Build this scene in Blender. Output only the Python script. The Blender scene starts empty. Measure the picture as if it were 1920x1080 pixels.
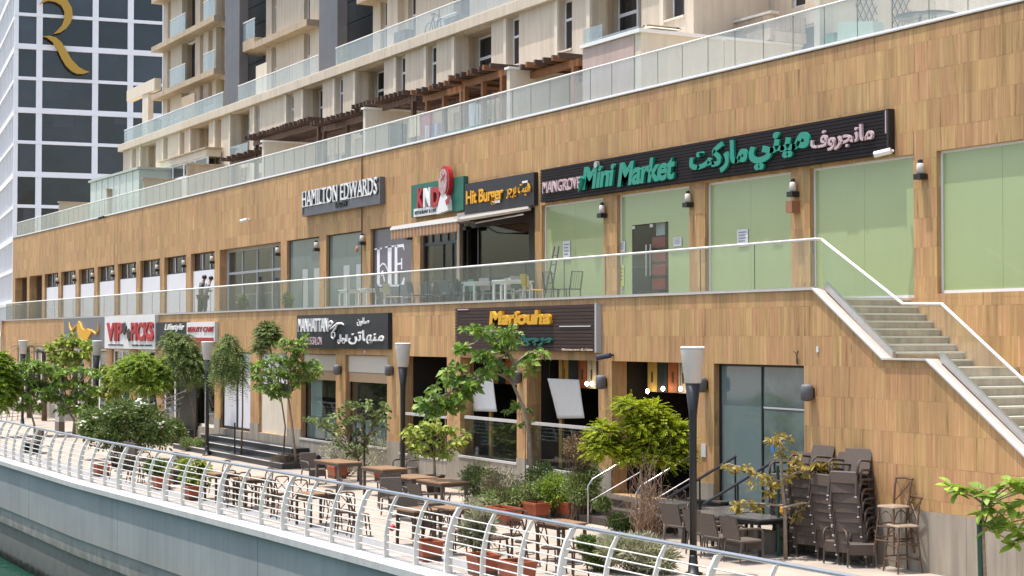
import bpy, math, random
import numpy as np
from mathutils import Vector, Matrix
R = math.radians
rng = random.Random(7)
nrng = np.random.default_rng(7)
SC = bpy.context.scene
COL = SC.collection

# ------------------------------------------------------------------ camera
F = 3200.0; CXP = 960.0; CYP = 540.0; HZ = 631.0        # survey of the photograph (1920 x 1080 units)
PITCH = math.atan((HZ - CYP) / F)
TH = R(28.26226)
CAM = np.array([0.0, -21.2, 4.25])
_c, _s, _cp, _sp = math.cos(TH), math.sin(TH), math.cos(PITCH), math.sin(PITCH)
FW = np.array([-_c * _cp, _s * _cp, _sp]); RT = np.array([_s, _c, 0.0]); UP = np.cross(RT, FW)
cd = bpy.data.cameras.new('camera'); co = bpy.data.objects.new('camera', cd); COL.objects.link(co)
cd.sensor_width = 36.0; cd.lens = 36.0 * F / 1920.0; cd.clip_start = 0.5; cd.clip_end = 3000
co.matrix_world = Matrix(((RT[0], UP[0], -FW[0], CAM[0]), (RT[1], UP[1], -FW[1], CAM[1]), (RT[2], UP[2], -FW[2], CAM[2]), (0, 0, 0, 1)))
SC.camera = co

# ------------------------------------------------------------------ daylight
SUN_EL, SUN_AZ = 77.0, 236.0            # degrees; azimuth measured counter-clockwise from +X, direction TO the sun
w = bpy.data.worlds.new('World'); SC.world = w; w.use_nodes = True
nt = w.node_tree; nt.nodes.clear()
sky = nt.nodes.new('ShaderNodeTexSky'); sky.sky_type = 'NISHITA'; sky.sun_disc = False
sky.sun_elevation = R(SUN_EL); sky.sun_rotation = R(90 - SUN_AZ)
sky.air_density = 1.3; sky.dust_density = 3.5; sky.ozone_density = 1.0
bg = nt.nodes.new('ShaderNodeBackground'); bg.inputs[1].default_value = 0.15
ow = nt.nodes.new('ShaderNodeOutputWorld')
nt.links.new(sky.outputs[0], bg.inputs[0]); nt.links.new(bg.outputs[0], ow.inputs[0])
sl = bpy.data.lights.new('sun', 'SUN'); sl.energy = 3.1; sl.angle = R(0.53); sl.color = (1.0, 0.95, 0.88)
so = bpy.data.objects.new('sun', sl); COL.objects.link(so)
sd = Vector((math.cos(R(SUN_EL)) * math.cos(R(SUN_AZ)), math.cos(R(SUN_EL)) * math.sin(R(SUN_AZ)), math.sin(R(SUN_EL))))
so.rotation_euler = sd.to_track_quat('Z', 'Y').to_euler()
so.location = (-40, -20, 60)
SC.view_settings.view_transform = 'Standard'; SC.view_settings.look = 'None'
SC.view_settings.exposure = 0.86; SC.view_settings.gamma = 1.0; SC.view_settings.use_curve_mapping = False
SC.render.engine = 'CYCLES'
SC.cycles.max_bounces = 8; SC.cycles.transparent_max_bounces = 16; SC.cycles.diffuse_bounces = 4; SC.cycles.glossy_bounces = 3
SC.cycles.caustics_reflective = False; SC.cycles.caustics_refractive = False
SC.cycles.use_denoising = True

# ------------------------------------------------------------------ survey helpers: a sighting of the photograph cut with a real plane
def ray(x, y): return FW + RT * (x - CXP) / F - UP * (y - CYP) / F
def onY(x, y, Y=0.0): v = ray(x, y); return CAM + v * ((Y - CAM[1]) / v[1])
def onZ(x, y, Z=0.0): v = ray(x, y); return CAM + v * ((Z - CAM[2]) / v[2])
def atD(x, y, d): return CAM + ray(x, y) * d
def depth(P): return float((np.asarray(P) - CAM) @ FW)
def colX(x, Y, Z):            # X of the point on plane Y, height Z, seen in image column x (Z has little effect)
    P = onY(x, 600, Y)
    return float(P[0])
def proj(P):
    d = np.asarray(P, float) - CAM; z = d @ FW
    return CXP + F * (d @ RT) / z, CYP - F * (d @ UP) / z, z

# ------------------------------------------------------------------ materials
MATS = {}
def _n(t, k, **kw):
    n = t.nodes.new(k)
    for a, b in kw.items(): setattr(n, a, b)
    return n
def mat(name, col, rough=0.6, metal=0.0, var=0.0, vscale=6.0, bump=0.0, bscale=40.0, spec=0.5, island=0.0, emit=None, estr=0.0, stretch=None, coat=0.0, dirt=0.0):
    if name in MATS: return MATS[name]
    m = bpy.data.materials.new(name); m.use_nodes = True; t = m.node_tree; b = t.nodes['Principled BSDF']
    b.inputs['Roughness'].default_value = rough; b.inputs['Metallic'].default_value = metal
    b.inputs['Specular IOR Level'].default_value = spec; b.inputs['Coat Weight'].default_value = coat
    b.inputs['Base Color'].default_value = (*col, 1)
    L = t.links.new
    geo = _n(t, 'ShaderNodeNewGeometry'); src = None
    mp = _n(t, 'ShaderNodeMapping'); L(geo.outputs['Position'], mp.inputs[0])
    if stretch: mp.inputs['Scale'].default_value = stretch
    if var or island or dirt:
        base = _n(t, 'ShaderNodeRGB'); base.outputs[0].default_value = (*col, 1); cur = base.outputs[0]
        if var:
            nz = _n(t, 'ShaderNodeTexNoise'); nz.inputs['Scale'].default_value = vscale; nz.inputs['Detail'].default_value = 6; nz.inputs['Roughness'].default_value = 0.62
            L(mp.outputs[0], nz.inputs['Vector'])
            mr = _n(t, 'ShaderNodeMapRange'); mr.inputs[1].default_value = 0.3; mr.inputs[2].default_value = 0.7; mr.inputs[3].default_value = 1 - var; mr.inputs[4].default_value = 1 + var
            L(nz.outputs['Fac'], mr.inputs[0])
            hs = _n(t, 'ShaderNodeHueSaturation'); L(mr.outputs[0], hs.inputs['Value']); L(cur, hs.inputs['Color']); cur = hs.outputs[0]
        if dirt:
            nz2 = _n(t, 'ShaderNodeTexNoise'); nz2.inputs['Scale'].default_value = 1.0; nz2.inputs['Detail'].default_value = 8
            m2 = _n(t, 'ShaderNodeMapping'); m2.inputs['Scale'].default_value = (5.0, 5.0, 0.35); L(geo.outputs['Position'], m2.inputs[0]); L(m2.outputs[0], nz2.inputs['Vector'])
            r2 = _n(t, 'ShaderNodeMapRange'); r2.inputs[1].default_value = 0.42; r2.inputs[2].default_value = 0.75; r2.inputs[3].default_value = 1.0; r2.inputs[4].default_value = 1 - dirt
            L(nz2.outputs['Fac'], r2.inputs[0])
            h2 = _n(t, 'ShaderNodeHueSaturation'); L(r2.outputs[0], h2.inputs['Value']); L(cur, h2.inputs['Color']); cur = h2.outputs[0]
        if island:
            r3 = _n(t, 'ShaderNodeMapRange'); r3.inputs[3].default_value = 1 - island; r3.inputs[4].default_value = 1 + island
            L(geo.outputs['Random Per Island'], r3.inputs[0])
            h3 = _n(t, 'ShaderNodeHueSaturation'); L(r3.outputs[0], h3.inputs['Value']); L(cur, h3.inputs['Color']); cur = h3.outputs[0]
        L(cur, b.inputs['Base Color'])
    if bump:
        nb = _n(t, 'ShaderNodeTexNoise'); nb.inputs['Scale'].default_value = bscale; nb.inputs['Detail'].default_value = 5
        L(mp.outputs[0], nb.inputs['Vector'])
        bp = _n(t, 'ShaderNodeBump'); bp.inputs['Strength'].default_value = bump; bp.inputs['Distance'].default_value = 0.02
        L(nb.outputs['Fac'], bp.inputs['Height']); L(bp.outputs[0], b.inputs['Normal'])
    if emit:
        b.inputs['Emission Color'].default_value = (*emit, 1); b.inputs['Emission Strength'].default_value = estr
    MATS[name] = m
    return m

def glass_mat(name, tint, haze=0.1, hcol=(0.8, 0.85, 0.83), ior=1.5, dirt=0.5):
    m = bpy.data.materials.new(name); m.use_nodes = True; t = m.node_tree; t.nodes.clear(); L = t.links.new
    out = _n(t, 'ShaderNodeOutputMaterial'); tr = _n(t, 'ShaderNodeBsdfTransparent'); tr.inputs[0].default_value = (*tint, 1)
    gl = _n(t, 'ShaderNodeBsdfGlossy'); gl.inputs['Roughness'].default_value = 0.02
    df = _n(t, 'ShaderNodeBsdfDiffuse'); df.inputs[0].default_value = (*hcol, 1)
    lw_ = _n(t, 'ShaderNodeLayerWeight'); lw_.inputs[0].default_value = .5
    pw = _n(t, 'ShaderNodeMath', operation='POWER'); pw.inputs[1].default_value = 5.0; L(lw_.outputs['Facing'], pw.inputs[0])
    fr = _n(t, 'ShaderNodeMath', operation='MULTIPLY_ADD'); fr.inputs[1].default_value = .92; fr.inputs[2].default_value = .04; L(pw.outputs[0], fr.inputs[0])
    geo = _n(t, 'ShaderNodeNewGeometry'); mp = _n(t, 'ShaderNodeMapping'); mp.inputs['Scale'].default_value = (3, 3, 0.8); L(geo.outputs['Position'], mp.inputs[0])
    nz = _n(t, 'ShaderNodeTexNoise'); nz.inputs['Scale'].default_value = 1.2; nz.inputs['Detail'].default_value = 6; L(mp.outputs[0], nz.inputs[0])
    mr = _n(t, 'ShaderNodeMapRange'); mr.inputs[3].default_value = haze * (1 - dirt); mr.inputs[4].default_value = haze * (1 + dirt); L(nz.outputs['Fac'], mr.inputs[0])
    m1 = _n(t, 'ShaderNodeMixShader'); L(mr.outputs[0], m1.inputs[0]); L(tr.outputs[0], m1.inputs[1]); L(df.outputs[0], m1.inputs[2])
    m2 = _n(t, 'ShaderNodeMixShader'); L(fr.outputs[0], m2.inputs[0]); L(m1.outputs[0], m2.inputs[1]); L(gl.outputs[0], m2.inputs[2])
    L(m2.outputs[0], out.inputs[0]); MATS[name] = m
    return m

def leaf_mat(name, col, tip, trans=0.35, var=0.35):
    m = bpy.data.materials.new(name); m.use_nodes = True; t = m.node_tree; t.nodes.clear(); L = t.links.new
    out = _n(t, 'ShaderNodeOutputMaterial'); geo = _n(t, 'ShaderNodeNewGeometry')
    mx = _n(t, 'ShaderNodeMix'); mx.data_type = 'RGBA'; mx.inputs[6].default_value = (*col, 1); mx.inputs[7].default_value = (*tip, 1)
    L(geo.outputs['Random Per Island'], mx.inputs[0])
    nz = _n(t, 'ShaderNodeTexNoise'); nz.inputs['Scale'].default_value = 2.2; L(geo.outputs['Position'], nz.inputs[0])
    mr = _n(t, 'ShaderNodeMapRange'); mr.inputs[1].default_value = .3; mr.inputs[2].default_value = .7; mr.inputs[3].default_value = 1 - var; mr.inputs[4].default_value = 1 + var; L(nz.outputs['Fac'], mr.inputs[0])
    hs = _n(t, 'ShaderNodeHueSaturation'); L(mx.outputs[2], hs.inputs['Color']); L(mr.outputs[0], hs.inputs['Value'])
    pb = _n(t, 'ShaderNodeBsdfPrincipled'); pb.inputs['Roughness'].default_value = 0.52; L(hs.outputs[0], pb.inputs['Base Color'])
    tl = _n(t, 'ShaderNodeBsdfTranslucent'); L(hs.outputs[0], tl.inputs[0])
    ms = _n(t, 'ShaderNodeMixShader'); ms.inputs[0].default_value = trans; L(pb.outputs[0], ms.inputs[1]); L(tl.outputs[0], ms.inputs[2])
    L(ms.outputs[0], out.inputs[0]); MATS[name] = m
    return m

TILE_W, TILE_H = 0.30, 0.59
def stone_tile_mat():
    """teak sandstone cladding: every tile (by its place on the wall) has its own tone and its own run of vertical veins"""
    m = bpy.data.materials.new('teak_sandstone'); m.use_nodes = True; t = m.node_tree; b = t.nodes['Principled BSDF']; L = t.links.new
    geo = _n(t, 'ShaderNodeNewGeometry'); sp = _n(t, 'ShaderNodeSeparateXYZ'); L(geo.outputs['Position'], sp.inputs[0])
    def math_(op, a, bb=None):
        n = _n(t, 'ShaderNodeMath', operation=op)
        for i, v in enumerate((a, bb)):
            if v is None: continue
            if isinstance(v, (int, float)): n.inputs[i].default_value = v
            else: L(v, n.inputs[i])
        return n.outputs[0]
    hz = math_('FLOOR', math_('DIVIDE', math_('SUBTRACT', sp.outputs[2], 0.13), TILE_H))
    shift = math_('MULTIPLY', math_('FRACT', math_('MULTIPLY', hz, 0.6180339)), TILE_W)
    hx = math_('FLOOR', math_('DIVIDE', math_('ADD', sp.outputs[0], shift), TILE_W))
    cb = _n(t, 'ShaderNodeCombineXYZ'); L(hx, cb.inputs[0]); L(hz, cb.inputs[1])
    wn = _n(t, 'ShaderNodeTexWhiteNoise'); L(cb.outputs[0], wn.inputs[0])
    # veins
    mp = _n(t, 'ShaderNodeMapping'); mp.inputs['Scale'].default_value = (13, 13, 0.50); L(geo.outputs['Position'], mp.inputs[0])
    off = _n(t, 'ShaderNodeVectorMath', operation='MULTIPLY_ADD'); off.inputs[1].default_value = (40, 40, 40); L(wn.outputs['Color'], off.inputs[0]); L(mp.outputs[0], off.inputs[2])
    nz = _n(t, 'ShaderNodeTexNoise'); nz.inputs['Scale'].default_value = 1.0; nz.inputs['Detail'].default_value = 7; nz.inputs['Roughness'].default_value = .68; nz.inputs['Distortion'].default_value = .9; L(off.outputs[0], nz.inputs[0])
    cr = _n(t, 'ShaderNodeValToRGB'); cr.color_ramp.elements[0].position = .27; cr.color_ramp.elements[0].color = (.150, .070, .028, 1)
    cr.color_ramp.elements[1].position = .74; cr.color_ramp.elements[1].color = (.590, .385, .190, 1)
    e = cr.color_ramp.elements.new(.40); e.color = (.395, .222, .098, 1); e = cr.color_ramp.elements.new(.56); e.color = (.485, .288, .130, 1)
    L(nz.outputs['Fac'], cr.inputs[0])
    v = math_('ADD', math_('MULTIPLY', wn.outputs['Value'], 0.20), 0.90)
    sepc = _n(t, 'ShaderNodeSeparateColor'); L(wn.outputs['Color'], sepc.inputs[0])
    h = math_('ADD', math_('MULTIPLY', sepc.outputs[1], 0.016), 0.493)
    hs = _n(t, 'ShaderNodeHueSaturation'); L(v, hs.inputs['Value']); L(h, hs.inputs['Hue']); L(cr.outputs[0], hs.inputs['Color'])
    # slow weathering over the whole wall
    n2 = _n(t, 'ShaderNodeTexNoise'); n2.inputs['Scale'].default_value = .35; n2.inputs['Detail'].default_value = 7; L(geo.outputs['Position'], n2.inputs[0])
    r2 = _n(t, 'ShaderNodeMapRange'); r2.inputs[1].default_value = .3; r2.inputs[2].default_value = .7; r2.inputs[3].default_value = .88; r2.inputs[4].default_value = 1.08; L(n2.outputs['Fac'], r2.inputs[0])
    h2 = _n(t, 'ShaderNodeHueSaturation'); L(r2.outputs[0], h2.inputs['Value']); L(hs.outputs[0], h2.inputs['Color'])
    # knots and dark lens shaped flaws, and thin rain streaks
    k1 = _n(t, 'ShaderNodeMapping'); k1.inputs['Scale'].default_value = (5.5, 5.5, 1.3); L(geo.outputs['Position'], k1.inputs[0])
    k2 = _n(t, 'ShaderNodeTexNoise'); k2.inputs['Scale'].default_value = 1.0; k2.inputs['Detail'].default_value = 1.5; L(k1.outputs[0], k2.inputs[0])
    k3 = _n(t, 'ShaderNodeMapRange'); k3.inputs[1].default_value = .70; k3.inputs[2].default_value = .80; k3.inputs[3].default_value = 1; k3.inputs[4].default_value = .55; L(k2.outputs['Fac'], k3.inputs[0])
    s1 = _n(t, 'ShaderNodeMapping'); s1.inputs['Scale'].default_value = (2.4, 2.4, .12); L(geo.outputs['Position'], s1.inputs[0])
    s2 = _n(t, 'ShaderNodeTexNoise'); s2.inputs['Scale'].default_value = 1.0; s2.inputs['Detail'].default_value = 8; L(s1.outputs[0], s2.inputs[0])
    s3 = _n(t, 'ShaderNodeMapRange'); s3.inputs[1].default_value = .50; s3.inputs[2].default_value = .72; s3.inputs[3].default_value = 1.03; s3.inputs[4].default_value = .78; L(s2.outputs['Fac'], s3.inputs[0])
    h3 = _n(t, 'ShaderNodeHueSaturation'); L(math_('MULTIPLY', k3.outputs[0], s3.outputs[0]), h3.inputs['Value']); L(h2.outputs[0], h3.inputs['Color'])
    L(h3.outputs[0], b.inputs['Base Color']); b.inputs['Roughness'].default_value = .62; b.inputs['Specular IOR Level'].default_value = .35
    bp = _n(t, 'ShaderNodeBump'); bp.inputs['Strength'].default_value = .25; bp.inputs['Distance'].default_value = .006; L(nz.outputs['Fac'], bp.inputs['Height']); L(bp.outputs[0], b.inputs['Normal'])
    MATS['teak_sandstone'] = m
    return m

M_TILE = stone_tile_mat()
M_GLASS = glass_mat('balustrade_glass', (.945, .972, .962), .055, (.50, .62, .60))  # haze colour tinted blue-green to paint in the teal reflection
M_ROOFGLASS = glass_mat('roof_terrace_glass', (.92, .95, .95), .16, (.72, .75, .75))
M_FROST = glass_mat('pale_balcony_glass', (.74, .80, .82), .30, (.55, .62, .64))
M_CLEAR = glass_mat('shop_glass', (.88, .93, .92), .006, (.5, .56, .56))
M_CREAM = mat('cream_render', (.60, .51, .40), .8, var=.06, vscale=1.2, dirt=.22, bump=.05)
M_CREAM2 = mat('pale_cream_render', (.68, .60, .48), .8, var=.05, vscale=1.5, dirt=.10)
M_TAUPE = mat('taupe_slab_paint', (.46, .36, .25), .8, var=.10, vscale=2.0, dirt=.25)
M_PINK = mat('pinkish_faded_panel', (.50, .38, .33), .8, var=.08, vscale=1.3, dirt=.18)
M_STONEG = mat('dark_grey_stone', (.125, .125, .135), .6, var=.10, vscale=1.0, dirt=.15)
M_BLACKT = mat('black_tile', (.014, .014, .015), .5, var=.2, vscale=.5, spec=.2)
M_WHITE = mat('white_paint', (.80, .79, .76), .45, var=.03, vscale=3)
M_ALU = mat('white_aluminium', (.74, .75, .78), .35, var=.02, vscale=4)
M_RAILW = mat('railing_white_paint', (.70, .69, .64), .4, var=.07, vscale=5, dirt=.12)
M_STEEL = mat('brushed_steel', (.50, .50, .51), .30, metal=.85, var=.06, vscale=8)
M_BLACK = mat('black_metal', (.014, .014, .016), .42)
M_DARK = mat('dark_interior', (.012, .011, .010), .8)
M_DARKWOOD = mat('pergola_wood', (.085, .045, .028), .6, var=.35, vscale=2.0, stretch=(2, 2, 6))
M_ORWOOD = mat('warm_pergola_wood', (.25, .10, .035), .55, var=.25, vscale=2.5)
M_PLINTH = mat('plinth_stone', (.34, .295, .235), .8, var=.14, vscale=1.0, stretch=(3, 3, .6), dirt=.35, bump=.1)
M_CONC = mat('concrete', (.33, .32, .30), .85, var=.10, vscale=2.0, dirt=.3, bump=.12)
M_LAMPHEAD = mat('lamp_head_diffuser', (.58, .53, .48), .5, var=.04, vscale=4)
M_WICKER = mat('dark_wicker', (.082, .058, .044), .6, var=.25, vscale=40, bump=.35, bscale=160)
M_WICKGREY = mat('grey_brown_wicker', (.105, .082, .066), .6, var=.25, vscale=40, bump=.35, bscale=160)
M_CHAIRWOOD = mat('brown_chair_wood', (.062, .032, .018), .5, var=.25, vscale=12)
M_STOOLWOOD = mat('worn_stool_wood', (.105, .058, .032), .55, var=.3, vscale=14)
M_TABLE = mat('orange_brown_table_top', (.25, .145, .078), .5, var=.15, vscale=3, stretch=(1, 6, 1))
M_TABLEG = mat('grey_table_top', (.11, .10, .095), .25, var=.15, vscale=4)
M_TERRA = mat('terracotta_plastic', (.36, .085, .035), .55, var=.15, vscale=5, dirt=.2)
M_BARK = mat('pale_bark', (.30, .24, .175), .85, var=.25, vscale=9, bump=.4, bscale=30)
M_BARKD = mat('brown_bark', (.15, .10, .065), .85, var=.25, vscale=9, bump=.4, bscale=30)
M_STAKE = mat('green_stake', (.012, .07, .05), .4)
M_EDGE = mat('green_glass_edge', (.10, .17, .15), .2)
M_SOIL = mat('soil', (.10, .075, .05), .9, var=.3, vscale=10)

# ------------------------------------------------------------------ mesh builder
class MB:
    def __init__(s): s.v = []; s.f = []
    def add(s, vs, fs):
        o = len(s.v); s.v += [tuple(map(float, p)) for p in vs]; s.f += [tuple(i + o for i in f) for f in fs]; return s
    def box(s, x0, x1, y0, y1, z0, z1):
        if x0 > x1: x0, x1 = x1, x0
        if y0 > y1: y0, y1 = y1, y0
        if z0 > z1: z0, z1 = z1, z0
        return s.add([(x0, y0, z0), (x1, y0, z0), (x1, y1, z0), (x0, y1, z0), (x0, y0, z1), (x1, y0, z1), (x1, y1, z1), (x0, y1, z1)],
                     [(0, 3, 2, 1), (4, 5, 6, 7), (0, 1, 5, 4), (1, 2, 6, 5), (2, 3, 7, 6), (3, 0, 4, 7)])
    def bbox(s, x0, x1, y0, y1, z0, z1, b=.012):
        """box whose vertical edges and top are chamfered"""
        P = lambda i: [(x0 + i, y0, 0), (x1 - i, y0, 0), (x1, y0 + i, 0), (x1, y1 - i, 0), (x1 - i, y1, 0), (x0 + i, y1, 0), (x0, y1 - i, 0), (x0, y0 + i, 0)]
        a = [(p[0], p[1], z0) for p in P(b)]; m_ = [(p[0], p[1], z1 - b) for p in P(b)]
        tp = [(min(max(p[0], x0 + b), x1 - b), min(max(p[1], y0 + b), y1 - b), z1) for p in P(b)]
        fs = [tuple(range(7, -1, -1)), tuple(range(16, 24))]
        for i in range(8):
            j = (i + 1) % 8; fs += [(i, j, 8 + j, 8 + i), (8 + i, 8 + j, 16 + j, 16 + i)]
        return s.add(a + m_ + tp, fs)
    def tube(s, p0, p1, r0, r1=None, n=8, caps=True):
        r1 = r0 if r1 is None else r1
        return s.path([p0, p1], [r0, r1], n, caps)
    def path(s, pts, rad, n=8, caps=True, flat=1.0):
        pts = [Vector(p) for p in pts]
        if isinstance(rad, (int, float)): rad = [rad] * len(pts)
        vs = []; fs = []; prev = None
        for i, p in enumerate(pts):
            t = (pts[min(i + 1, len(pts) - 1)] - pts[max(i - 1, 0)])
            t = t.normalized() if t.length > 1e-9 else Vector((0, 0, 1))
            if prev is None:
                a = Vector((0, 0, 1)) if abs(t.z) < .9 else Vector((1, 0, 0))
                u = t.cross(a).normalized()
            else:
                u = (prev - t * prev.dot(t)); u = u.normalized() if u.length > 1e-6 else t.orthogonal().normalized()
            prev = u; v = t.cross(u)
            for k in range(n):
                a = 2 * math.pi * k / n
                vs.append(p + u * (math.cos(a) * rad[i]) + v * (math.sin(a) * rad[i] * flat))
        for i in range(len(pts) - 1):
            for k in range(n):
                k2 = (k + 1) % n; fs.append((i * n + k, i * n + k2, (i + 1) * n + k2, (i + 1) * n + k))
        if caps: fs.append(tuple(range(n - 1, -1, -1))); fs.append(tuple(range((len(pts) - 1) * n, len(pts) * n)))
        return s.add(vs, fs)
    def lathe(s, c, prof, n=16):
        vs = []; fs = []
        for r, z in prof:
            for k in range(n):
                a = 2 * math.pi * k / n; vs.append((c[0] + r * math.cos(a), c[1] + r * math.sin(a), c[2] + z))
        for i in range(len(prof) - 1):
            for k in range(n):
                k2 = (k + 1) % n; fs.append((i * n + k, i * n + k2, (i + 1) * n + k2, (i + 1) * n + k))
        fs.append(tuple(range(n - 1, -1, -1))); fs.append(tuple(range((len(prof) - 1) * n, len(prof) * n)))
        return s.add(vs, fs)
    def prism(s, poly, ext):
        """polygon (3-D points) extruded by vector ext"""
        n = len(poly); e = Vector(ext)
        vs = [Vector(p) for p in poly]; vs += [p + e for p in vs]
        fs = [tuple(range(n - 1, -1, -1)), tuple(range(n, 2 * n))] + [(i, (i + 1) % n, n + (i + 1) % n, n + i) for i in range(n)]
        return s.add(vs, fs)
    def slab(s, poly, z0, z1):
        return s.prism([(p[0], p[1], z0) for p in poly], (0, 0, z1 - z0))
    def quad(s, a, b, c, d): return s.add([a, b, c, d], [(0, 1, 2, 3)])
    def xf(s, M):
        s.v = [tuple(M @ Vector(p)) for p in s.v]; return s
    def build(s, name, m, parent=None, smooth=False):
        me = bpy.data.meshes.new(name)
        vs = s.v
        if parent is not None:
            o0 = parent.get('_o', None)
            if o0 is not None: vs = [(p[0] - o0[0], p[1] - o0[1], p[2] - o0[2]) for p in vs]
        me.from_pydata(vs, [], s.f); me.validate(); me.update()
        import bmesh
        bm = bmesh.new(); bm.from_mesh(me); bmesh.ops.recalc_face_normals(bm, faces=bm.faces); bm.to_mesh(me); bm.free()
        me.materials.append(m)
        if smooth: me.polygons.foreach_set('use_smooth', [True] * len(me.polygons))
        o = bpy.data.objects.new(name, me); COL.objects.link(o)
        if parent is not None:
            o.parent = parent
            if parent.get('_o', None) is not None: o['_o'] = list(parent['_o'])
        return o
def B(*a): return MB().box(*a)
def tag(o, label=None, cat=None, group=None, kind=None):
    if label: o['label'] = label
    if cat: o['category'] = cat
    if group: o['group'] = group
    if kind: o['kind'] = kind
    return o
def thing(name, label, cat, loc=(0, 0, 0), group=None):
    o = bpy.data.objects.new(name, None); COL.objects.link(o); o.location = loc; o['_o'] = [float(v) for v in loc]
    o.empty_display_size = .2
    return tag(o, label, cat, group)
def proto_thing(name): 
    o = bpy.data.objects.new(name, None); COL.objects.link(o); o.empty_display_size = .2
    return o
def share(o, parent=None, loc=None):
    c = o.copy(); COL.objects.link(c); c.parent = parent
    if loc is not None: c.location = loc
    return c
CHILD = {}
def copy_tree(o, parent=None):
    c = o.copy(); COL.objects.link(c); c.parent = parent
    for ch in o.children: copy_tree(ch, c)
    return c
class Repeat:
    """first placing moves the prototype itself, later ones copy it with its parts"""
    def __init__(s, root): s.root = root; s.used = False
    def put(s, loc, rz=0.0, label=None, cat=None, group=None, sc=None, tilt=None):
        o = s.root if not s.used else copy_tree(s.root)
        s.used = True
        o.location = loc; o.rotation_euler = (0 if tilt is None else tilt[0], 0 if tilt is None else tilt[1], rz)
        o.scale = (1, 1, 1) if sc is None else ((sc,) * 3 if isinstance(sc, (int, float)) else sc)
        return tag(o, label, cat, group)
def holes(mb, y0, y1, x0, x1, z0, z1, ops):
    """wall x0..x1 z0..z1 between planes y0,y1 with rectangular openings (xa, xb, za, zb)"""
    xs = sorted({x0, x1, *[min(max(o[0], x0), x1) for o in ops], *[min(max(o[1], x0), x1) for o in ops]})
    for a, b in zip(xs[:-1], xs[1:]):
        if b - a < 1e-6: continue
        mid = (a + b) / 2; cuts = sorted([(max(o[2], z0), min(o[3], z1)) for o in ops if o[0] < mid < o[1]])
        z = z0
        for c0, c1 in cuts:
            if c0 > z + 1e-6: mb.box(a, b, y0, y1, z, c0)
            z = max(z, c1)
        if z1 > z + 1e-6: mb.box(a, b, y0, y1, z, z1)
    return mb

# ------------------------------------------------------------------ lettering
_AR = {'ا': 'FE8D FE8E', 'ب': 'FE8F FE90 FE91 FE92', 'ت': 'FE95 FE96 FE97 FE98', 'ج': 'FE9D FE9E FE9F FEA0', 'ر': 'FEAD FEAE', 'ص': 'FEB9 FEBA FEBB FEBC',
       'ف': 'FED1 FED2 FED3 FED4', 'ك': 'FED9 FEDA FEDB FEDC', 'ل': 'FEDD FEDE FEDF FEE0', 'م': 'FEE1 FEE2 FEE3 FEE4', 'ن': 'FEE5 FEE6 FEE7 FEE8', 'ه': 'FEE9 FEEA FEEB FEEC', 'و': 'FEED FEEE', 'ي': 'FEF1 FEF2 FEF3 FEF4'}
def arabic(s):
    out = []
    for w_ in s.split(' '):
        g = ''
        for i, ch in enumerate(w_):
            f = [chr(int(x, 16)) for x in _AR[ch].split()]
            pj = i > 0 and len(_AR[w_[i - 1]].split()) == 4
            nj = i < len(w_) - 1 and len(f) == 4
            g += f[3] if pj and nj else f[1] if pj else f[2] if nj else f[0]
        out.append(g[::-1])
    return ' '.join(reversed(out))
def text_mb(body, x0, x1, z0, z1, y, dep=.05, bold=0.0, shear=0.0, spacing=1.0):
    c = bpy.data.curves.new('lettering', 'FONT'); c.body = body; c.size = 1; c.extrude = .5; c.offset = bold; c.shear = shear; c.space_character = spacing; c.resolution_u = 3
    o = bpy.data.objects.new('lettering', c); COL.objects.link(o)
    me = bpy.data.meshes.new_from_object(o.evaluated_get(bpy.context.evaluated_depsgraph_get()))
    n = len(me.vertices); a = np.empty(n * 3); me.vertices.foreach_get('co', a); a = a.reshape(-1, 3)
    mn, mx = a.min(0), a.max(0); sx = (x1 - x0) / max(mx[0] - mn[0], 1e-6); sz = (z1 - z0) / max(mx[1] - mn[1], 1e-6)
    mb = MB()
    vs = [(x0 + (p[0] - mn[0]) * sx, y - (p[2] + .5) * dep, z0 + (p[1] - mn[1]) * sz) for p in a]
    mb.add(vs, [tuple(p.vertices) for p in me.polygons])
    bpy.data.objects.remove(o); bpy.data.curves.remove(c); bpy.data.meshes.remove(me)
    return mb
# ================================================================== SETTING: ground, water, quay
def lerp_line(pts, x):
    for (xa, ya), (xb, yb) in zip(pts[:-1], pts[1:]):
        if xa <= x <= xb: return ya + (yb - ya) * (x - xa) / (xb - xa)
    return pts[0][1] if x < pts[0][0] else pts[-1][1]
QL = [(-400, -8.0), (-62, -8.44), (-50, -8.42), (-43.1, -8.16), (-39.3, -8.0), (-35.4, -7.84), (-31.5, -7.73), (-27.65, -7.64), (-10, -7.2), (60, -5.5), (300, 0)]
def YQ(x): return lerp_line(QL, x)

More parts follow.
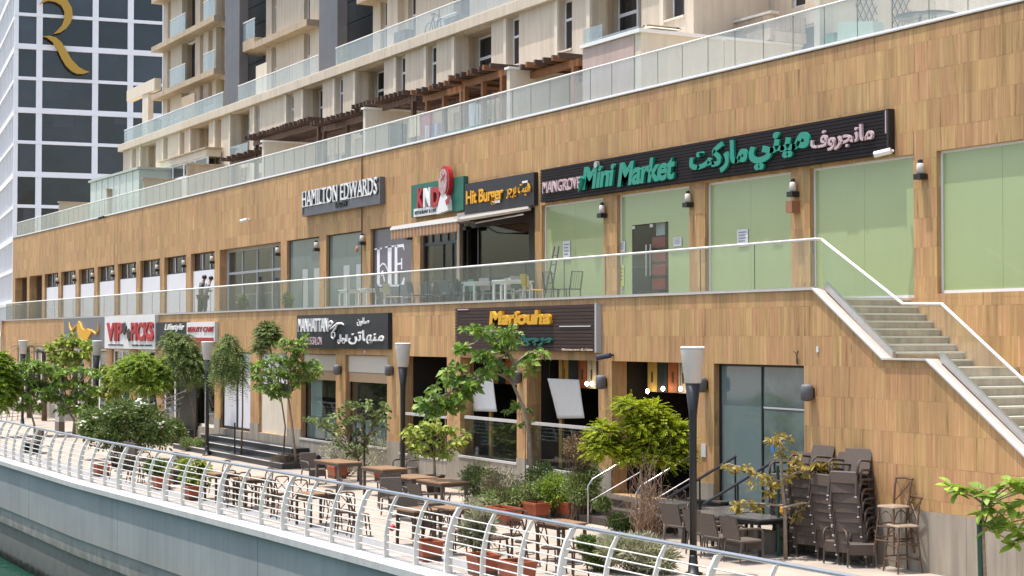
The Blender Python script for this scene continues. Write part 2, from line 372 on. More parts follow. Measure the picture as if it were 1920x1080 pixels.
def paving_mat():
    m = mat('promenade_paving_stone', (.40, .335, .275), .8, var=.10, vscale=1.3, bump=.08, bscale=60)
    t = m.node_tree; b = t.nodes['Principled BSDF']; L = t.links.new
    old = b.inputs['Base Color'].links[0].from_socket
    geo = _n(t, 'ShaderNodeNewGeometry'); br = _n(t, 'ShaderNodeTexBrick'); br.inputs['Scale'].default_value = 1.0; br.inputs['Brick Width'].default_value = .8; br.inputs['Row Height'].default_value = .4; br.inputs['Mortar Size'].default_value = .006
    br.inputs['Color1'].default_value = (1, 1, 1, 1); br.inputs['Color2'].default_value = (.88, .88, .88, 1); br.inputs['Mortar'].default_value = (.6, .6, .6, 1)
    L(geo.outputs['Position'], br.inputs['Vector'])
    mx = _n(t, 'ShaderNodeMix'); mx.data_type = 'RGBA'; mx.blend_type = 'MULTIPLY'; mx.inputs[0].default_value = 1; L(old, mx.inputs[6]); L(br.outputs['Color'], mx.inputs[7])
    # worn stains
    nz = _n(t, 'ShaderNodeTexNoise'); nz.inputs['Scale'].default_value = .6; nz.inputs['Detail'].default_value = 8; L(geo.outputs['Position'], nz.inputs[0])
    mr = _n(t, 'ShaderNodeMapRange'); mr.inputs[1].default_value = .35; mr.inputs[2].default_value = .7; mr.inputs[3].default_value = 1.05; mr.inputs[4].default_value = .82; L(nz.outputs['Fac'], mr.inputs[0])
    hs = _n(t, 'ShaderNodeHueSaturation'); L(mx.outputs[2], hs.inputs['Color']); L(mr.outputs[0], hs.inputs['Value']); L(hs.outputs[0], b.inputs['Base Color'])
    return m
M_PAVE = paving_mat()
M_GRANITE = mat('grey_granite_strip', (.26, .255, .26), .7, var=.15, vscale=8)
M_COPING = mat('coping_stone', (.50, .485, .46), .75, var=.08, vscale=1.5, dirt=.12, bump=.06)
def quay_mat():
    m = mat('quay_concrete', (.275, .290, .288), .8, var=.12, vscale=.35, dirt=.13, bump=.06, bscale=12)
    t = m.node_tree; b = t.nodes['Principled BSDF']; L = t.links.new
    old = b.inputs['Base Color'].links[0].from_socket
    geo = _n(t, 'ShaderNodeNewGeometry'); sp = _n(t, 'ShaderNodeSeparateXYZ'); L(geo.outputs['Position'], sp.inputs[0])
    nz = _n(t, 'ShaderNodeTexNoise'); nz.inputs['Scale'].default_value = 2.2; nz.inputs['Detail'].default_value = 7; L(geo.outputs['Position'], nz.inputs[0])
    ad = _n(t, 'ShaderNodeMath', operation='MULTIPLY_ADD'); ad.inputs[1].default_value = 1.1; L(nz.outputs['Fac'], ad.inputs[0]); L(sp.outputs[2], ad.inputs[2])
    cr = _n(t, 'ShaderNodeValToRGB'); e = cr.color_ramp.elements
    mr = _n(t, 'ShaderNodeMapRange'); mr.inputs[1].default_value = -3.2; mr.inputs[2].default_value = .6; L(ad.outputs[0], mr.inputs[0]); L(mr.outputs[0], cr.inputs[0])
    e[0].position = .06; e[0].color = (.10, .12, .09, 1); e[1].position = .75; e[1].color = (1, 1, 1, 1)
    x = cr.color_ramp.elements.new(.14); x.color = (.33, .32, .30, 1); x = cr.color_ramp.elements.new(.40); x.color = (.62, .56, .48, 1); x = cr.color_ramp.elements.new(.52); x.color = (1.05, .97, .88, 1)
    mx = _n(t, 'ShaderNodeMix'); mx.data_type = 'RGBA'; mx.blend_type = 'MULTIPLY'; mx.inputs[0].default_value = 1; L(old, mx.inputs[6]); L(cr.outputs[0], mx.inputs[7])
    L(mx.outputs[2], b.inputs['Base Color'])
    return m
M_QUAY = quay_mat()

def water_mat():
    m = bpy.data.materials.new('canal_water'); m.use_nodes = True; t = m.node_tree; b = t.nodes['Principled BSDF']; L = t.links.new
    b.inputs['Base Color'].default_value = (.010, .055, .036, 1); b.inputs['Roughness'].default_value = .06; b.inputs['IOR'].default_value = 1.33
    geo = _n(t, 'ShaderNodeNewGeometry'); nz = _n(t, 'ShaderNodeTexNoise'); nz.inputs['Scale'].default_value = 2.0; nz.inputs['Detail'].default_value = 5; L(geo.outputs['Position'], nz.inputs[0])
    bp = _n(t, 'ShaderNodeBump'); bp.inputs['Strength'].default_value = .35; bp.inputs['Distance'].default_value = .12; L(nz.outputs['Fac'], bp.inputs['Height']); L(bp.outputs[0], b.inputs['Normal'])
    return m
M_WATER = water_mat()

gp = [(x, YQ(x) + .35) for x, _ in QL]
g = MB(); vs = []; fs = []
for (x, y) in gp: vs += [(x, y, 0), (x, 400, 0)]
for i in range(len(gp) - 1): fs.append((2 * i, 2 * i + 2, 2 * i + 3, 2 * i + 1))
g.add(vs, fs); tag(g.build('promenade_ground', M_PAVE), 'cream stone paved promenade along the canal', kind='structure')
tag(B(-900, 900, -900, -46, -.5, 0).build('opposite_bank', M_PAVE), 'paved bank on the far side of the canal', kind='structure')
wm = MB(); wm.quad((-900, -60, -3.4), (900, -60, -3.4), (900, 30, -3.4), (-900, 30, -3.4))
tag(wm.build('water', M_WATER), 'green canal water below the quay wall', kind='structure')
# granite strip lying on the paving behind the railing
gs = MB(); vs = []; fs = []
for (x, y) in gp: vs += [(x, y + .12, .004), (x, y + .80, .004)]
for i in range(len(gp) - 1): fs.append((2 * i, 2 * i + 2, 2 * i + 3, 2 * i + 1))
gs.add(vs, fs); tag(gs.build('paving_strip', M_GRANITE), 'grey granite paving strip behind the railing', kind='structure')

quay = thing('quay_wall', 'curved grey concrete quay wall with pale coping above the green water', 'quay wall', (-40, -8.2, -3.4))
def along(x0, x1, step):
    n = max(1, round((x1 - x0) / step)); return [x0 + (x1 - x0) * i / n for i in range(n + 1)]
def strip_block(xa, xb, ya, yb, z0, z1, gap=0.0, n=3):
    mb = MB(); xs = [xa + gap + (xb - xa - 2 * gap) * i / n for i in range(n + 1)]
    for p, q in zip(xs[:-1], xs[1:]):
        mb.prism([(p, YQ(p) + ya, z0), (q, YQ(q) + ya, z0), (q, YQ(q) + yb, z0), (p, YQ(p) + yb, z0)], (0, 0, z1 - z0))
    return mb
for a, b in zip(along(-110, -6, 2.44)[:-1], along(-110, -6, 2.44)[1:]):
    strip_block(a, b, -.47, .36, -.14, .0 + rng.uniform(-.003, .003), .004).build('coping_stone', M_COPING, quay)
strip_block(-110, -6, -.36, .2, -.16, -.13, 0, 40).build('mortar_bed', M_CONC, quay)
for a, b in zip(along(-116, -6, 9.7)[:-1], along(-116, -6, 9.7)[1:]):
    strip_block(a, b, -.36, .3, -1.62, -.16, .012, 10).build('concrete_panel', M_QUAY, quay)
    strip_block(a, b, -.30, .3, -2.15, -1.625, .006, 10).build('footing_block', M_QUAY, quay)
strip_block(-116, -6, -.22, .3, -4.5, -2.15, 0, 40).build('lower_wall', M_QUAY, quay)
# weed fringe at the water line
mb = MB()
for i in range(2200):
    x = rng.uniform(-66, -40); h = rng.uniform(.05, .35) ** 1.0; y = YQ(x) - .225 - rng.uniform(0, .02); wd = rng.uniform(.02, .07)
    z0 = -3.42; mb.add([(x - wd, y, z0), (x + wd, y, z0), (x + wd * .3, y - .03, z0 + h), (x - wd * .4, y - .02, z0 + h * .9)], [(0, 1, 2, 3)])
tag(mb.build('weed_fringe', mat('dark_wet_weed', (.025, .035, .02), .7), quay), kind='stuff')

# ================================================================== canal railing
rail = thing('canal_railing', 'white curved post railing with grey steel handrail along the quay edge', 'railing', (-40, -8.2, 0))
def post_mesh(thick, wid):
    prof = [(0, 0), (.0, .25), (.015, .5), (.06, .75), (.135, .98), (.245, 1.17)]          # inward offset, height
    mb = MB(); vs = []; fs = []
    for (o, z) in prof:
        d = wid * (1 - .35 * z / 1.2)
        for (sx, sy) in ((-1, -1), (1, -1), (1, 1), (-1, 1)): vs.append((sx * thick / 2, o + sy * d / 2, z))
    for i in range(len(prof) - 1):
        for k in range(4): fs.append((i * 4 + k, i * 4 + (k + 1) % 4, (i + 1) * 4 + (k + 1) % 4, (i + 1) * 4 + k))
    fs += [(3, 2, 1, 0), (20, 21, 22, 23)]
    mb.add(vs, fs); mb.box(-thick * 1.5, thick * 1.5, -wid * .8, wid * .8, 0, .012)
    return mb
def inward(z): 
    pr = [(0, 0), (.25, 0), (.5, .015), (.75, .06), (.98, .135), (1.25, .28)]
    return lerp_line(pr, z)
pm_main = post_mesh(.055, .16).build('post', M_RAILW); pm_thin = post_mesh(.028, .11).build('post', M_RAILW); pm_main.parent = rail; pm_thin.parent = rail
first = {0: True, 1: True}
PX = [-27.65 - 1.293 * k for k in range(-14, 56)]
for k, x in zip(range(-14, 56), PX):
    main = 1 if k % 3 == 0 else 0; src = pm_main if main else pm_thin
    o = src if first[main] else share(src, rail)
    first[main] = False
    sl_ = (YQ(x + .3) - YQ(x - .3)) / .6
    o.location = (x + 40, YQ(x) + 8.2, 0.0); o.rotation_euler = (0, 0, math.atan(sl_))
hx = sorted(PX)
for z in (.15, .29, .43, .57, .71, .85, .99):
    MB().path([(x, YQ(x) + inward(z), z) for x in hx], .0125, 6).build('rail', M_RAILW, rail, True)
MB().path([(x, YQ(x) + .275, 1.205) for x in hx], .034, 10).build('handrail', M_STEEL, rail, True)

# ================================================================== shopping podium
pod = thing('shopping_podium', 'two storey shopping building clad in teak sandstone tiles with shopfronts', 'building', (-60, 2, 0))
UY = 2.2; UTOP = 10.50; FLOOR = 5.03; HEAD_U = 7.93; HEAD_L = 3.67
XR = -4.0                                  # right end of what is built
ub = [-25.75 - 4.005 * k for k in range(22)]
UW = 3.33
up_open = []                               # (xa, xb, z0, z1, kind)
for k, xa in enumerate(ub):
    if k == 5: continue                    # joined with bay 6
    if k == 10: continue
    xb = xa + UW
    if k == 6: xb = ub[5] + UW + .28
    if k == 11: xb = ub[10] + UW
    z0 = FLOOR if k else 5.10
    up_open.append((xa, xb, z0, HEAD_U, k))
for j in (1, 2, 3): up_open.append((ub[0] + 4.005 * j, ub[0] + 4.005 * j + UW, 5.10, HEAD_U, -j))
lowpx = {'h': (1338, 1507, .45), 'g': (1147, 1299, .55), 'f': (988, 1122, .93), 'e': (863, 969, .97), 'd': (751, 838, .80), 'c': (648, 726, .88), 'b': (565, 630, .82), 'a': (486, 539, .80), 'w': (414, 470, .75), 'v': (360, 403, .70)}
low_open = []
for n, (pa, pb, z0) in lowpx.items(): low_open.append((colX(pa, 0, 2), colX(pb, 0, 2), z0, HEAD_L, n))
xa0 = colX(360, 0, 2)
for j in range(1, 9): low_open.append((xa0 - 4.02 * j, xa0 - 4.02 * j + 3.0, .7, HEAD_L, 'x%d' % j))
# stair profile: top line of the lower wall
ST = [(-200, 5.17), (-26.86, 5.17), (-24.79, 3.81), (-23.61, 3.81), (-18.2, .22), (-17.9, 0.02), (300, .02)]
def stair_top(x): return lerp_line(ST, x)

core = MB()
holes(core, .03, .42, -103.4, -26.86, 0, 5.0, [(o[0], o[1], o[2], o[3]) for o in low_open])
for a, b in [(-26.86, -24.79), (-24.79, -23.61), (-23.61, -18.2)]:
    za, zb = stair_top(a) - .02, stair_top(b) - .02
    core.prism([(a, .03, 0), (b, .03, 0), (b, .03, zb), (a, .03, za)], (0, .3, 0))
core.build('lower_wall', M_TILE, pod)
core = MB(); holes(core, UY + .03, UY + .45, -110.6, XR, 5.0, UTOP, [(o[0], o[1], o[2], o[3]) for o in up_open])
core.box(-27.0, XR, UY + .03, UY + .4, 0, 5.0)
core.box(-110.6, -110.2, UY + .45, 12, 0, UTOP); core.box(-103.4, -103.0, .42, UY + .1, 0, 5.0)
core.build('upper_wall', M_TILE, pod)
B(-110.6, XR, UY + .45, 40, 9.3, 9.6).build('roof_deck', M_CREAM2, pod)
B(-110.6, -26.9, .42, 12, 4.75, FLOOR).build('terrace_floor', M_PAVE, pod)
B(-27.0, XR, UY + .4, 12, 4.75, FLOOR).build('inner_floor', M_PAVE, pod)
edge = B(-103.4, -26.86, -.04, .32, 5.171, 5.203); edge.box(-103.4, -26.86, .12, .42, 4.9, 5.17)
edge.build('terrace_edge', M_COPING, pod)
B(-110.65, XR, UY - .03, UY + .46, UTOP + .003, UTOP + .03).build('parapet_cap', M_COPING, pod)

# ---- cladding tiles
def subtract(r, h):
    x0, x1, z0, z1 = r; a, b, c, d = h[:4]
    if a >= x1 or b <= x0 or c >= z1 or d <= z0: return [r]
    out = []
    if a > x0: out.append((x0, a, z0, z1))
    if b < x1: out.append((b, x1, z0, z1))
    m0, m1 = max(x0, a), min(x1, b)
    if c > z0: out.append((m0, m1, z0, c))
    if d < z1: out.append((m0, m1, d, z1))
    return out
tiles = []                                  # polygon (x,z) list, plane Y
def tile_region(Y, X0, X1, Z0, Z1, ops, top=None):
    k0 = math.floor((Z0 - .13) / TILE_H); k1 = math.ceil((Z1 - .13) / TILE_H)
    for k in range(k0, k1):
        za, zb = max(.13 + k * TILE_H, Z0), min(.13 + (k + 1) * TILE_H, Z1)
        if zb - za < .02: continue
        sh = ((k * .6180339) % 1.0) * TILE_W
        i0 = math.floor((X0 + sh) / TILE_W); i1 = math.ceil((X1 + sh) / TILE_W)
        for i in range(i0, i1):
            xa, xb = max(i * TILE_W - sh, X0), min((i + 1) * TILE_W - sh, X1)
            if xb - xa < .01: continue
            rs = [(xa, xb, za, zb)]
            for h in ops:
                rs = [q for r in rs for q in subtract(r, h)]
            for r in rs:
                if r[1] - r[0] < .015 or r[3] - r[2] < .015: continue
                gx = .0009
                x0, x1, z0, z1 = r[0] + gx, r[1] - gx, r[2] + gx, r[3] - gx
                if top is None: poly = [(x0, z0), (x1, z0), (x1, z1), (x0, z1)]
                else:
                    xs = sorted({x0, x1, *[p[0] for p in ST if x0 < p[0] < x1]})
                    ex = []
                    for p, q in zip(xs[:-1], xs[1:]):
                        tp, tq = top(p), top(q)
                        if (tp - z1) * (tq - z1) < 0: ex.append(p + (q - p) * (z1 - tp) / (tq - tp))
                        if (tp - z0) * (tq - z0) < 0: ex.append(p + (q - p) * (z0 - tp) / (tq - tp))
                    xs = sorted(xs + ex); up_ = [(x, min(z1, max(z0, top(x)))) for x in xs]
                    if max(p[1] for p in up_) - z0 < .01: continue
                    keep = [p for p in up_ if p[1] > z0 + 1e-5]
                    lo = [x for x in xs if top(x) >= z0 - 1e-6]
                    poly = [(min(lo), z0), (max(lo), z0)] + [p for p in reversed(up_) if p[1] > z0 + 1e-4]
                tiles.append((poly, Y))
PL = 1.10                                   # plinth height
tile_region(0.0, -103.4, -17.8, PL, 5.17, [(o[0] - .0, o[1], o[2], o[3]) for o in low_open], stair_top)
tile_region(UY, -110.6, XR, 5.0, UTOP - .035, [o for o in up_open])
tile_region(UY, -26.9, XR, 0.8, 5.0, [])
def vis(t):
    cx = sum(p[0] for p in t[0]) / len(t[0]); cz = sum(p[1] for p in t[0]) / len(t[0])
    x, y, d = proj((cx, t[1], cz)); inside = 5 < x < 1915 and 5 < y < 1075
    if t[1] > 1 and cz < 5.0 and cz < stair_top(cx) + .1: inside = False
    return (0 if inside else 1, d)
tiles.sort(key=vis)
ts = B(0, 1, 0, 1, 0, 1)
far = MB()
def tile_mb(t, mb):
    poly, Y = t; j = rng.uniform(-.0015, .0012)
    mb.prism([(p[0], Y + j, p[1]) for p in poly], (0, .03 - j - .001, 0)); return mb
shared_tile = None
for i, t in enumerate(tiles):
    if i < 300: 
        poly, Y = t
        full = len(poly) == 4 and abs((poly[1][0] - poly[0][0]) - (TILE_W - .0018)) < 1e-5 and abs((poly[2][1] - poly[1][1]) - (TILE_H - .0018)) < 1e-5
        if full:
            if shared_tile is None:
                shared_tile = MB().box(0, TILE_W - .0018, -.0, .029, 0, TILE_H - .0018).build('cladding_tile', M_TILE, None); o = shared_tile; o.parent = pod
            else: o = share(shared_tile, pod)
            o.location = (poly[0][0] + 60, Y - 2 + rng.uniform(-.0015, .0012), poly[0][1])
        else: tile_mb(t, MB()).build('cladding_tile', M_TILE, pod)
    else: tile_mb(t, far)
tag(far.build('cladding_tile_field', M_TILE, pod), kind='stuff')

# plinth: stone blocks under the cladding
for a, b in zip(along(-103.4, -17.8, 1.2)[:-1], along(-103.4, -17.8, 1.2)[1:]):
    rs = [(a, b, 0, PL)]
    for o in low_open: rs = [q for r in rs for q in subtract(r, o)]
    mb = MB(); ok = False
    for r in rs:
        z1 = min(r[3], stair_top((r[0] + r[1]) / 2))
        if r[1] - r[0] > .02 and z1 - r[2] > .05: mb.box(r[0] + .003, r[1] - .003, -.02, .029, r[2], z1 - .004); ok = True
    if ok: mb.build('plinth_stone', M_PLINTH, pod)
# reveals and sills of the lower openings
for o in low_open:
    if o[4] in 'bcdef' : B(o[0] - .05, o[1] + .05, -.04, .5, o[2] - .06, o[2]).build('window_sill', M_COPING, pod)

# ---- interiors behind the shopfronts (dark rooms)
def room(x0, x1, y0, y1, z0, z1, m, name='shop_interior'):
    t = .05; mb = MB()
    mb.box(x0, x1, y1, y1 + t, z0, z1); mb.box(x0 - t, x0, y0, y1, z0, z1); mb.box(x1, x1 + t, y0, y1, z0, z1)
    mb.box(x0 - t, x1 + t, y0, y1, z0 - t, z0); mb.box(x0 - t, x1 + t, y0, y1, z1, z1 + t)
    return mb.build(name, m, pod)
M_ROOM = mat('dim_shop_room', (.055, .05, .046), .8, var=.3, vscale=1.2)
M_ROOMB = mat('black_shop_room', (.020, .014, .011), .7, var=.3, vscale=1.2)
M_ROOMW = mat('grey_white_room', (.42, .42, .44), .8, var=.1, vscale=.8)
M_FILM = mat('pale_green_window_film', (.325, .40, .195), .32, var=.04, vscale=.5, coat=.8, dirt=.025)
M_FILM2 = mat('lighter_green_film_strip', (.36, .46, .27), .32, coat=.6)
M_TEAL = mat('dark_teal_glazing', (.135, .180, .180), .06, var=.12, vscale=.35, spec=.8)
M_TEALD = mat('grey_green_glazing', (.115, .150, .140), .06, var=.45, vscale=1.1, spec=.8)  # strong mottling paints dark reflected shapes into the pane colour
M_GREYGL = mat('dark_glass', (.028, .034, .040), .05, spec=.8, var=.2, vscale=.3)
M_BOARD = mat('white_hoarding_board', (.68, .67, .70), .6, var=.03, vscale=2)
M_MULL = mat('grey_mullion', (.42, .42, .43), .4)
M_PAPER = mat('white_paper_notice', (.60, .60, .63), .7)
def win(name, mb, m): return mb.build(name, m, pod)
for (xa, xb, z0, z1, k) in up_open:
    yg = UY + .14
    if k in (0, 1, 2, 4) or k < 0:
        w_ = win('shop_window', holes(MB(), yg - .03, yg + .03, xa, xb, z0, z1, [(xa + .05, xb - .05, z0 + .06, z1 - .05)]), M_ALU if k else M_ALU)
        n_ = 2
        for j in range(n_):
            a = xa + .05 + (xb - xa - .1) * j / n_ + .003; b = xa + .05 + (xb - xa - .1) * (j + 1) / n_ - .003
            B(a, b, yg - .012, yg + .012, z0 + .06, z1 - .05).build('pane', M_FILM, w_)
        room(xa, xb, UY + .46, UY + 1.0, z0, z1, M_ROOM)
        if k == 99:
            for j in range(26):
                x = rng.uniform(xa + .15, xb - .2); z = rng.choice([z0 + .5, z0 + 1.25, z0 + 1.9]) + rng.uniform(-.05, .05)
                B(x, x + rng.uniform(.01, .03), yg - .016, yg - .013, z, z + rng.uniform(.35, .75)).build('film_crease', M_FILM2, w_)
    elif k == 3:
        w_ = win('shop_window', holes(MB(), yg - .03, yg + .03, xa, xb, z0, z1, [(xa + .05, xb - .05, z0 + .06, z1 - .05)]), M_ALU)
        da, db = colX(1186, yg, 6), colX(1254.5, yg, 6); zt = float(onY(1220, 419, yg)[2])
        holes(MB(), yg - .012, yg + .012, xa + .05, xb - .05, z0 + .06, z1 - .05, [(da, db, z0, zt)]).build('pane', M_FILM, w_)
        dm = (da + db) / 2
        for a, b in ((da + .01, dm - .005), (dm + .005, db - .01)):
            d_ = B(a, b, yg - .01, yg + .01, z0 + .06, zt - .02).build('glass_door', M_CLEAR, pod)
            hxx = dm - .10 if b < dm else dm + .10
            MB().tube((hxx, yg - .06, z0 + .75), (hxx, yg - .06, z0 + 1.55), .022).build('handle', M_STEEL, d_)
            B(a, a + .14, yg - .018, yg + .018, zt - .10, zt - .02).build('hinge_plate', M_STEEL, d_)
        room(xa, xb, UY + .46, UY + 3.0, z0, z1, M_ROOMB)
        rb = MB()
        for z in (5.1, 5.45, 5.8, 6.15, 6.5): rb.box(db - .95, db - .35, UY + .26, UY + .44, z, z + .27)
        rb.build('drinks_shelf', mat('red_goods', (.34, .012, .02), .4, island=.4), pod)
        B(db - .75, db - .35, UY + .25, UY + .27, 6.80, 7.15).build('shelf_notice', M_MULL, pod)
    elif k == 6:
        pass
    elif k == 7:
        w_ = win('shop_window', holes(MB(), yg - .03, yg + .03, xa, xb, z0, z1, [(xa + .05, xb - .05, z0 + .05, z1 - .05)]), M_BLACK)
        B(xa + .05, xb - .05, yg - .012, yg + .012, z0 + .05, z1 - .05).build('pane', mat('purple_grey_film', (.105, .095, .125), .35, coat=.4, var=.06, vscale=.7), w_)
        hm = mat('white_vinyl', (.78, .77, .80), .5); y0 = yg - .018
        def V(px, py): p = onY(px, py, y0); return float(p[0]), float(p[2])
        lg = MB()
        def bar(pts): lg.prism([(V(*p)[0], y0, V(*p)[1]) for p in pts], (0, .005, 0))
        bar([(707, 466), (712, 465), (712, 535), (707, 535)]); bar([(727, 462), (734, 461), (734, 535), (727, 535)])
        bar([(702, 466), (716, 464), (716, 467), (702, 469)]); bar([(722, 462), (738, 460), (738, 463), (722, 465)])
        bar([(702, 534), (716, 534), (716, 537), (702, 537)]); bar([(722, 534), (738, 534), (738, 537), (722, 537)])
        bar([(740, 461), (745, 460), (745, 535), (740, 535)]); bar([(738, 460), (757, 457), (758, 470), (755, 463), (745, 464)])
        bar([(745, 493), (752, 492), (752, 484), (754, 484), (754, 505), (752, 505), (752, 496), (745, 497)]); bar([(738, 534), (752, 533), (757, 520), (759, 520), (757, 537), (738, 537)])
        arc = [(712, 500), (717, 494), (722, 496), (726, 505), (728, 520)]
        for p, q in zip(arc[:-1], arc[1:]): bar([(p[0], p[1] - 1.5), (q[0], q[1] - 1.5), (q[0], q[1] + 1.5), (p[0], p[1] + 1.5)])
        bar([(714, 517), (716, 507), (718, 507), (722, 528), (720, 528), (717, 512), (716, 518)])
        lg.build('window_lettering', hm, w_)
        room(xa, xb, UY + .46, UY + 1.0, z0, z1, M_ROOM)
    elif k in (8, 9):
        w_ = win('shop_window', holes(MB(), yg - .03, yg + .03, xa, xb, z0, z1, [(xa + .04, xb - .04, z0 + .05, z1 - .04)]), M_BLACK)
        n_ = 2
        for j in range(n_):
            a = xa + .04 + (xb - xa - .08) * j / n_ + .004; b = xa + .04 + (xb - xa - .08) * (j + 1) / n_ - .004
            B(a, b, yg - .012, yg + .012, z0 + .05, z1 - .04).build('pane', M_TEAL, w_)
        room(xa, xb, UY + .46, UY + 1.0, z0, z1, M_ROOM)
        for a in (xa + 1.35, xa + 2.5): B(a, a + .55, yg - .02, yg - .0125, z0 + .3, z0 + 1.75).build('frosted_panel', mat('pale_grey_vinyl', (.36, .38, .37), .5), w_)
    elif k == 11:
        yg = UY + .36
        w_ = thing_none = None
        fr = holes(MB(), yg - .04, yg + .04, xa, xb, z0, z1, [(xa + .25 + 1.78 * j, xa + .25 + 1.78 * j + 1.70, z0 + .06 if 1 else 0, z0 + 1.83) for j in range(4)] + [(xa + .25 + 1.78 * j, xa + .25 + 1.78 * j + 1.70, z0 + 1.93, z1 - .12) for j in range(4)])
        w_ = win('shop_window', fr, M_MULL)
        for j in range(4):
            a = xa + .25 + 1.78 * j
            B(a, a + 1.7, yg - .01, yg + .01, z0 + .06, z0 + 1.83).build('pane', M_CLEAR, w_); B(a, a + 1.7, yg - .01, yg + .01, z0 + 1.93, z1 - .12).build('pane', M_CLEAR, w_)
        room(xa, xb, UY + .46, UY + 2.2, z0, z1, M_ROOMW)
    elif k >= 12:
        deep = .9 if k >= 20 else .18
        if k >= 20:
            B(xa + 1.9, xb, UY + .6, UY + .66, z0, z1 - .05).build('white_hoarding', M_BOARD, pod)
            room(xa, xb, UY + .46, UY + 1.6, z0, z1, mat('brown_recess', (.16, .10, .07), .8), 'recess')
        else:
            gl_ = win('shop_window', holes(MB(), UY + .2, UY + .26, xa, xb, z0, z1, [(xa + .04, xa + 1.15, z0 + 2.2, z1 - .05), (xa + 1.2, xa + 2.2, z0 + 2.2, z1 - .05), (xa + 2.25, xb - .04, z0 + 2.2, z1 - .05)]), M_BLACK)
            for a, b in ((xa + .04, xa + 1.15), (xa + 1.2, xa + 2.2), (xa + 2.25, xb - .04)): B(a, b, UY + .22, UY + .24, z0 + 2.2, z1 - .05).build('pane', M_GREYGL, gl_)
            for a in (xa + 1.175, xa + 2.225): B(a - .025, a + .025, UY + .17, UY + .199, z0 + 2.15, z1 - .05).build('mullion', M_ALU, gl_)
            B(xa + .02, xb - .02, UY + .12, UY + .17, z0, z0 + 2.12 - .02 * (k % 3)).build('hoarding_board', M_BOARD, pod)
            room(xa, xb, UY + .46, UY + 1.0, z0, z1, M_ROOMB)

# burger shop front (bays joined): left glass with ribs, right open dark front
xa, xb, z0, z1 = [o[:4] for o in up_open if o[4] == 6][0]
yg = UY + .16
xm = colX(865, yg, 6); xo = colX(870, yg, 6)
w_ = win('shop_window', holes(MB(), yg - .04, yg + .04, xa, xm, z0, z1, [(xa + .1, xm - 1.25, z0 + .05, 7.15), (xm - 1.2, xm - .6, z0 + .05, 7.15), (xm - .55, xm - .05, z0 + .05, 7.15)] + [(xa + .1 + .56 * j, xa + .1 + .56 * j + .5, 7.25, z1 - .05) for j in range(7)]), mat('dark_blue_frame', (.02, .03, .04), .4))
B(xa + .1, xm - .05, yg - .01, yg + .01, z0 + .05, 7.15).build('pane', M_CLEAR, w_); B(xa + .1, xm - .05, yg - .01, yg + .01, 7.25, z1 - .05).build('pane', M_CLEAR, w_)
room(xa, xm, UY + .46, UY + 2.5, z0, z1, M_ROOM)
room(xm + .06, xb, UY + .46, UY + 3.5, z0, z1, M_ROOMB)
B(xm, xo, UY + .0, UY + .3, z0, z1).build('door_post', M_CREAM, pod)
fr = holes(MB(), yg - .05, yg + .05, xo, xb, z0, z1, [(xo + .08, xo + 1.0, z0, 7.55), (xo + 1.08, xb - .55, z0 + .05, 7.55)])
f_ = win('shop_window', fr, M_BLACK)
B(xo + 1.08, xb - .55, yg - .01, yg + .01, z0 + .05, 7.55).build('pane', M_CLEAR, f_)
B(xb - 1.9, xb - .9, UY + 1.6, UY + 1.65, z0 + .9, z0 + 1.7).build('counter_screen', M_MULL, pod)
B(xo + 1.2, xb - .6, UY + 1.4, UY + 2.0, z0, z0 + 1.05).build('counter', M_MULL, pod)

# notices on the green shopfronts
for (px, py, wd, hg) in ((1063, 470, .38, .52), (1167, 463, .3, .28), (1271, 453.5, .36, .22), (1393, 446, .42, .40), (1166, 517, .22, .55)):
    p = onY(px, py, UY + .12); x, z = float(p[0]), float(p[2])
    nmat = M_PAPER if py < 500 else mat('yellow_green_notice', (.55, .60, .18), .6)
    o = B(x - wd / 2, x + wd / 2, UY + .105, UY + .118, z - hg / 2, z + hg / 2).build('paper_notice', nmat, pod)
    pr = MB()
    for j in range(4): pr.box(x - wd * .36, x + wd * (.36 - .1 * (j % 2)), UY + .101, UY + .1045, z + hg * (.30 - .17 * j), z + hg * (.36 - .17 * j))
    pr.build('printed_lines', mat('grey_print', (.22, .23, .26), .7), o)

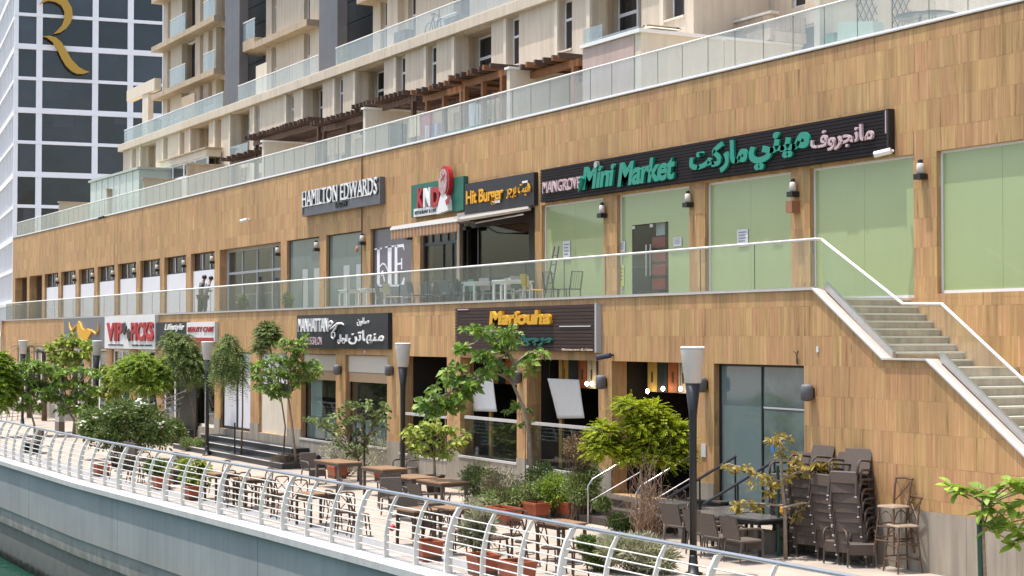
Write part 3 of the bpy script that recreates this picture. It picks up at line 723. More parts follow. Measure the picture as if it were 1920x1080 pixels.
# ---- lower shopfronts
for (xa, xb, z0, z1, n) in low_open:
    if n == 'h':
        yg = .18; w_ = win('shop_window', holes(MB(), yg - .04, yg + .04, xa, xb, z0, z1, [(xa + .05, xa + 1.5, z0 + .05, z1 - .05), (xa + 1.54, xb - .12, z0 + .05, z1 - .05)]), M_BLACK)
        B(xa + .05, xa + 1.5, yg - .01, yg + .01, z0 + .05, z1 - .05).build('pane', M_TEAL, w_)
        d_ = B(xa + 1.54, xb - .12, yg - .01, yg + .01, z0 + .05, 2.75).build('glass_door', M_TEALD, w_)
        B(xa + 1.54, xb - .12, yg - .01, yg + .01, 2.81, z1 - .05).build('pane', M_TEALD, w_)
        B(xa + 1.54, xb - .12, yg - .02, yg + .02, 2.76, 2.80).build('door_rail', M_MULL, w_)
        room(xa, xb, .45, 4.0, z0, z1, mat('dim_green_room', (.10, .135, .125), .8, var=.4, vscale=.9))
        for q in range(5):
            a = xa + 1.2 + rng.uniform(0, 1.3); B(a, a + rng.uniform(.2, .5), 2 + rng.uniform(0, 1), 2.9, z0, z0 + rng.uniform(.6, 1.8)).build('shop_fixture', mat('dim_fixture', (.03, .04, .04), .6), pod)
    elif n in 'efg':
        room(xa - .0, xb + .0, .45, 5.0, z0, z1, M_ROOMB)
        if n != 'g':
            B(xa + .9, xa + 1.05, .43, .50, z0, z1 - .0).build('yellow_post', mat('ochre_paint', (.30, .17, .03), .5), pod)
        cols = [(.55, .36, .08), (.02, .03, .03), (.42, .12, .03), (.55, .48, .36), (.015, .02, .02), (.40, .24, .11), (.40, .24, .11)]
        wid = (xb - xa - .35) / len(cols)
        for j, c_ in enumerate(cols):
            a = xa + .3 + wid * j
            p_ = B(a + .02, a + wid - .02, .80, .83, z1 - .72, z1 - .02).build('menu_panel', mat('panel_%d' % j, c_, .6), pod)
            if j not in (1, 4): B(a + wid * .42, a + wid * .58, .79, .7985, z1 - .5, z1 - .25).build('panel_print', mat('panel_print', (.08, .05, .03), .6), p_)
        rl = B(xa + .05, xb - .02, .10, .16, 1.98, 2.06).build('front_rail', M_COPING, pod) if n != 'g' else None
        if n != 'g': B(xa + .05, xb - .02, .12, .135, z0, 1.97).build('low_glass', M_CLEAR, pod)
        # dim furniture inside
        fu = MB()
        for q in range(3):
            x = xa + .5 + q * .9; fu.box(x, x + .6, 1.5, 2.1, z0 + .70, z0 + .75); fu.tube((x + .3, 1.8, z0), (x + .3, 1.8, z0 + .7), .04)
            fu.box(x + .1, x + .5, 2.3, 2.35, z0 + .45, z0 + .95); fu.box(x + .1, x + .5, 1.95, 2.35, z0 + .42, z0 + .47)
        fu.build('indoor_furniture', mat('dim_wood', (.05, .03, .02), .5), pod)
        gm = mat('glassware', (.35, .36, .36), .2); gb = MB()
        for q in range(14): x = xa + rng.uniform(.9, 2.6); gb.tube((x, 3.6, z0 + 1.2 + (q % 3) * .3), (x, 3.6, z0 + 1.38 + (q % 3) * .3), .035)
        gb.build('bar_glasses', gm, pod)
    elif n == 'd':
        room(xa, xb, .45, 4.0, z0, z1, M_ROOMB)
        B(xa + .02, xb - .02, .10, .15, 1.92, 2.0).build('front_rail', M_COPING, pod)
        MB().tube((xb - .9, .4, z0), (xb - .9, .4, 3.2), .02).build('door_handle', M_STEEL, pod)
    elif n in 'bc':
        yg = .2
        w_ = win('shop_window', holes(MB(), yg - .03, yg + .03, xa, xb, z0, z1, [(xa + .03, xb - .03, z0 + .03, z1 - .86)]), M_BLACK)
        B(xa + .03, xb - .03, yg - .01, yg + .01, z0 + .03, z1 - .86).build('pane', M_CLEAR, w_)
        B(xa + .02, xb - .02, .10, .18, z1 - .55, z1 - .02).build('shutter_box', mat('pale_shutter', (.52, .47, .40), .6), w_)
        B(xa + .02, xb - .02, .12, .168, z1 - .86, z1 - .56).build('shutter_slats', mat('tan_shutter', (.40, .27, .16), .6), w_)
        room(xa, xb, .45, 3.0, z0, z1, M_ROOM)
        wp = mat('pale_poster', (.30, .36, .36), .5)
        if n == 'b': B(xa + .35, xa + 1.35, .22, .235, z0 + .3, z0 + 2.0).build('window_poster', wp, w_)
        B(xa + .02, xb - .02, .21, .218, z0 + .03, z0 + .75).build('frosted_band', mat('grey_frost', (.16, .19, .19), .4), w_)
    elif n == 'a':
        B(xa, xb, .1, .15, z0, 2.45).build('cream_panel', M_CREAM2, pod); B(xa, xb, .06, .16, 2.45, 2.55).build('black_rail', M_BLACK, pod)
        B(xa, xb, .12, .15, 2.55, z1).build('white_sheet', M_BOARD, pod)
        for j in (1, 2): B(xa + j * .95, xa + j * .95 + .05, .10, .12, 2.55, 3.3).build('mullion', M_BLACK, pod)
    elif n == 'w':
        fr = win('shop_window', holes(MB(), .1, .18, xa, xb, z0, z1, [(xa + .1, xa + 1.55, z0 + .1, z1 - .05), (xa + 1.7, xb - .08, z0 + .1, z1 - .05)]), M_BLACK)
        B(xa + .1, xa + 1.55, .13, .15, z0 + .1, z1 - .05).build('pane', M_BOARD, fr); B(xa + 1.7, xb - .08, .13, .15, z0 + .1, z1 - .05).build('pane', M_BOARD, fr)
    else:
        fr = win('shop_window', holes(MB(), .1, .18, xa, xb, z0, z1, [(xa + .15, xa + 1.4, z0 + .1, z1 - .1), (xa + 1.55, xb - .15, z0 + .1, z1 - .1)]), M_WHITE)
        B(xa + .15, xa + 1.4, .13, .15, z0 + .1, z1 - .1).build('pane', M_CLEAR, fr); B(xa + 1.55, xb - .15, .13, .15, z0 + .1, z1 - .1).build('pane', M_CLEAR, fr)
        room(xa, xb, .45, 2.5, z0, z1, M_ROOM)

def wall_bit(name, label, cat, px, py, wpx, hpx, m, Y=0.0):
    p = onY(px, py, Y - .03); x, z = float(p[0]), float(p[2]); k = F / depth(p)
    return tag(B(x - wpx / k * .8, x + wpx / k * .8, Y - .02, Y - .003, z - hpx / k / 2, z + hpx / k / 2).build(name, m), label, cat)
wall_bit('wall_label', 'small white label on the bare cladding below the stair', 'label', 1531.5, 655, 4, 11, M_PAPER)
wall_bit('paper_notice', 'white paper notice on the pier right of the nearest street lamp', 'notice', 1318, 845, 9, 24, M_PAPER)
wall_bit('wall_plate', 'tiny white plate under the charcoal sign', 'plate', 683, 659.5, 4, 6, M_PAPER)
p_ = onY(1494, 672, -.03); MBh = MB().path([(float(p_[0]), -.02, float(p_[2]) - .12), (float(p_[0]), -.03, float(p_[2]) + .09), (float(p_[0]) - .09, -.04, float(p_[2]) + .14)], .012, 5); MBh.path([(float(p_[0]), -.03, float(p_[2]) + .09), (float(p_[0]) + .06, -.04, float(p_[2]) + .15)], .012, 5); tag(MBh.build('wire_hook', M_BLACK), 'thin dark forked hook above the corner of the tall glass front', 'hook')
# ================================================================== terrace balustrade
bal = thing('terrace_balustrade', 'long glass balustrade with white handrail along the upper terrace edge', 'balustrade', (-60, .06, 5.2))
RT_ = 6.17
def panels(parent, xs, y, z0, z1, m, gap=.012, t=.012):
    for a, b in zip(xs[:-1], xs[1:]):
        o = B(a + gap / 2, b - gap / 2, y - t / 2, y + t / 2, z0, z1).build('glass_panel', m, parent); o.data.materials.append(M_EDGE)
        for f in o.data.polygons:
            if abs(f.normal.x) > .9: f.material_index = 1
bx = [-26.90 - 1.98 * k for k in range(39)][::-1]
panels(bal, bx, .06, 5.22, RT_, M_GLASS)
MB().path([(bx[0], .06, RT_ + .01), (-26.88, .06, RT_ + .01)], .027, 8).build('handrail', M_WHITE, bal, True)
B(bx[0], -26.88, .04, .08, 5.204, 5.235).build('base_channel', M_STEEL, bal)
# left end: lower inclined screen turning down
lw = thing('stepped_terrace_rail', 'pale stepped glass rail where the terrace turns at its far end', 'balustrade', (-103.9, .06, 5.0))
MB().path([(bx[0], .06, RT_), (-104.6, 1.5, RT_)], .03, 6).build('handrail', M_WHITE, lw); B(-104.7, -104.6, .1, 2.0, 4.9, RT_).build('glass_panel', M_GLASS, lw)
B(-104.9, -102.4, -.3, -.15, 4.6, 5.25).build('white_fascia', M_WHITE, lw)

# ================================================================== roof terrace balustrade
rb = thing('roof_terrace_balustrade', 'long pale glass balustrade with thin white rail on top of the podium wall', 'balustrade', (-60, 2.3, 10.5))
rx = [XR - 1.1 * k for k in range(97)][::-1]
panels(rb, rx, UY + .06, UTOP + .05, 11.42, M_ROOFGLASS, .012)
MB().path([(rx[0], UY + .06, 11.435), (XR, UY + .06, 11.435)], .026, 8).build('handrail', M_WHITE, rb, True)
B(rx[0], XR, UY + .025, UY + .1, UTOP + .031, UTOP + .085).build('base_channel', M_ALU, rb)

# ================================================================== staircase
stair = thing('staircase', 'outdoor staircase with pale worn steps climbing left to the terrace', 'staircase', (-22, 1.1, 0))
M_STEP = mat('worn_yellow_step_stone', (.40, .325, .225), .8, var=.25, vscale=2.2, dirt=.35, bump=.15)
M_NOSE = mat('white_step_nosing', (.66, .62, .54), .7, var=.06, vscale=4)
n1 = 9; run1 = (-24.79 + 26.75) / n1; rise1 = (FLOOR - 3.68) / n1
def step(x0, x1, zt, rise):
    s_ = B(x0, x1, .36, UY - .01, zt - rise - .02, zt - .035).build('step', M_STEP, stair)
    B(x0, x1 + .035, .36, UY - .012, zt - .033, zt).build('nosing', M_NOSE, s_)
for i in range(n1): step(-26.75 + run1 * i, -26.75 + run1 * (i + 1), FLOOR - .02 - rise1 * i, rise1)
B(-24.79, -23.55, .36, UY - .01, 3.4, 3.68).build('landing', M_STEP, stair)
n2 = 22; run2 = (-17.9 + 23.55) / n2; rise2 = 3.68 / n2
for i in range(n2): step(-23.55 + run2 * i, -23.55 + run2 * (i + 1), 3.68 - rise2 * (i + 1) + rise2 * .0, rise2)
# outer curb: white coping, inner glass shoe
cp = MB(); P_ = [(-26.86, 5.175), (-24.79, 3.815), (-23.61, 3.815), (-18.2, .225)]
for (xa, za), (xb, zb) in zip(P_[:-1], P_[1:]):
    cp.prism([(xa, -.05, za), (xb, -.05, zb), (xb, -.05, zb + .035), (xa, -.05, za + .035)], (0, .13, 0))
cp.build('stair_coping', M_COPING, stair)
cp = MB()
for (xa, za), (xb, zb) in zip(P_[:-1], P_[1:]):
    cp.prism([(xa, .081, za - .1), (xb, .081, zb - .1), (xb, .081, zb + .03), (xa, .081, za + .03)], (0, .2, 0))
cp.build('sloping_curb', mat('pinkish_curb_stone', (.46, .40, .35), .75, var=.08, vscale=4), stair)
cp = MB()
for (xa, za), (xb, zb) in ((P_[0], P_[1]), (P_[2], P_[3])):
    cp.prism([(xa + .12, .20, za + .0), (xb + .02, .20, zb + .0), (xb + .02, .20, zb + .15), (xa + .12, .20, za + .15)], (0, .07, 0))
cp.build('glass_shoe', M_STEEL, stair)
RP = [(-26.90, RT_ + .01), (-24.52, 4.86), (-23.48, 4.84), (-18.2, 1.30)]
MB().path([(x, .235, z) for x, z in RP], .030, 8).build('stair_handrail', M_WHITE, stair, True)
MB().path([(-26.9, .06, RT_ + .01), (-26.9, .235, RT_ + .01)], .028, 8).build('rail_return', M_WHITE, stair, True)
def rail_z(x): return lerp_line(RP, x)
def curb_z(x): return lerp_line(P_, x) + .1
for a, b in zip([-26.86, -25.55, -24.45, -23.50, -22.2, -20.9, -19.6][:-1], [-26.86, -25.55, -24.45, -23.50, -22.2, -20.9, -19.6][1:]):
    mb = MB(); a2, b2 = a + .006, b - .006; xs = [a2, b2]
    for q in (-24.52, -24.79, -23.61):
        if a2 < q < b2: xs.append(q)
    xs = sorted(xs)
    mb.prism([(x, .23, curb_z(x)) for x in xs] + [(x, .23, rail_z(x) - .015) for x in reversed(xs)], (0, .012, 0)); mb.build('glass_panel', M_GLASS, stair)

# ================================================================== signs
def frect(px0, px1, py_tl, py_tr, py_bl, py_br, Y):
    a, b, c, d = onY(px0, py_tl, Y), onY(px1, py_tr, Y), onY(px0, py_bl, Y), onY(px1, py_br, Y)
    return float(a[0]), float(b[0]), float(c[2] + d[2]) / 2, float(a[2] + b[2]) / 2
def sx(px, Y): return colX(px, Y, 5)
def szz(px, py, Y): return float(onY(px, py, Y)[2])
def sign(name, label, rect, Y, dep, m, back):
    x0, x1, z0, z1 = rect
    t = thing(name, label, 'sign', ((x0 + x1) / 2, back, (z0 + z1) / 2))
    MB().box(x0, x1, Y, back - .004, z0, z1).build('sign_board', m, t)
    return t
def split_letters(mb, m, t):
    par = list(range(len(mb.v)))                       # every letter (each joined run of strokes) is a part of its own
    def find(i):
        while par[i] != i: par[i] = par[par[i]]; i = par[i]
        return i
    for f in mb.f:
        for q in f[1:]: par[find(q)] = find(f[0])
    key = {}
    # front, back and sides of one letter share vertices only along edges; match by position too
    pos = {}
    for i, p in enumerate(mb.v):
        k_ = (round(p[0], 4), round(p[2], 4))
        if k_ in pos: par[find(i)] = find(pos[k_])
        else: pos[k_] = i
    grp = {}
    for f in mb.f: grp.setdefault(find(f[0]), []).append(f)
    for fs in grp.values():
        ids = sorted({i for f in fs for i in f}); mp_ = {q: j for j, q in enumerate(ids)}
        MB().add([mb.v[i] for i in ids], [tuple(mp_[i] for i in f) for f in fs]).build('letter', m, t)
def letters(t, body, px0, px1, py_top, py_bot, Y, m, dep=.05, bold=.0, shear=0., name='lettering', pm=None, lift=.0, spacing=1.0):
    pmid = (px0 + px1) / 2
    z1, z0 = szz(pmid, py_top, Y - dep), szz(pmid, py_bot, Y - dep)
    mb = text_mb(body, sx(px0, Y - dep), sx(px1, Y - dep), z0, z1, Y - .001 - lift, dep, bold, shear, spacing)
    if py_bot - py_top < 9: return tag(mb.build('small_lettering', m, t), kind='stuff')
    split_letters(mb, m, t)
def slat_board(t, rect, Y, back, m, n, trim=None):
    x0, x1, z0, z1 = rect
    B(x0, x1, Y + .05, back - .004, z0, z1).build('sign_back', m, t)
    h = (z1 - z0) / n
    for j in range(n): B(x0, x1, Y + rng.uniform(0, .003), Y + .049, z0 + h * j + .006, z0 + h * (j + 1) - .006).build('slat', m, t)
M_SGREY = mat('grey_sign_panel', (.145, .145, .155), .5, var=.05, vscale=1)
M_SBLK = mat('black_sign_panel', (.024, .025, .031), .42, spec=.3, var=.08, vscale=1)
M_SWHITE = mat('white_sign_panel', (.72, .71, .70), .4, var=.03, vscale=1)
M_SBROWN = mat('dark_brown_slat', (.052, .031, .027), .55, spec=.25, var=.2, vscale=1.5, stretch=(.5, 1, 8))
M_SDKSL = mat('near_black_slat', (.015, .010, .011), .55, spec=.2, var=.25, vscale=1.5, stretch=(.5, 1, 8))
M_LWHITE = mat('white_letter', (.74, .73, .72), .4); M_LYEL = mat('yellow_letter', (.66, .34, .015), .4); M_LGREEN = mat('green_letter', (.012, .235, .165), .35)
M_LPINK = mat('pinkish_white_letter', (.52, .38, .40), .4); M_LRED = mat('dark_red_letter', (.36, .012, .022), .35); M_LBLK = mat('black_letter', (.012, .012, .014), .4); M_LDG = mat('deep_green_letter', (.006, .090, .075), .3)
Yu = UY - .16
# 1 grey serif sign
r = frect(568, 714, 361.5, 330, 404, 384, Yu)
t = sign('shop_sign', 'grey rectangular sign with raised white capital lettering beside the long wall joint', r, Yu, .12, M_SGREY, UY)
fr = MB(); x0, x1, z0, z1 = r; holes(fr, Yu - .03, Yu - .001, x0, x1, z0, z1, [(x0 + .06, x1 - .06, z0 + .06, z1 - .06)]); fr.build('sign_frame', M_STONEG, t)
zt, zb = szz(641, 348, Yu - .1), szz(641, 376, Yu - .1)
def serif_text(t, body, X0, X1, z0, z1, Y, m, m2):
    split_letters(text_mb(body, X0, X1, z0, z1, Y - .03, .03, .0, 0, 1.0), m, t)
    mb = MB()                                                                    # small serifs at the feet and heads of the strokes
    n = len(body); st = (X1 - X0) / n
    for i, ch in enumerate(body):
        if ch == ' ': continue
        for q in (.14, .62):
            if ch in 'OSCG': continue
            mb.box(X0 + st * (i + q), X0 + st * (i + q + .26), Y - .058, Y - .032, z0, z0 + .04)
            if ch in 'HMNIDRTEWL': mb.box(X0 + st * (i + q), X0 + st * (i + q + .22), Y - .058, Y - .032, z1 - .04, z1)
    tag(mb.build('letter_serifs', m, t), kind='stuff')
    text_mb(body, X0 + .03, X1 + .05, z0 - .01, z1 - .01, Y - .002, .026, .035).build('letter_backing_shade', m2, t)['kind'] = 'stuff'  # black copy shifted right stands for dark backing and the letters' shadow
serif_text(t, 'HAMILTON EDWARDS', x0 + .06, x1 - .22, zb + .02, zt + .08, Yu, M_LWHITE, M_LBLK)
letters(t, 'SALON', 627, 648, 378.5, 387.5, Yu, M_LBLK, .05, .03)
# 2 green sign with figure
r = frect(771, 869, 347, 331, 408, 394, Yu)
t = sign('shop_sign', 'dark green sign with red and white letters and a tall red rimmed emblem', r, Yu, .12, mat('green_sign_panel', (.012, .12, .085), .45, var=.05), UY)
letters(t, 'K', 781, 791.5, 353, 389, Yu, M_LRED, .09, .05, 0.1); letters(t, 'N', 793, 806, 352, 388, Yu, M_LWHITE, .09, .04); letters(t, 'D', 808, 823, 351, 388, Yu, M_LRED, .09, .05)
x0, x1 = sx(778, Yu), sx(823, Yu); zc = szz(800, 396.5, Yu)
B(x0, x1, Yu - .05, Yu - .001, zc - .13, zc + .13).build('white_strip', M_LWHITE, t); text_mb('RESTAURANT & CAFE', x0 + .1, x1 - .1, zc - .06, zc + .05, Yu - .051, .012).build('small_lettering', M_LBLK, t)
ex, ez = sx(841, Yu), szz(841, 340, Yu)
oval = lambda cx, cz, a, b, y: [(cx + a * math.cos(q), y, cz + b * math.sin(q)) for q in [2 * math.pi * i / 24 for i in range(24)]]
MB().prism(oval(ex, ez, .37, .48, Yu - .16), (0, .15, 0)).build('emblem_rim', M_LRED, t)
MB().prism(oval(ex - .05, ez - .02, .29, .40, Yu - .19), (0, .029, 0)).build('emblem_face', mat('grey_pink_print', (.42, .30, .29), .5, var=.4, vscale=9), t)
MB().prism([(ex - .50, Yu - .17, ez - 1.0), (ex + .28, Yu - .17, ez - .92), (ex + .24, Yu - .17, ez - .62), (ex + .10, Yu - .17, ez - .38), (ex - .20, Yu - .17, ez - .38), (ex - .38, Yu - .17, ez - .66)], (0, .16, 0)).build('emblem_body', M_LWHITE, t)
MB().prism([(ex + .12, Yu - .185, ez - .62), (ex + .50, Yu - .185, ez - .46), (ex + .36, Yu - .185, ez - .70), (ex + .2, Yu - .185, ez - .76)], (0, .014, 0)).build('emblem_hand', M_LRED, t)
em = MB(); em.prism([(ex - .16, Yu - .2, ez + .05), (ex + .12, Yu - .2, ez + .22), (ex + .14, Yu - .2, ez + .18), (ex - .13, Yu - .2, ez + .01)], (0, .009, 0)); em.prism([(ex - .14, Yu - .202, ez + .24), (ex - .10, Yu - .202, ez + .25), (ex + .1, Yu - .202, ez + .02), (ex + .06, Yu - .202, ez + .0)], (0, .009, 0)); em.build('emblem_lines', M_LRED, t)
# 3 black sign with yellow letters
r = frect(871, 1001, 345, 323, 396, 384, Yu + .02); r = (r[0], r[1], 7.95, r[3])
t = sign('shop_sign', 'black sign with yellow English and Arabic lettering above the open dark shopfront', r, Yu + .02, .1, M_SBLK, UY)
letters(t, 'Hit Burger', 873.5, 942, 353, 386, Yu, M_LYEL, .04, .02, spacing=.95); letters(t, arabic('هيت برجر'), 949, 993, 346, 370, Yu, M_LYEL, .04, .0)
B(sx(926, Yu), sx(938, Yu), Yu - .02, Yu - .001, szz(930, 381, Yu), szz(930, 376, Yu)).build('white_plate', M_LWHITE, t); B(sx(980, Yu), sx(990, Yu), Yu - .02, Yu - .001, szz(985, 343, Yu), szz(985, 339, Yu)).build('white_plate', M_LWHITE, t)
# 4 big market sign
r = frect(1013, 1663, 319, 203.5, 379, 288.5, Yu)
t = thing('shop_sign', 'very long black slatted sign with large green English and Arabic lettering', 'sign', ((r[0] + r[1]) / 2, UY, (r[2] + r[3]) / 2))
slat_board(t, r, Yu, UY, M_SDKSL, 12)
B(r[1], r[1] + .05, Yu - .01, UY - .004, r[2], r[3]).build('end_trim', M_BLACK, t); B(r[1] - .045, r[1] - .012, Yu - .015, Yu - .002, r[3] - .5, r[3] - .03).build('white_edge_strip', M_LPINK, t)
letters(t, 'MANGROVE', 1017, 1088, 336, 358, Yu, M_LPINK, .06, .012)
letters(t, 'Mini', 1091, 1152, 309, 352, Yu, M_LGREEN, .07, .035, .18, spacing=.95); letters(t, 'Market', 1158, 1266, 297, 343, Yu, M_LGREEN, .07, .035, .18, spacing=.95)
zq = szz(1094, 358, Yu)
MB().path([(sx(1099, Yu), Yu - .08, zq + .35), (sx(1094, Yu), Yu - .08, zq + .1), (sx(1089.5, Yu), Yu - .08, zq)], [.09, .075, .03], 6).build('letter_tail', M_LGREEN, t)
letters(t, arabic('ماركت'), 1293, 1402, 266, 324, Yu, M_LGREEN, .06, .045); letters(t, arabic('ميني'), 1405, 1519, 246, 313, Yu, M_LGREEN, .06, .045); letters(t, arabic('مانجروف'), 1521, 1638, 238, 279, Yu, M_LPINK, .06, .02)
MB().tube((sx(1124, Yu), Yu - .12, szz(1124, 309, Yu)), (sx(1124, Yu), Yu - .02, szz(1124, 309, Yu)), .09).build('spot_lamp', M_STEEL, t)
# lower signs
Yl = -.14
r6 = frect(198, 292, 594, 589.5, 654, 654, Yl)
r = frect(120, 197, 597, 594.5, 650, 652, Yl)
t = sign('shop_sign', 'grey sign with a yellow bull emblem above the far trees', r, Yl, .1, M_SGREY, 0)
def fpoly(t, pts, Y, m, name, dep=.06):
    MB().prism([(lambda p: (float(p[0]), Y - dep, float(p[2])))(onY(a, b, Y - dep)) for a, b in pts], (0, dep - .001, 0)).build(name, m, t)
h1 = MB().path([(lambda p: (float(p[0]), Yl - .06, float(p[2])))(onY(a, b, Yl - .06)) for a, b in [(129.5, 604), (131, 612), (134.5, 620.5), (139, 615), (144, 609)]], [.02, .045, .06, .05, .03], 6).build('horn', M_LYEL, t)
h2 = MB().path([(lambda p: (float(p[0]), Yl - .06, float(p[2])))(onY(a, b, Yl - .06)) for a, b in [(184.5, 604), (184.5, 618), (180.5, 626), (174, 621), (169, 618)]], [.02, .045, .06, .05, .03], 6).build('horn', M_LYEL, t)
fpoly(t, [(143.5, 612), (146.5, 602), (149, 605), (152, 614), (157, 619), (163, 616), (168, 620), (170, 624), (166, 631), (163, 638), (150, 640), (146, 630), (144, 621)], Yl, M_LYEL, 'bull_head', .08)
t = sign('shop_sign', 'large white sign with tall dark red lettering and a black emblem in its middle', r6, Yl - .04, .14, M_SWHITE, 0)
letters(t, 'VIP', 199.5, 229, 605, 640, Yl - .04, M_LRED, .06, .035); letters(t, 'PICKS', 245, 287, 604, 639.5, Yl - .04, M_LRED, .06, .035, spacing=.95)
fpoly(t, [(228, 607), (233, 604.5), (236, 612), (235, 620), (232, 628), (229, 620)], Yl - .04, M_LBLK, 'black_emblem'); fpoly(t, [(237, 622), (240, 616), (243, 622), (244, 632), (241, 640), (238, 634)], Yl - .04, M_LBLK, 'black_emblem')
letters(t, 'FASHION STORE', 203, 231, 645.5, 648, Yl - .04, M_LBLK, .02, .02); letters(t, 'LADIES AND GENTS', 247, 285, 646, 649, Yl - .04, M_LBLK, .02, .02)
r = frect(293, 349, 604, 604, 650, 650.5, Yl)
t = sign('shop_sign', 'black sign with white handwritten lettering beside the large white sign', r, Yl, .1, M_SBLK, 0)
letters(t, 'Lifestyle', 308, 343, 607, 622, Yl, M_LWHITE, .05, .03, .3)
r = frect(350, 402.5, 604, 603.5, 641, 641, Yl)
t = sign('shop_sign', 'small white sign with red italic lettering and a dark red band below', r, Yl, .1, M_SWHITE, 0)
letters(t, 'BEAUTY CARE', 351, 400, 612.5, 622.5, Yl, M_LRED, .03, .02, .25)
B(r[0] + .05, r[1] - .12, Yl - .03, Yl - .001, szz(375, 640, Yl), szz(375, 633, Yl)).build('red_band', M_LRED, t)
r = frect(556.5, 727.5, 591, 587, 652.5, 654.5, Yl)
t = sign('shop_sign', 'charcoal sign with white English and Arabic lettering and a white scroll ornament', r, Yl, .1, M_SBLK, 0)
letters(t, 'MANHATTAN', 558.5, 614, 597, 622, Yl, M_LWHITE, .05, .015); letters(t, 'GENTS SALON', 568, 603, 632, 646.5, Yl, M_LPINK, .03, .0)
letters(t, arabic('صالون'), 669, 691, 595.5, 611, Yl, M_LWHITE, .03, .012); letters(t, arabic('منهاتن'), 653, 719, 619, 646, Yl, M_LWHITE, .03, .014); letters(t, arabic('للرجال'), 633, 651, 627, 645, Yl, M_LWHITE, .03, .012)
scr = lambda pts: [(lambda p: (float(p[0]), Yl - .05, float(p[2])))(onY(a, b, Yl - .05)) for a, b in pts]
MB().path(scr([(619, 617), (626, 612), (633, 607), (640, 606), (645, 609)]), [.025, .035, .045, .035, .02], 6).build('scroll', M_LWHITE, t); MB().path(scr([(632, 609), (628, 617), (622, 625), (622, 632), (625, 635), (628, 630), (628, 624), (624, 622)]), [.035, .035, .03, .03, .03, .03, .02, .015], 6).build('scroll', M_LWHITE, t); MB().path(scr([(617, 614), (617, 605), (621, 602), (624, 605), (621, 610), (618, 612)]), .035, 6).build('scroll', M_LWHITE, t)
r = frect(853.5, 1116, 578.5, 570, 656, 659, Yl)
t = thing('shop_sign', 'brown slatted sign with yellow and green lettering above the restaurant openings', 'sign', ((r[0] + r[1]) / 2, 0, (r[2] + r[3]) / 2))
slat_board(t, r, Yl, 0, M_SBROWN, 13)
B(r[1] + .002, r[1] + .075, Yl - .02, -.004, r[2] - .02, r[3] + .02).build('end_trim', M_MULL, t)
letters(t, 'Marjouha', 917, 1032, 582, 617, Yl, M_LYEL, .08, .045, .08, spacing=.92); letters(t, 'مرجوحه' and arabic('مرجوه'), 975, 1032, 630, 649, Yl, M_LDG, .08, .04)
letters(t, 'Restaurant & Cafe', 1053, 1110, 653.6, 657.6, Yl, mat('pale_letter', (.55, .45, .33), .5), .03, .03); B(sx(1050, Yl), sx(1108, Yl), Yl - .02, Yl - .001, szz(1080, 612.5, Yl), szz(1080, 611, Yl)).build('white_tube', M_LWHITE, t)
B(sx(859, Yl), sx(879, Yl), Yl - .02, Yl - .001, szz(869, 581.5, Yl), szz(869, 579.5, Yl)).build('pale_label', M_LPINK, t)

# ================================================================== awning
aw = thing('awning', 'extended retractable awning with cream top and orange brown striped valance', 'awning', (-46, 1.0, 8))
yA = UY - .02; yB = -.10; XR_ = -42.35
p_ = onY(735, 430, yB); XL_, zB = float(p_[0]), float(p_[2]); zA = float(onY(996, 392, yA)[2])
M_AWT = leaf_mat('cream_awning_cloth', (.60, .48, .35), (.62, .50, .37), .5, .04); M_AWU = mat('orange_awning_stripe', (.36, .15, .06), .8)
MB().prism([(XL_, yA, zA), (XR_, yA, zA), (XR_, yB, zB), (XL_, yB, zB)], (0, 0, .012)).build('awning_cloth', M_AWT, aw)
stp = MB(); n = 40; ws = (XR_ - XL_) / n
for j in range(n):
    if j % 2: stp.prism([(XL_ + ws * j, yA - .02, zA - .008), (XL_ + ws * (j + 1), yA - .02, zA - .008), (XL_ + ws * (j + 1), yB + .01, zB - .008), (XL_ + ws * j, yB + .01, zB - .008)], (0, 0, .006))
stp.build('underside_stripes', M_AWU, aw)
for j in range(n):
    x0 = XL_ + ws * j
    mb = MB(); mb.prism([(x0, yB - .045, zB - .02), (x0 + ws, yB - .045, zB - .02), (x0 + ws, yB - .04, zB - .28), (x0 + ws * .5, yB - .04, zB - .33), (x0, yB - .04, zB - .28)], (0, .006, 0))
    mb.build('valance_stripe', M_AWU if j % 2 else M_AWT, aw)
B(XL_, XR_, yB - .06, yB + .04, zB - .03, zB + .05).build('front_bar', M_WHITE, aw); B(XL_, XR_, yA - .1, yA - .002, zA + .0, zA + .16).build('cassette', M_STEEL, aw)
for x in (XL_, XR_): MB().tube((x, yA - .04, zA + .02), (x, yB, zB + .02), .075, None, 6).build('side_hem', M_LAMPHEAD, aw)
for x in (XL_ + .5, XR_ - .35):
    MB().path([(x, yA - .05, zA - .12), (x - .9, (yA + yB) / 2, (zA + zB) / 2 - .16), (x, yB + .02, zB - .04)], .03, 6).build('folding_arm', M_STEEL, aw)

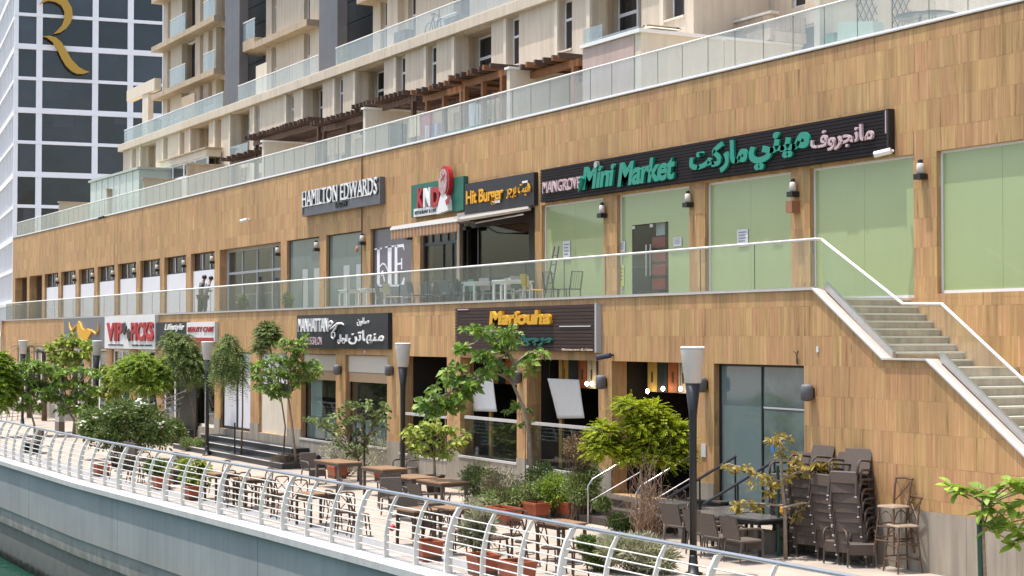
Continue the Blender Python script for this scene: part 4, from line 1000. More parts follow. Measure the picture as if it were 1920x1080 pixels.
# ================================================================== wall lamps, cameras
def mk_wall_lamp(upper):
    p = proto_thing('wall_lamp')
    if upper:
        MB().lathe((0, -.10, .05), [(.055, 0), (.085, .02), (.075, .20), (.05, .22)], 10).build('lamp_shade', M_LAMPHEAD, p, True); B(-.10, .10, -.20, 0, -.06, .05).build('lamp_body', M_BLACK, p); MB().lathe((0, -.10, .27), [(.055, 0), (.05, .06), (.02, .08)], 10).build('cap', M_BLACK, p)
    else:
        MB().lathe((0, -.13, -.16), [(.05, 0), (.125, .03), (.125, .28), (.10, .33)], 12).build('lamp_body', M_STONEG, p, True); B(-.07, .07, -.10, 0, -.08, .10).build('wall_plate', M_BLACK, p)
    return p
RL = Repeat(mk_wall_lamp(True))
ULP = [(1726, 331, 'between the two rightmost green windows'), (1487, 364, 'above a copper box'), (1290, 384, 'on the pier right of the glass shop door'), (1129, 404, 'on the pier left of the glass shop door'), (876, 428, 'on the black door post below the awning'), (766, 446, 'half under the left end of the awning'), (679, 456, 'on the wall joint under the grey sign'), (593, 468, 'between the two teal windows'), (520, 477, 'on the pier right of the grey framed window wall'), (397, 492, 'beside the hoarding with two people'), (344, 499, 'second from the window wall along the white hoardings'), (294, 507, 'third from the window wall along the white hoardings'), (251, 513, 'fourth from the window wall along the white hoardings'), (211, 517, 'fifth from the window wall along the white hoardings'), (173, 521, 'sixth from the window wall along the white hoardings'), (139, 525, 'seventh from the window wall along the white hoardings'), (107, 530, 'nearest the far end of the white hoardings')]
for px, py, d in ULP:
    p = onY(px, py, UY - .1); RL.put((float(p[0]), UY - .004, float(p[2])), 0, 'small black and white wall lamp ' + d, 'wall lamp', 'wall lamps on the upper shop piers')
RL2 = Repeat(mk_wall_lamp(False))
for px, py, d in [(634, 694, 'left of the shuttered window'), (731, 695, 'on the pier under the charcoal sign'), (970, 708, 'on the pier between the restaurant openings'), (1129, 717, 'on the pier at the right end of the restaurant'), (1317, 722, 'left of the tall teal glass front'), (1516, 737, 'right of the tall teal glass front')]:
    p = onY(px, py, -.1); RL2.put((float(p[0]), -.006, float(p[2])), 0, 'dark round wall lamp ' + d, 'wall lamp', 'round wall lamps on the lower piers')
cb_ = onY(1487, 388, UY - .1); tag(B(float(cb_[0]) - .11, float(cb_[0]) + .11, UY - .22, UY - .004, float(cb_[2]) - .13, float(cb_[2]) + .13).build('copper_box', mat('copper_box', (.30, .13, .07), .45), None), 'small copper coloured box below a wall lamp', 'box')
rh = onY(665.5, 467, UY - .1); hl = thing('alarm_bell', 'small round copper alarm bell on the pier by the grey sign', 'alarm', (float(rh[0]), UY, float(rh[2]))); MB().lathe((0, 0, 0), [(.09, 0), (.12, .03), (.07, .08)], 12).xf(Matrix.Translation((float(rh[0]), UY - .004, float(rh[2]))) @ Matrix.Rotation(R(90), 4, 'X')).build('bell', mat('copper_bell', (.35, .17, .08), .4), hl)
def camera_thing(px, py, Y, label, m):
    p = onY(px, py, Y - .2); x, z = float(p[0]), float(p[2])
    t = thing('security_camera', label, 'camera', (x, Y, z))
    MB().tube((x + .02, Y - .005, z + .02), (x, Y - .16, z), .028).build('bracket', m, t); MB().tube((x - .22, Y - .30, z - .05), (x + .08, Y - .12, z + .01), .065, .065, 10).build('camera_body', m, t)
    MB().tube((x - .235, Y - .309, z - .053), (x - .222, Y - .301, z - .0505), .05, .05, 10).build('lens', M_BLACK, t)
camera_thing(459, 412, UY, 'white security camera on the bare cladding left of the grey sign', M_WHITE); camera_thing(1660, 284, UY - .16, 'white security camera at the lower right corner of the long black sign', M_WHITE); camera_thing(1136, 667, 0, 'dark blue security camera below the corner of the brown slatted sign', mat('navy_metal', (.02, .025, .05), .4)); camera_thing(191, 407, UY, 'tiny dark camera high on the far cladding', M_BLACK)
# joint pipe in the wall under the grey sign
xj = colX(679, UY, 7); tag(MB().tube((xj, UY - .03, FLOOR), (xj, UY - .03, UTOP), .022).build('downpipe', mat('brown_pipe', (.16, .10, .06), .5), None), 'thin brown pipe running down the cladding behind the grey sign', 'pipe')
# ================================================================== apartment block behind
AY = 5.4
apt = thing('apartment_building', 'beige apartment building with recessed windows and dark stone pillars above the podium', 'apartment building', (-60, 8, 9.6))
aw_open = []
def apx(a, b, za, zb, kind): aw_open.append((colX(a, AY, 13), colX(b, AY, 13), za, zb, kind))
for a, b, k in [(246.7, 253, 'n'), (263, 290, 'r'), (306, 312.5, 'n'), (337, 344, 'n'), (357, 389.5, 'r'), (403, 413, 'n'), (432, 466, 'rd'), (477.5, 485, 'w'), (537.5, 549, 'w'), (569, 603.5, 'rd'), (628.5, 641.5, 'w'), (667, 719, 'rd'), (744, 759, 'w'), (801, 817.5, 'w'), (854, 921, 'rd'), (952, 973, 'w'), (1049, 1073, 'w'), (1110, 1204, 'rd'), (1249, 1285, 'w')]:
    apx(a, b, 12.3 if k[0] == 'r' else 13.2, 14.82, k)
AX0, AX1 = -96.6, -38.9
lowop = []
for j in range(14): lowop.append((AX0 + 2.2 + 4.1 * j, AX0 + 4.6 + 4.1 * j, 9.65, 11.7, 'g'))
wl = MB(); holes(wl, AY, AY + .25, AX0, AX1, 9.6, 14.86, [(o[0], o[1], o[2], o[3]) for o in aw_open] + lowop)
wl.box(AX0, AX0 + .25, AY + .25, 20, 9.6, 14.86); wl.box(AX1 - .25, AX1, AY + .25, 8.2, 9.6, 14.86)
wl.build('front_wall', M_CREAM, apt)
# shallow vertical fins next to openings
for o in aw_open:
    B(o[0] - .22, o[0] - .02, AY - .06, AY - .002, 9.6, 14.84).build('wall_fin', M_CREAM2, apt)
M_WIN = mat('dark_window_glass', (.020, .022, .028), .06, spec=.8, var=.2, vscale=.5)
for (xa, xb, za, zb, k) in aw_open:
    W_ = xb - xa
    if k in 'wn':
        dpt = W_ * (.60 if k == 'w' else .95) / 2.2
        if k == 'w':
            f = holes(MB(), AY + dpt, AY + dpt + .06, xa, xb, za, zb, [(xa + .05, xb - .05, za + .08, za + .95), (xa + .05, xb - .05, za + 1.03, zb - .08)]).build('window', M_ALU, apt)
            B(xa + .05, xb - .05, AY + dpt + .02, AY + dpt + .04, za + .08, za + .95).build('pane', M_WIN, f); B(xa + .05, xb - .05, AY + dpt + .02, AY + dpt + .04, za + 1.03, zb - .08).build('pane', M_WIN, f)
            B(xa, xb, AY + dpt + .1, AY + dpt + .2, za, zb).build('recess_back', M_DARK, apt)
        else: B(xa - .02, xb + .02, AY + dpt, AY + dpt + .1, za, zb).build('recess_back', M_CREAM, apt)
        B(xa - .02, xb + .02, AY - .05, AY + dpt - .003, za - .06, za - .002).build('sill', M_CREAM2, apt)
        if dpt > .26: B(xa - .06, xa - .001, AY + .25, AY + dpt, za, zb).build('reveal', M_CREAM, apt); B(xb + .001, xb + .06, AY + .25, AY + dpt, za, zb).build('reveal', M_CREAM, apt)
    else:
        dpt = W_ * (.72 if k == 'rd' else .60) / 2.2
        B(xa - .1, xb + .1, AY + dpt + .08, AY + dpt + .18, za - .1, zb + .1).build('recess_back', M_CREAM, apt); B(xa - .06, xa - .001, AY + .25, AY + dpt + .07, za, zb).build('reveal', M_CREAM2, apt); B(xb + .001, xb + .06, AY + .25, AY + dpt + .07, za, zb).build('reveal', M_CREAM, apt)
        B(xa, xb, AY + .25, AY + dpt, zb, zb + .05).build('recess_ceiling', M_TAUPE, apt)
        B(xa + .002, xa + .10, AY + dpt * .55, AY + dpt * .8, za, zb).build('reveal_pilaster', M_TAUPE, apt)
        if k == 'rd':
            w1 = xa + W_ * .42
            f = holes(MB(), AY + dpt, AY + dpt + .07, xa + .03, w1, za, zb, [(xa + .12, w1 - .08, za + .08, za + 1.7), (xa + .12, w1 - .08, za + 1.8, zb - .07)]).build('balcony_door', M_ALU, apt)
            B(xa + .12, w1 - .08, AY + dpt + .02, AY + dpt + .04, za + .08, za + 1.7).build('pane', M_WIN, f); B(xa + .12, w1 - .08, AY + dpt + .02, AY + dpt + .04, za + 1.8, zb - .07).build('pane', M_WIN, f)
        B(xa + .02, xb - .02, AY - .08, AY - .06, za - .1, za + .95).build('balcony_glass', M_FROST, apt); B(xa, xb, AY - .10, AY + dpt - .01, za - .2, za - .002).build('balcony_floor', M_CREAM2, apt)
for (xa, xb, za, zb, k) in lowop:
    f = holes(MB(), AY + .12, AY + .2, xa, xb, za, zb, [(xa + .06, (xa + xb) / 2 - .03, za + .06, zb - .06), ((xa + xb) / 2 + .03, xb - .06, za + .06, zb - .06)]).build('patio_window', M_ALU, apt)
    B(xa + .06, (xa + xb) / 2 - .03, AY + .15, AY + .17, za + .06, zb - .06).build('pane', M_WIN if rng.random() < .6 else M_BOARD, f); B((xa + xb) / 2 + .03, xb - .06, AY + .15, AY + .17, za + .06, zb - .06).build('pane', M_WIN, f)
# second terrace slab and glass
B(AX0 - .35, AX1 + .1, AY - .22, 20, 14.865, 15.22).build('terrace_slab', M_CREAM, apt); B(AX0 - .30, AX1 + .1, AY - .10, AY - .0, 15.222, 15.30).build('glass_channel', M_CREAM2, apt)
gx = [(-96.2, -78.75), (-76.6, -66.5), (-64.6, -39.0)]
for a, b in gx:
    xs = along(a, b, 1.62)
    for p, q in zip(xs[:-1], xs[1:]): B(p + .008, q - .008, AY - .06, AY - .045, 15.24, 16.02).build('balcony_glass', M_FROST if b < -70 else M_ROOFGLASS, apt)
    MB().path([(a, AY - .05, 16.03), (b, AY - .05, 16.03)], .025, 6).build('handrail', M_WHITE, apt)
# set back upper storeys
TY = 7.4
def tx(px): return colX(px, TY, 17)
def tz(px, py, Y=TY): return float(onY(px, py, Y)[2])
def cols(t, spans, y0, z0, z1, m, name): 
    for a, b in spans: B(a, b, y0, y0 + .4, z0, z1).build(name, m, t)
SLZ = [tz(302, 101), tz(302, 101) + (tz(302, 10) - tz(302, 101)), tz(300, 191)]
s_lo, s_mid, s_hi = tz(300, 191), tz(302, 101), tz(302, 10)
ZT = 27.0
# left block
lx0, lx1 = tx(303), tx(420)
op = []
def tower_rows(x0, x1, pxo, zs, y0, zt_extra=()):
    """one wall per storey with the same columns of openings"""
    for i, (za, zb) in enumerate(zip(zs[:-1], zs[1:])):
        ops = [(tx(a), tx(b), za + hb, zb - .02, k) for a, b, k, hb in pxo]
        holes(MB(), y0, y0 + .3, x0, x1, za + .3, zb, [(o[0], o[1], o[2], o[3]) for o in ops]).build('upper_wall', M_CREAM, apt)
        for (a, b, c, d, k) in ops:
            dd = (b - a) * {'n': .95, 'w': .6, 'd': .55, 'b': .6}[k] / 2.2
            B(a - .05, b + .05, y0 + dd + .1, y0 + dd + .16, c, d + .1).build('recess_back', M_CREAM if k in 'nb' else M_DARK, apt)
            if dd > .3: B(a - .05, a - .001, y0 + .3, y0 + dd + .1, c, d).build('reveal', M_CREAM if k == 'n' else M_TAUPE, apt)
            if k in 'wd':
                hm_ = c + (d - c) * .62
                f = holes(MB(), y0 + dd, y0 + dd + .06, a, b, c, d, [(a + .05, b - .05, c + .07, hm_), (a + .05, b - .05, hm_ + .07, d - .05)]).build('window', M_ALU if k == 'w' else M_BLACK, apt)
                B(a + .05, b - .05, y0 + dd + .02, y0 + dd + .04, c + .07, hm_).build('pane', M_WIN, f); B(a + .05, b - .05, y0 + dd + .02, y0 + dd + .04, hm_ + .07, d - .05).build('pane', M_WIN, f)
            if k in 'db':
                B(a - .45, b - .02, y0 - .55, y0 - .535, c + .02, c + .95).build('balcony_glass', M_FROST, apt); MB().path([(a - .45, y0 - .54, c + .96), (b, y0 - .54, c + .96)], .022, 6).build('balcony_rail', M_WHITE, apt)
        B(x0 - .3, x1 + .02, y0 - .62, y0 + .3, zb + .002, zb + .298).build('floor_slab', M_TAUPE, apt)
st_h = s_hi - s_mid
zsL = [15.24 - .3, s_lo, s_mid, s_hi, s_hi + st_h, s_hi + 2 * st_h, s_hi + 3 * st_h]
tower_rows(lx0, lx1, [(311, 317, 'n', .3), (338, 363, 'd', .32), (372, 378.5, 'n', .3), (388, 396, 'n', .3), (402.5, 419, 'b', .32)], zsL, TY)
B(lx0 - .02, lx0 + .3, TY + .3, 20, 15.24, ZT).build('side_wall', M_CREAM, apt)
# dark stone pillars
for a, b, y in ((419.5, 455.5, TY - .75), (596.5, 640, TY - .75)):
    B(colX(a, y, 17), colX(b - 9, y, 17), y, y + .45, 15.24, ZT).build('stone_pillar', M_STONEG, apt)
# black tiled recesses, each of courses
def black_recess(pa, pb):
    y = TY + .7; a, b = colX(pa - 28, y, 17), colX(pb + 6, y, 17)
    B(a, b, y + .06, y + .3, 15.24, ZT).build('recess_wall', M_BLACKT, apt)
    z = 15.24; 
    while z < ZT - .1:
        m_ = (a + b) / 2
        for p, q in ((a, m_), (m_, b)): B(p + .012, q - .012, y + rng.uniform(0, .004), y + .058, z + .012, z + .94).build('black_panel', M_BLACKT, apt)
        z += .96
black_recess(455, 497); black_recess(633, 698)
# middle block
mx0, mx1 = tx(496.5), tx(597)
zsM = [15.24 - .3, tz(500, 92), tz(500, 92) + 2.85, tz(500, 92) + 5.7, tz(500, 92) + 8.6]
tower_rows(mx0, mx1, [(507, 515.5, 'w', .4), (568, 579, 'w', .4)], zsM, TY)
B(mx0 - .02, mx0 + .3, TY + .3, 14, 15.24, ZT).build('side_wall', M_CREAM, apt)
zs_ = tz(480, 85, TY - .2)
B(tx(464), mx0, TY - .6, TY + 1.5, zs_ - .25, zs_ + .25).build('small_balcony', M_TAUPE, apt); B(tx(470), mx0, TY - .58, TY - .565, zs_ + .27, zs_ + 1.15).build('balcony_glass', M_FROST, apt)
MB().path([(tx(469), TY - .57, zs_ + 1.17), (mx0, TY - .57, zs_ + 1.17)], .03, 6).build('balcony_rail', M_WHITE, apt)
# right block
rx0 = tx(698)
zr = tz(698, 9, TY)
zsR = [15.24 - .3, zr, zr + 2.9, zr + 5.8]
tower_rows(rx0, -38, [(712, 726, 'w', .4), (764, 778.5, 'w', .4), (850, 880, 'd', .4)], zsR, TY)
B(tx(737), tx(757), TY - .3, TY - .002, 15.24, zr).build('wall_pier', M_CREAM, apt)
B(rx0, rx0 + .3, TY + .3, 14, 15.24, ZT).build('side_wall', M_CREAM, apt)
# screen wall on the second terrace (middle)
B(tx(519), tx(540), AY + .9, AY + 1.0, 15.24, tz(530, 104, AY + .9)).build('terrace_partition', M_CREAM2, apt); B(tx(365), tx(390), AY + 1.2, AY + 1.3, 15.24, tz(378, 168, AY + 1.2)).build('terrace_partition', M_TAUPE, apt)
# right wing further back, x > 1300
WY = 8.0
wing = MB(); wops = []
def wpx(a, b, ya, yb): 
    z1 = float(onY((a + b) / 2, ya, WY)[2]); z0 = float(onY((a + b) / 2, yb, WY)[2]); wops.append((colX(a, WY, 13), colX(b, WY, 13), z0, z1))
wpx(1312, 1447, -120, 40); wpx(1487, 1513, -90, 12); wpx(1480, 1531, 48, 150); wpx(1700, 1760, -100, 0)
holes(wing, WY, WY + .3, AX1 - .25, -3, 9.6, 18, wops); wing.build('wing_wall', M_CREAM, apt)
for i, o in enumerate(wops):
    if i == 0:
        B(o[0] - .2, o[1] + .2, WY + 1.8, WY + 1.9, o[2], o[3] + .2).build('recess_back', M_CREAM2, apt)
        f = B(o[0] + 1.5, o[1] - .1, WY + 1.6, WY + 1.7, o[2], o[3]).build('balcony_door', M_ALU, apt)
        B(o[0] + 1.6, o[0] + 2.35, WY + 1.58, WY + 1.598, o[2], o[3]).build('pane', M_TEAL, f); B(o[0] + 2.45, o[1] - .2, WY + 1.58, WY + 1.598, o[2], o[3]).build('pane', M_TEAL, f)
    else:
        f = holes(MB(), WY + .1, WY + .17, o[0], o[1], o[2], o[3], [(o[0] + .06, o[1] - .06, o[2] + .06, o[3] - .06)]).build('window', M_ALU, apt)
        B(o[0] + .06, o[1] - .06, WY + .12, WY + .14, o[2] + .06, o[3] - .06).build('pane', M_WIN if i != 2 else M_TEAL, f)
zb0 = float(onY(1440, 27, WY - 1.2)[2]); xb0, xb1 = colX(1312, WY - 1.2, 13), colX(1448, WY - 1.2, 13)
M_RUST = mat('rough_stone_parapet', (.42, .34, .27), .85, var=.25, vscale=3, bump=.3)
nb = 9
for j in range(nb):
    for q in range(2): B(xb0 + (xb1 - xb0) * j / nb + .008, xb0 + (xb1 - xb0) * (j + 1) / nb - .008, WY - 1.2 - rng.uniform(0, .02), WY - 1.05, zb0 - .70 + .35 * q + .006, zb0 - .35 + .35 * q - .006).build('parapet_stone', M_RUST, apt)
B(xb0, xb1, WY - 1.05, WY - .002, zb0 - .72, zb0 - .45).build('balcony_floor', M_CREAM, apt); B(xb0 - .1, xb1 + .1, WY - 1.28, WY - .98, zb0 + .002, zb0 + .07).build('parapet_cap', M_COPING, apt)
for q in range(6): B(xb1 - .14, xb1, WY - 1.05 + .17 * q + .005, WY - 1.05 + .17 * (q + 1) - .005, zb0 - .44, zb0 - .002).build('parapet_stone', M_RUST, apt)
# left end pergola frame of the block
zf = tz(270, 165, 7.0)
B(colX(238, 7.0, 17), lx0, 6.9, 7.3, tz(270, 178, 7.0), tz(270, 157, 7.0)).build('portal_beam', M_CREAM2, apt)
B(colX(266, 7.0, 17), colX(277, 7.0, 17), 6.95, 7.25, 15.2, tz(270, 178, 7.0) - .002).build('portal_post', M_CREAM2, apt)

# ================================================================== terrace dividers
def divider(px, py, w, label, th=.2, m=M_CREAM2, ztop=None):
    x = colX(px, 2.75, 12); z = float(onY(px, py, 2.75)[2]) if ztop is None else ztop
    t = thing('divider_wall', label, 'wall', (x, 2.75, 9.6), 'walls dividing the roof terraces')
    B(x - th, x, 2.75, 2.75 + w, 9.6, z - .07).build('wall_body', m, t)
    MB().box(x - th - .05, x + .05, 2.69, 2.75 + w + .05, z - .068, z).build('wall_coping', M_WHITE if m is M_CREAM2 else M_TAUPE, t)
    return t, x, z
M_OLV = mat('olive_taupe_render', (.40, .37, .28), .8, var=.06, vscale=1.2)
divider(110, 378, 2.6, 'olive terrace divider wall nearest the far end of the roof', m=M_OLV)
divider(200, 354, 2.6, 'taupe terrace divider wall in front of the pale green glass room', m=M_TAUPE)
divider(268, 333, 2.6, 'olive terrace divider wall right of the pale green glass room', m=M_OLV)
divider(350, 306, 2.6, 'taupe terrace divider wall below the strip windows', m=M_TAUPE)
divider(493, 263, 2.7, 'cream terrace divider wall beside the darkest pergola')
d6, x6, z6 = divider(684, 201, 2.75, 'cream terrace divider wall with a dark square opening and laundry')
B(x6 + .002, x6 + .03, 3.7, 4.35, 10.6, 11.85).build('dark_opening', M_WIN, d6)
divider(956, 125, 2.7, 'cream terrace divider wall between the warm wood pergolas')
divider(1540, -2, 3.4, 'cream terrace divider wall hung with two dark lattices', ztop=12.23)
# enclosed room with pink front
bx1 = colX(1203, 2.75, 12); bx0 = colX(1094, 2.75, 12); zt = float(onY(1203, 53, 2.75)[2])
bxr = thing('terrace_room', 'enclosed terrace room with a faded pink front and cream side wall', 'room', ((bx0 + bx1) / 2, 4, 9.6))
B(bx0, bx1, 2.75, 5.38, 9.6, zt - .1).build('room_body', M_CREAM2, bxr); B(bx0 + .02, bx1 - .3, 2.72, 2.749, 9.6, zt - .12).build('pink_panel', M_PINK, bxr)
B(bx0 - .05, bx1 + .06, 2.66, 5.38, zt - .098, zt).build('roof_cap', M_WHITE, bxr)
B(bx1 - .2, bx1, 5.40, 8.0, 9.6, zt - .07).build('long_side_wall', M_CREAM2, bxr); B(bx1 - .25, bx1 + .06, 5.40, 8.0, zt - .068, zt).build('side_wall_cap', M_WHITE, bxr)
rc = MB(); a_, b_ = bx0 + 1.9, bx1 - .1
rc.prism([(a_ + .5, 3.1, zt + .08), (b_, 3.1, zt + .08), (b_ - .3, 3.1, zt + .19), (a_ + .8, 3.1, zt + .19)], (0, 1.0, 0)); rc.box(a_ + .7, b_ - .2, 3.2, 4.0, zt + .002, zt + .078); rc.build('roof_cowl', M_CREAM2, bxr)
for x in along(bx0 + .1, bx1 - 1.9, 1.0)[:-1]: B(x, x + .98, 2.70, 2.715, zt + .02, zt + .42).build('glass_panel', M_FROST, bxr)
# pale green glass room at the left
gr = thing('glass_room', 'pale green translucent conservatory on the far roof terrace', 'conservatory', (-88, 4, 9.6))
M_PGR = mat('pale_green_panel', (.50, .57, .51), .35, var=.05, vscale=.6, coat=.3)
ga, gb_ = colX(168, 3.0, 12), colX(259, 3.0, 12)
zg0 = float(onY(170, 343, 3.0)[2]); zg1 = float(onY(258, 318, 3.0)[2])
MB().prism([(ga, 3.0, 9.6), (gb_, 3.0, 9.6), (gb_, 3.0, zg1), (ga, 3.0, zg0)], (0, 2.3, 0)).build('room_body', M_PGR, gr)
for q in range(1, 8):
    x = ga + (gb_ - ga) * q / 8; B(x - .03, x + .03, 2.96, 2.998, 9.6, zg0 + (zg1 - zg0) * q / 8).build('mullion', M_WHITE, gr)
MB().prism([(ga - .1, 2.9, zg0 + .002), (gb_ + .1, 2.9, zg1 + .002), (gb_ + .1, 2.9, zg1 + .12), (ga - .1, 2.9, zg0 + .12)], (0, 2.45, 0)).build('roof', mat('pale_green_roof', (.42, .47, .42), .5), gr)
# strip of windows and lean-to roof behind the taupe divider
lt = thing('lean_to_roof', 'low cream lean-to with strip windows below the apartment wall', 'lean-to', (-76, 5, 9.6))
la, lb = colX(300, 4.6, 12), colX(385, 4.6, 12); zl = float(onY(340, 306, 4.6)[2])
B(la, lb, 4.6, 5.35, zl + .0, zl + .35).build('fascia', M_CREAM2, lt); B(la, lb, 4.65, 5.35, 9.6, zl - .75).build('base_wall', M_CREAM2, lt)
for q in range(4):
    x0 = la + (lb - la) * q / 4; f = holes(MB(), 4.66, 4.74, x0, x0 + (lb - la) / 4 - .02, zl - .74, zl - .002, [(x0 + .08, x0 + (lb - la) / 4 - .1, zl - .66, zl - .08)]).build('window', M_ALU, lt); B(x0 + .08, x0 + (lb - la) / 4 - .1, 4.69, 4.71, zl - .66, zl - .08).build('pane', M_WIN, f)
for q in range(1): B(la - .2, lb + .2, 4.5, 5.36, zl + .352, zl + .42).build('roof', M_TAUPE, lt)

# ================================================================== pergolas
def pergola(xa, xb, y0, y1, z, label, m, nsl, post=2, sheet=None):
    t = thing('pergola', label, 'pergola', ((xa + xb) / 2, y0, 9.6), 'wooden pergolas on the roof terraces')
    for y in (y0 + .3, y1 - .15): B(xa, xb, y - .06, y + .06, z - .26, z - .06).build('beam', m, t)
    for j in range(nsl):
        x = xa + (xb - xa) * (j + .5) / nsl
        B(x - .045, x + .045, y0 - .25 + rng.uniform(-.05, .05), y1, z - .058, z + .10).build('rafter', M_DARKWOOD if m is M_DARKWOOD or j % 3 else m, t)
    for j in range(post):
        x = xa + .3 + (xb - xa - .6) * j / max(1, post - 1); B(x - .075, x + .075, y0 + .22, y0 + .37, 9.6, z - .262).build('post', m, t)
    if sheet:
        for q, (a, b) in enumerate(sheet): B(xa + (xb - xa) * a, xa + (xb - xa) * b, y0 + .0, y1 - .1, z + .104 + .02 * q, z + .13 + .02 * q).build('cover_sheet', mat('grey_cover_sheet', (.36, .33, .32), .6, var=.12, vscale=2), t)
    return t
pxl = lambda px: colX(px, 3.6, 12)
pergola(pxl(436), pxl(520), 3.2, 5.3, 12.0, 'small dark pergola left of the darkest pergola', M_DARKWOOD, 8, 2, [(.25, .6)])
pergola(pxl(482), pxl(610), 3.15, 5.3, 12.62, 'darkest brown pergola with toothed rafter ends', M_DARKWOOD, 20, 2)
pergola(pxl(607), pxl(708), 3.2, 5.3, 12.40, 'reddish brown pergola beside the divider with laundry', M_DARKWOOD, 12, 3, [(.3, .5)])
pergola(pxl(690), pxl(790), 3.15, 5.3, 12.55, 'brown pergola over the laundry wall', M_DARKWOOD, 14, 2)
pergola(pxl(800), pxl(880), 3.2, 5.3, 12.45, 'warm wood pergola with a grey cover sheet', M_ORWOOD, 8, 3, [(0, .55)])
pergola(pxl(873), pxl(960), 3.15, 5.3, 12.55, 'warm wood pergola with pale edge left of the cream divider', M_ORWOOD, 8, 3, [(.1, .8)])
pergola(pxl(975), pxl(1094), 3.2, 5.3, 12.25, 'low orange wood pergola tucked beside the pink fronted room', M_ORWOOD, 8, 2, [(0, .85)])
# things standing on the roof terraces
xl = colX(1625, 2.9, 11)
def lattice(px, yb, label):
    # hangs on the +X face of the lattice divider
    t = thing('garden_lattice', label, 'trellis', (x9 + .02, yb, 10.6)); mb_n = 5
    w_, h_ = .62, 2.0
    for j in range(-4, 8):
        for s_ in (1, -1):
            pts = []
            y_a, z_a = yb + j * .17, 10.35
            # clip a diagonal of slope s_ to the rectangle
            ts_ = [0, 2.2]
            pts = [(x9 + .03 + (.012 if s_ > 0 else 0), y_a + s_ * q * .55 + (0 if s_ > 0 else .6), z_a + q) for q in np.linspace(0, 2.1, 22)]
            pts = [p for p in pts if yb <= p[1] <= yb + w_]
            if len(pts) > 1: MB().path([pts[0], pts[-1]], .011, 4).build('lath', M_BLACK, t)
x9 = colX(1540, 2.75, 12)
lattice(0, 3.75, 'black diamond lattice on the cream divider wall, the left one of two'); lattice(0, 4.75, 'black diamond lattice on the cream divider wall, the right one of two')
sofa = thing('garden_sofa', 'pale green cushioned sofa behind the roof glass below the lattices', 'sofa', (colX(1600, 3.1, 11), 3.1, 9.6))
sx0 = colX(1566, 3.0, 11)
B(sx0, sx0 + .30, 2.75, 3.3, 9.65, 10.95).build('side_arm', mat('green_upholstery', (.10, .24, .18), .8), sofa); MB().prism([(sx0 + .32, 2.8, 10.5), (sx0 + 1.6, 2.8, 10.5), (sx0 + 1.55, 2.8, 11.0), (sx0 + .42, 2.8, 11.16)], (0, .3, 0)).build('back_cushion', mat('mint_cushion', (.46, .58, .48), .85), sofa); B(sx0 + .3, sx0 + 1.7, 2.75, 3.5, 9.65, 10.2).build('seat', MATS['green_upholstery'], sofa)
tb = thing('round_glass_table', 'round glass topped table with black rim behind the roof glass', 'table', (colX(1735, 3.0, 11), 3.0, 9.6)); tX = colX(1735, 3.0, 11)
MB().lathe((tX, 3.1, 10.86), [(.60, 0), (.62, .02), (.60, .04)], 24).build('table_top', M_TEAL, tb, True); MB().path([(tX + .62 * math.cos(a), 3.1 + .62 * math.sin(a), 10.90) for a in np.linspace(0, 2 * math.pi, 25)], .02, 6).build('rim', M_BLACK, tb)
for a in (.3, 1.8, 3.3, 4.9): MB().tube((tX + .2 * math.cos(a), 3.1 + .2 * math.sin(a), 10.86), (tX + .42 * math.cos(a), 3.1 + .42 * math.sin(a), 9.6), .02).build('leg', M_BLACK, tb)
ld = thing('laundry', 'cream and red laundry hanging behind the roof glass by the divider wall', 'laundry', (colX(790, 3.2, 11), 3.2, 10))
def cloth_rect(pa, pb, ya, yb, Y, m, parent, name):
    a, b = onY(pa, ya, Y), onY(pb, yb, Y); x0, x1 = float(a[0]), float(b[0]); z1, z0 = float(a[2]), float(b[2])
    mb = MB(); n = 8
    for i in range(n):
        p, q = x0 + (x1 - x0) * i / n, x0 + (x1 - x0) * (i + 1) / n; w1, w2 = .04 * math.sin(i * 1.9), .04 * math.sin((i + 1) * 1.9)
        mb.prism([(p, Y + w1, z0), (q, Y + w2, z0), (q, Y + w2 * .5, z1), (p, Y + w1 * .5, z1)], (0, .015, 0))
    return mb.build(name, m, parent)
cloth_rect(766, 786, 221, 254, 3.3, mat('cream_cloth', (.66, .54, .36), .9), ld, 'cloth'); cloth_rect(789, 811, 217, 250, 3.3, mat('red_cloth', (.40, .10, .12), .9), ld, 'cloth')
for q, (a, m_) in enumerate([(797, (.6, .6, .65)), (808, (.25, .25, .38)), (815, (.55, .55, .62)), (820, (.2, .2, .35))]): cloth_rect(a, a + 6, 236 - q * 1.5, 258 - q * 2, 3.0, mat('laundry_%d' % q, m_, .9), ld, 'cloth')
tag(B(colX(826, 3.0, 11), colX(900, 3.0, 11), 2.95, 3.6, 9.6, 10.85).build('green_storage_box', mat('green_box', (.06, .20, .14), .6)), 'long low green storage box behind the roof glass', 'box')
for (pa, pb, lab) in ((868, 890, 'left'), (893, 911, 'right')): tag(B(colX(pa, 4.2, 11), colX(pb, 4.2, 11), 4.2, 4.26, 9.6, float(onY(pa, 198, 4.2)[2])).build('white_screen', mat('pale_blue_white', (.58, .62, .70), .6)), 'white upright screen under the warm pergola, %s one of two' % lab, 'screen')
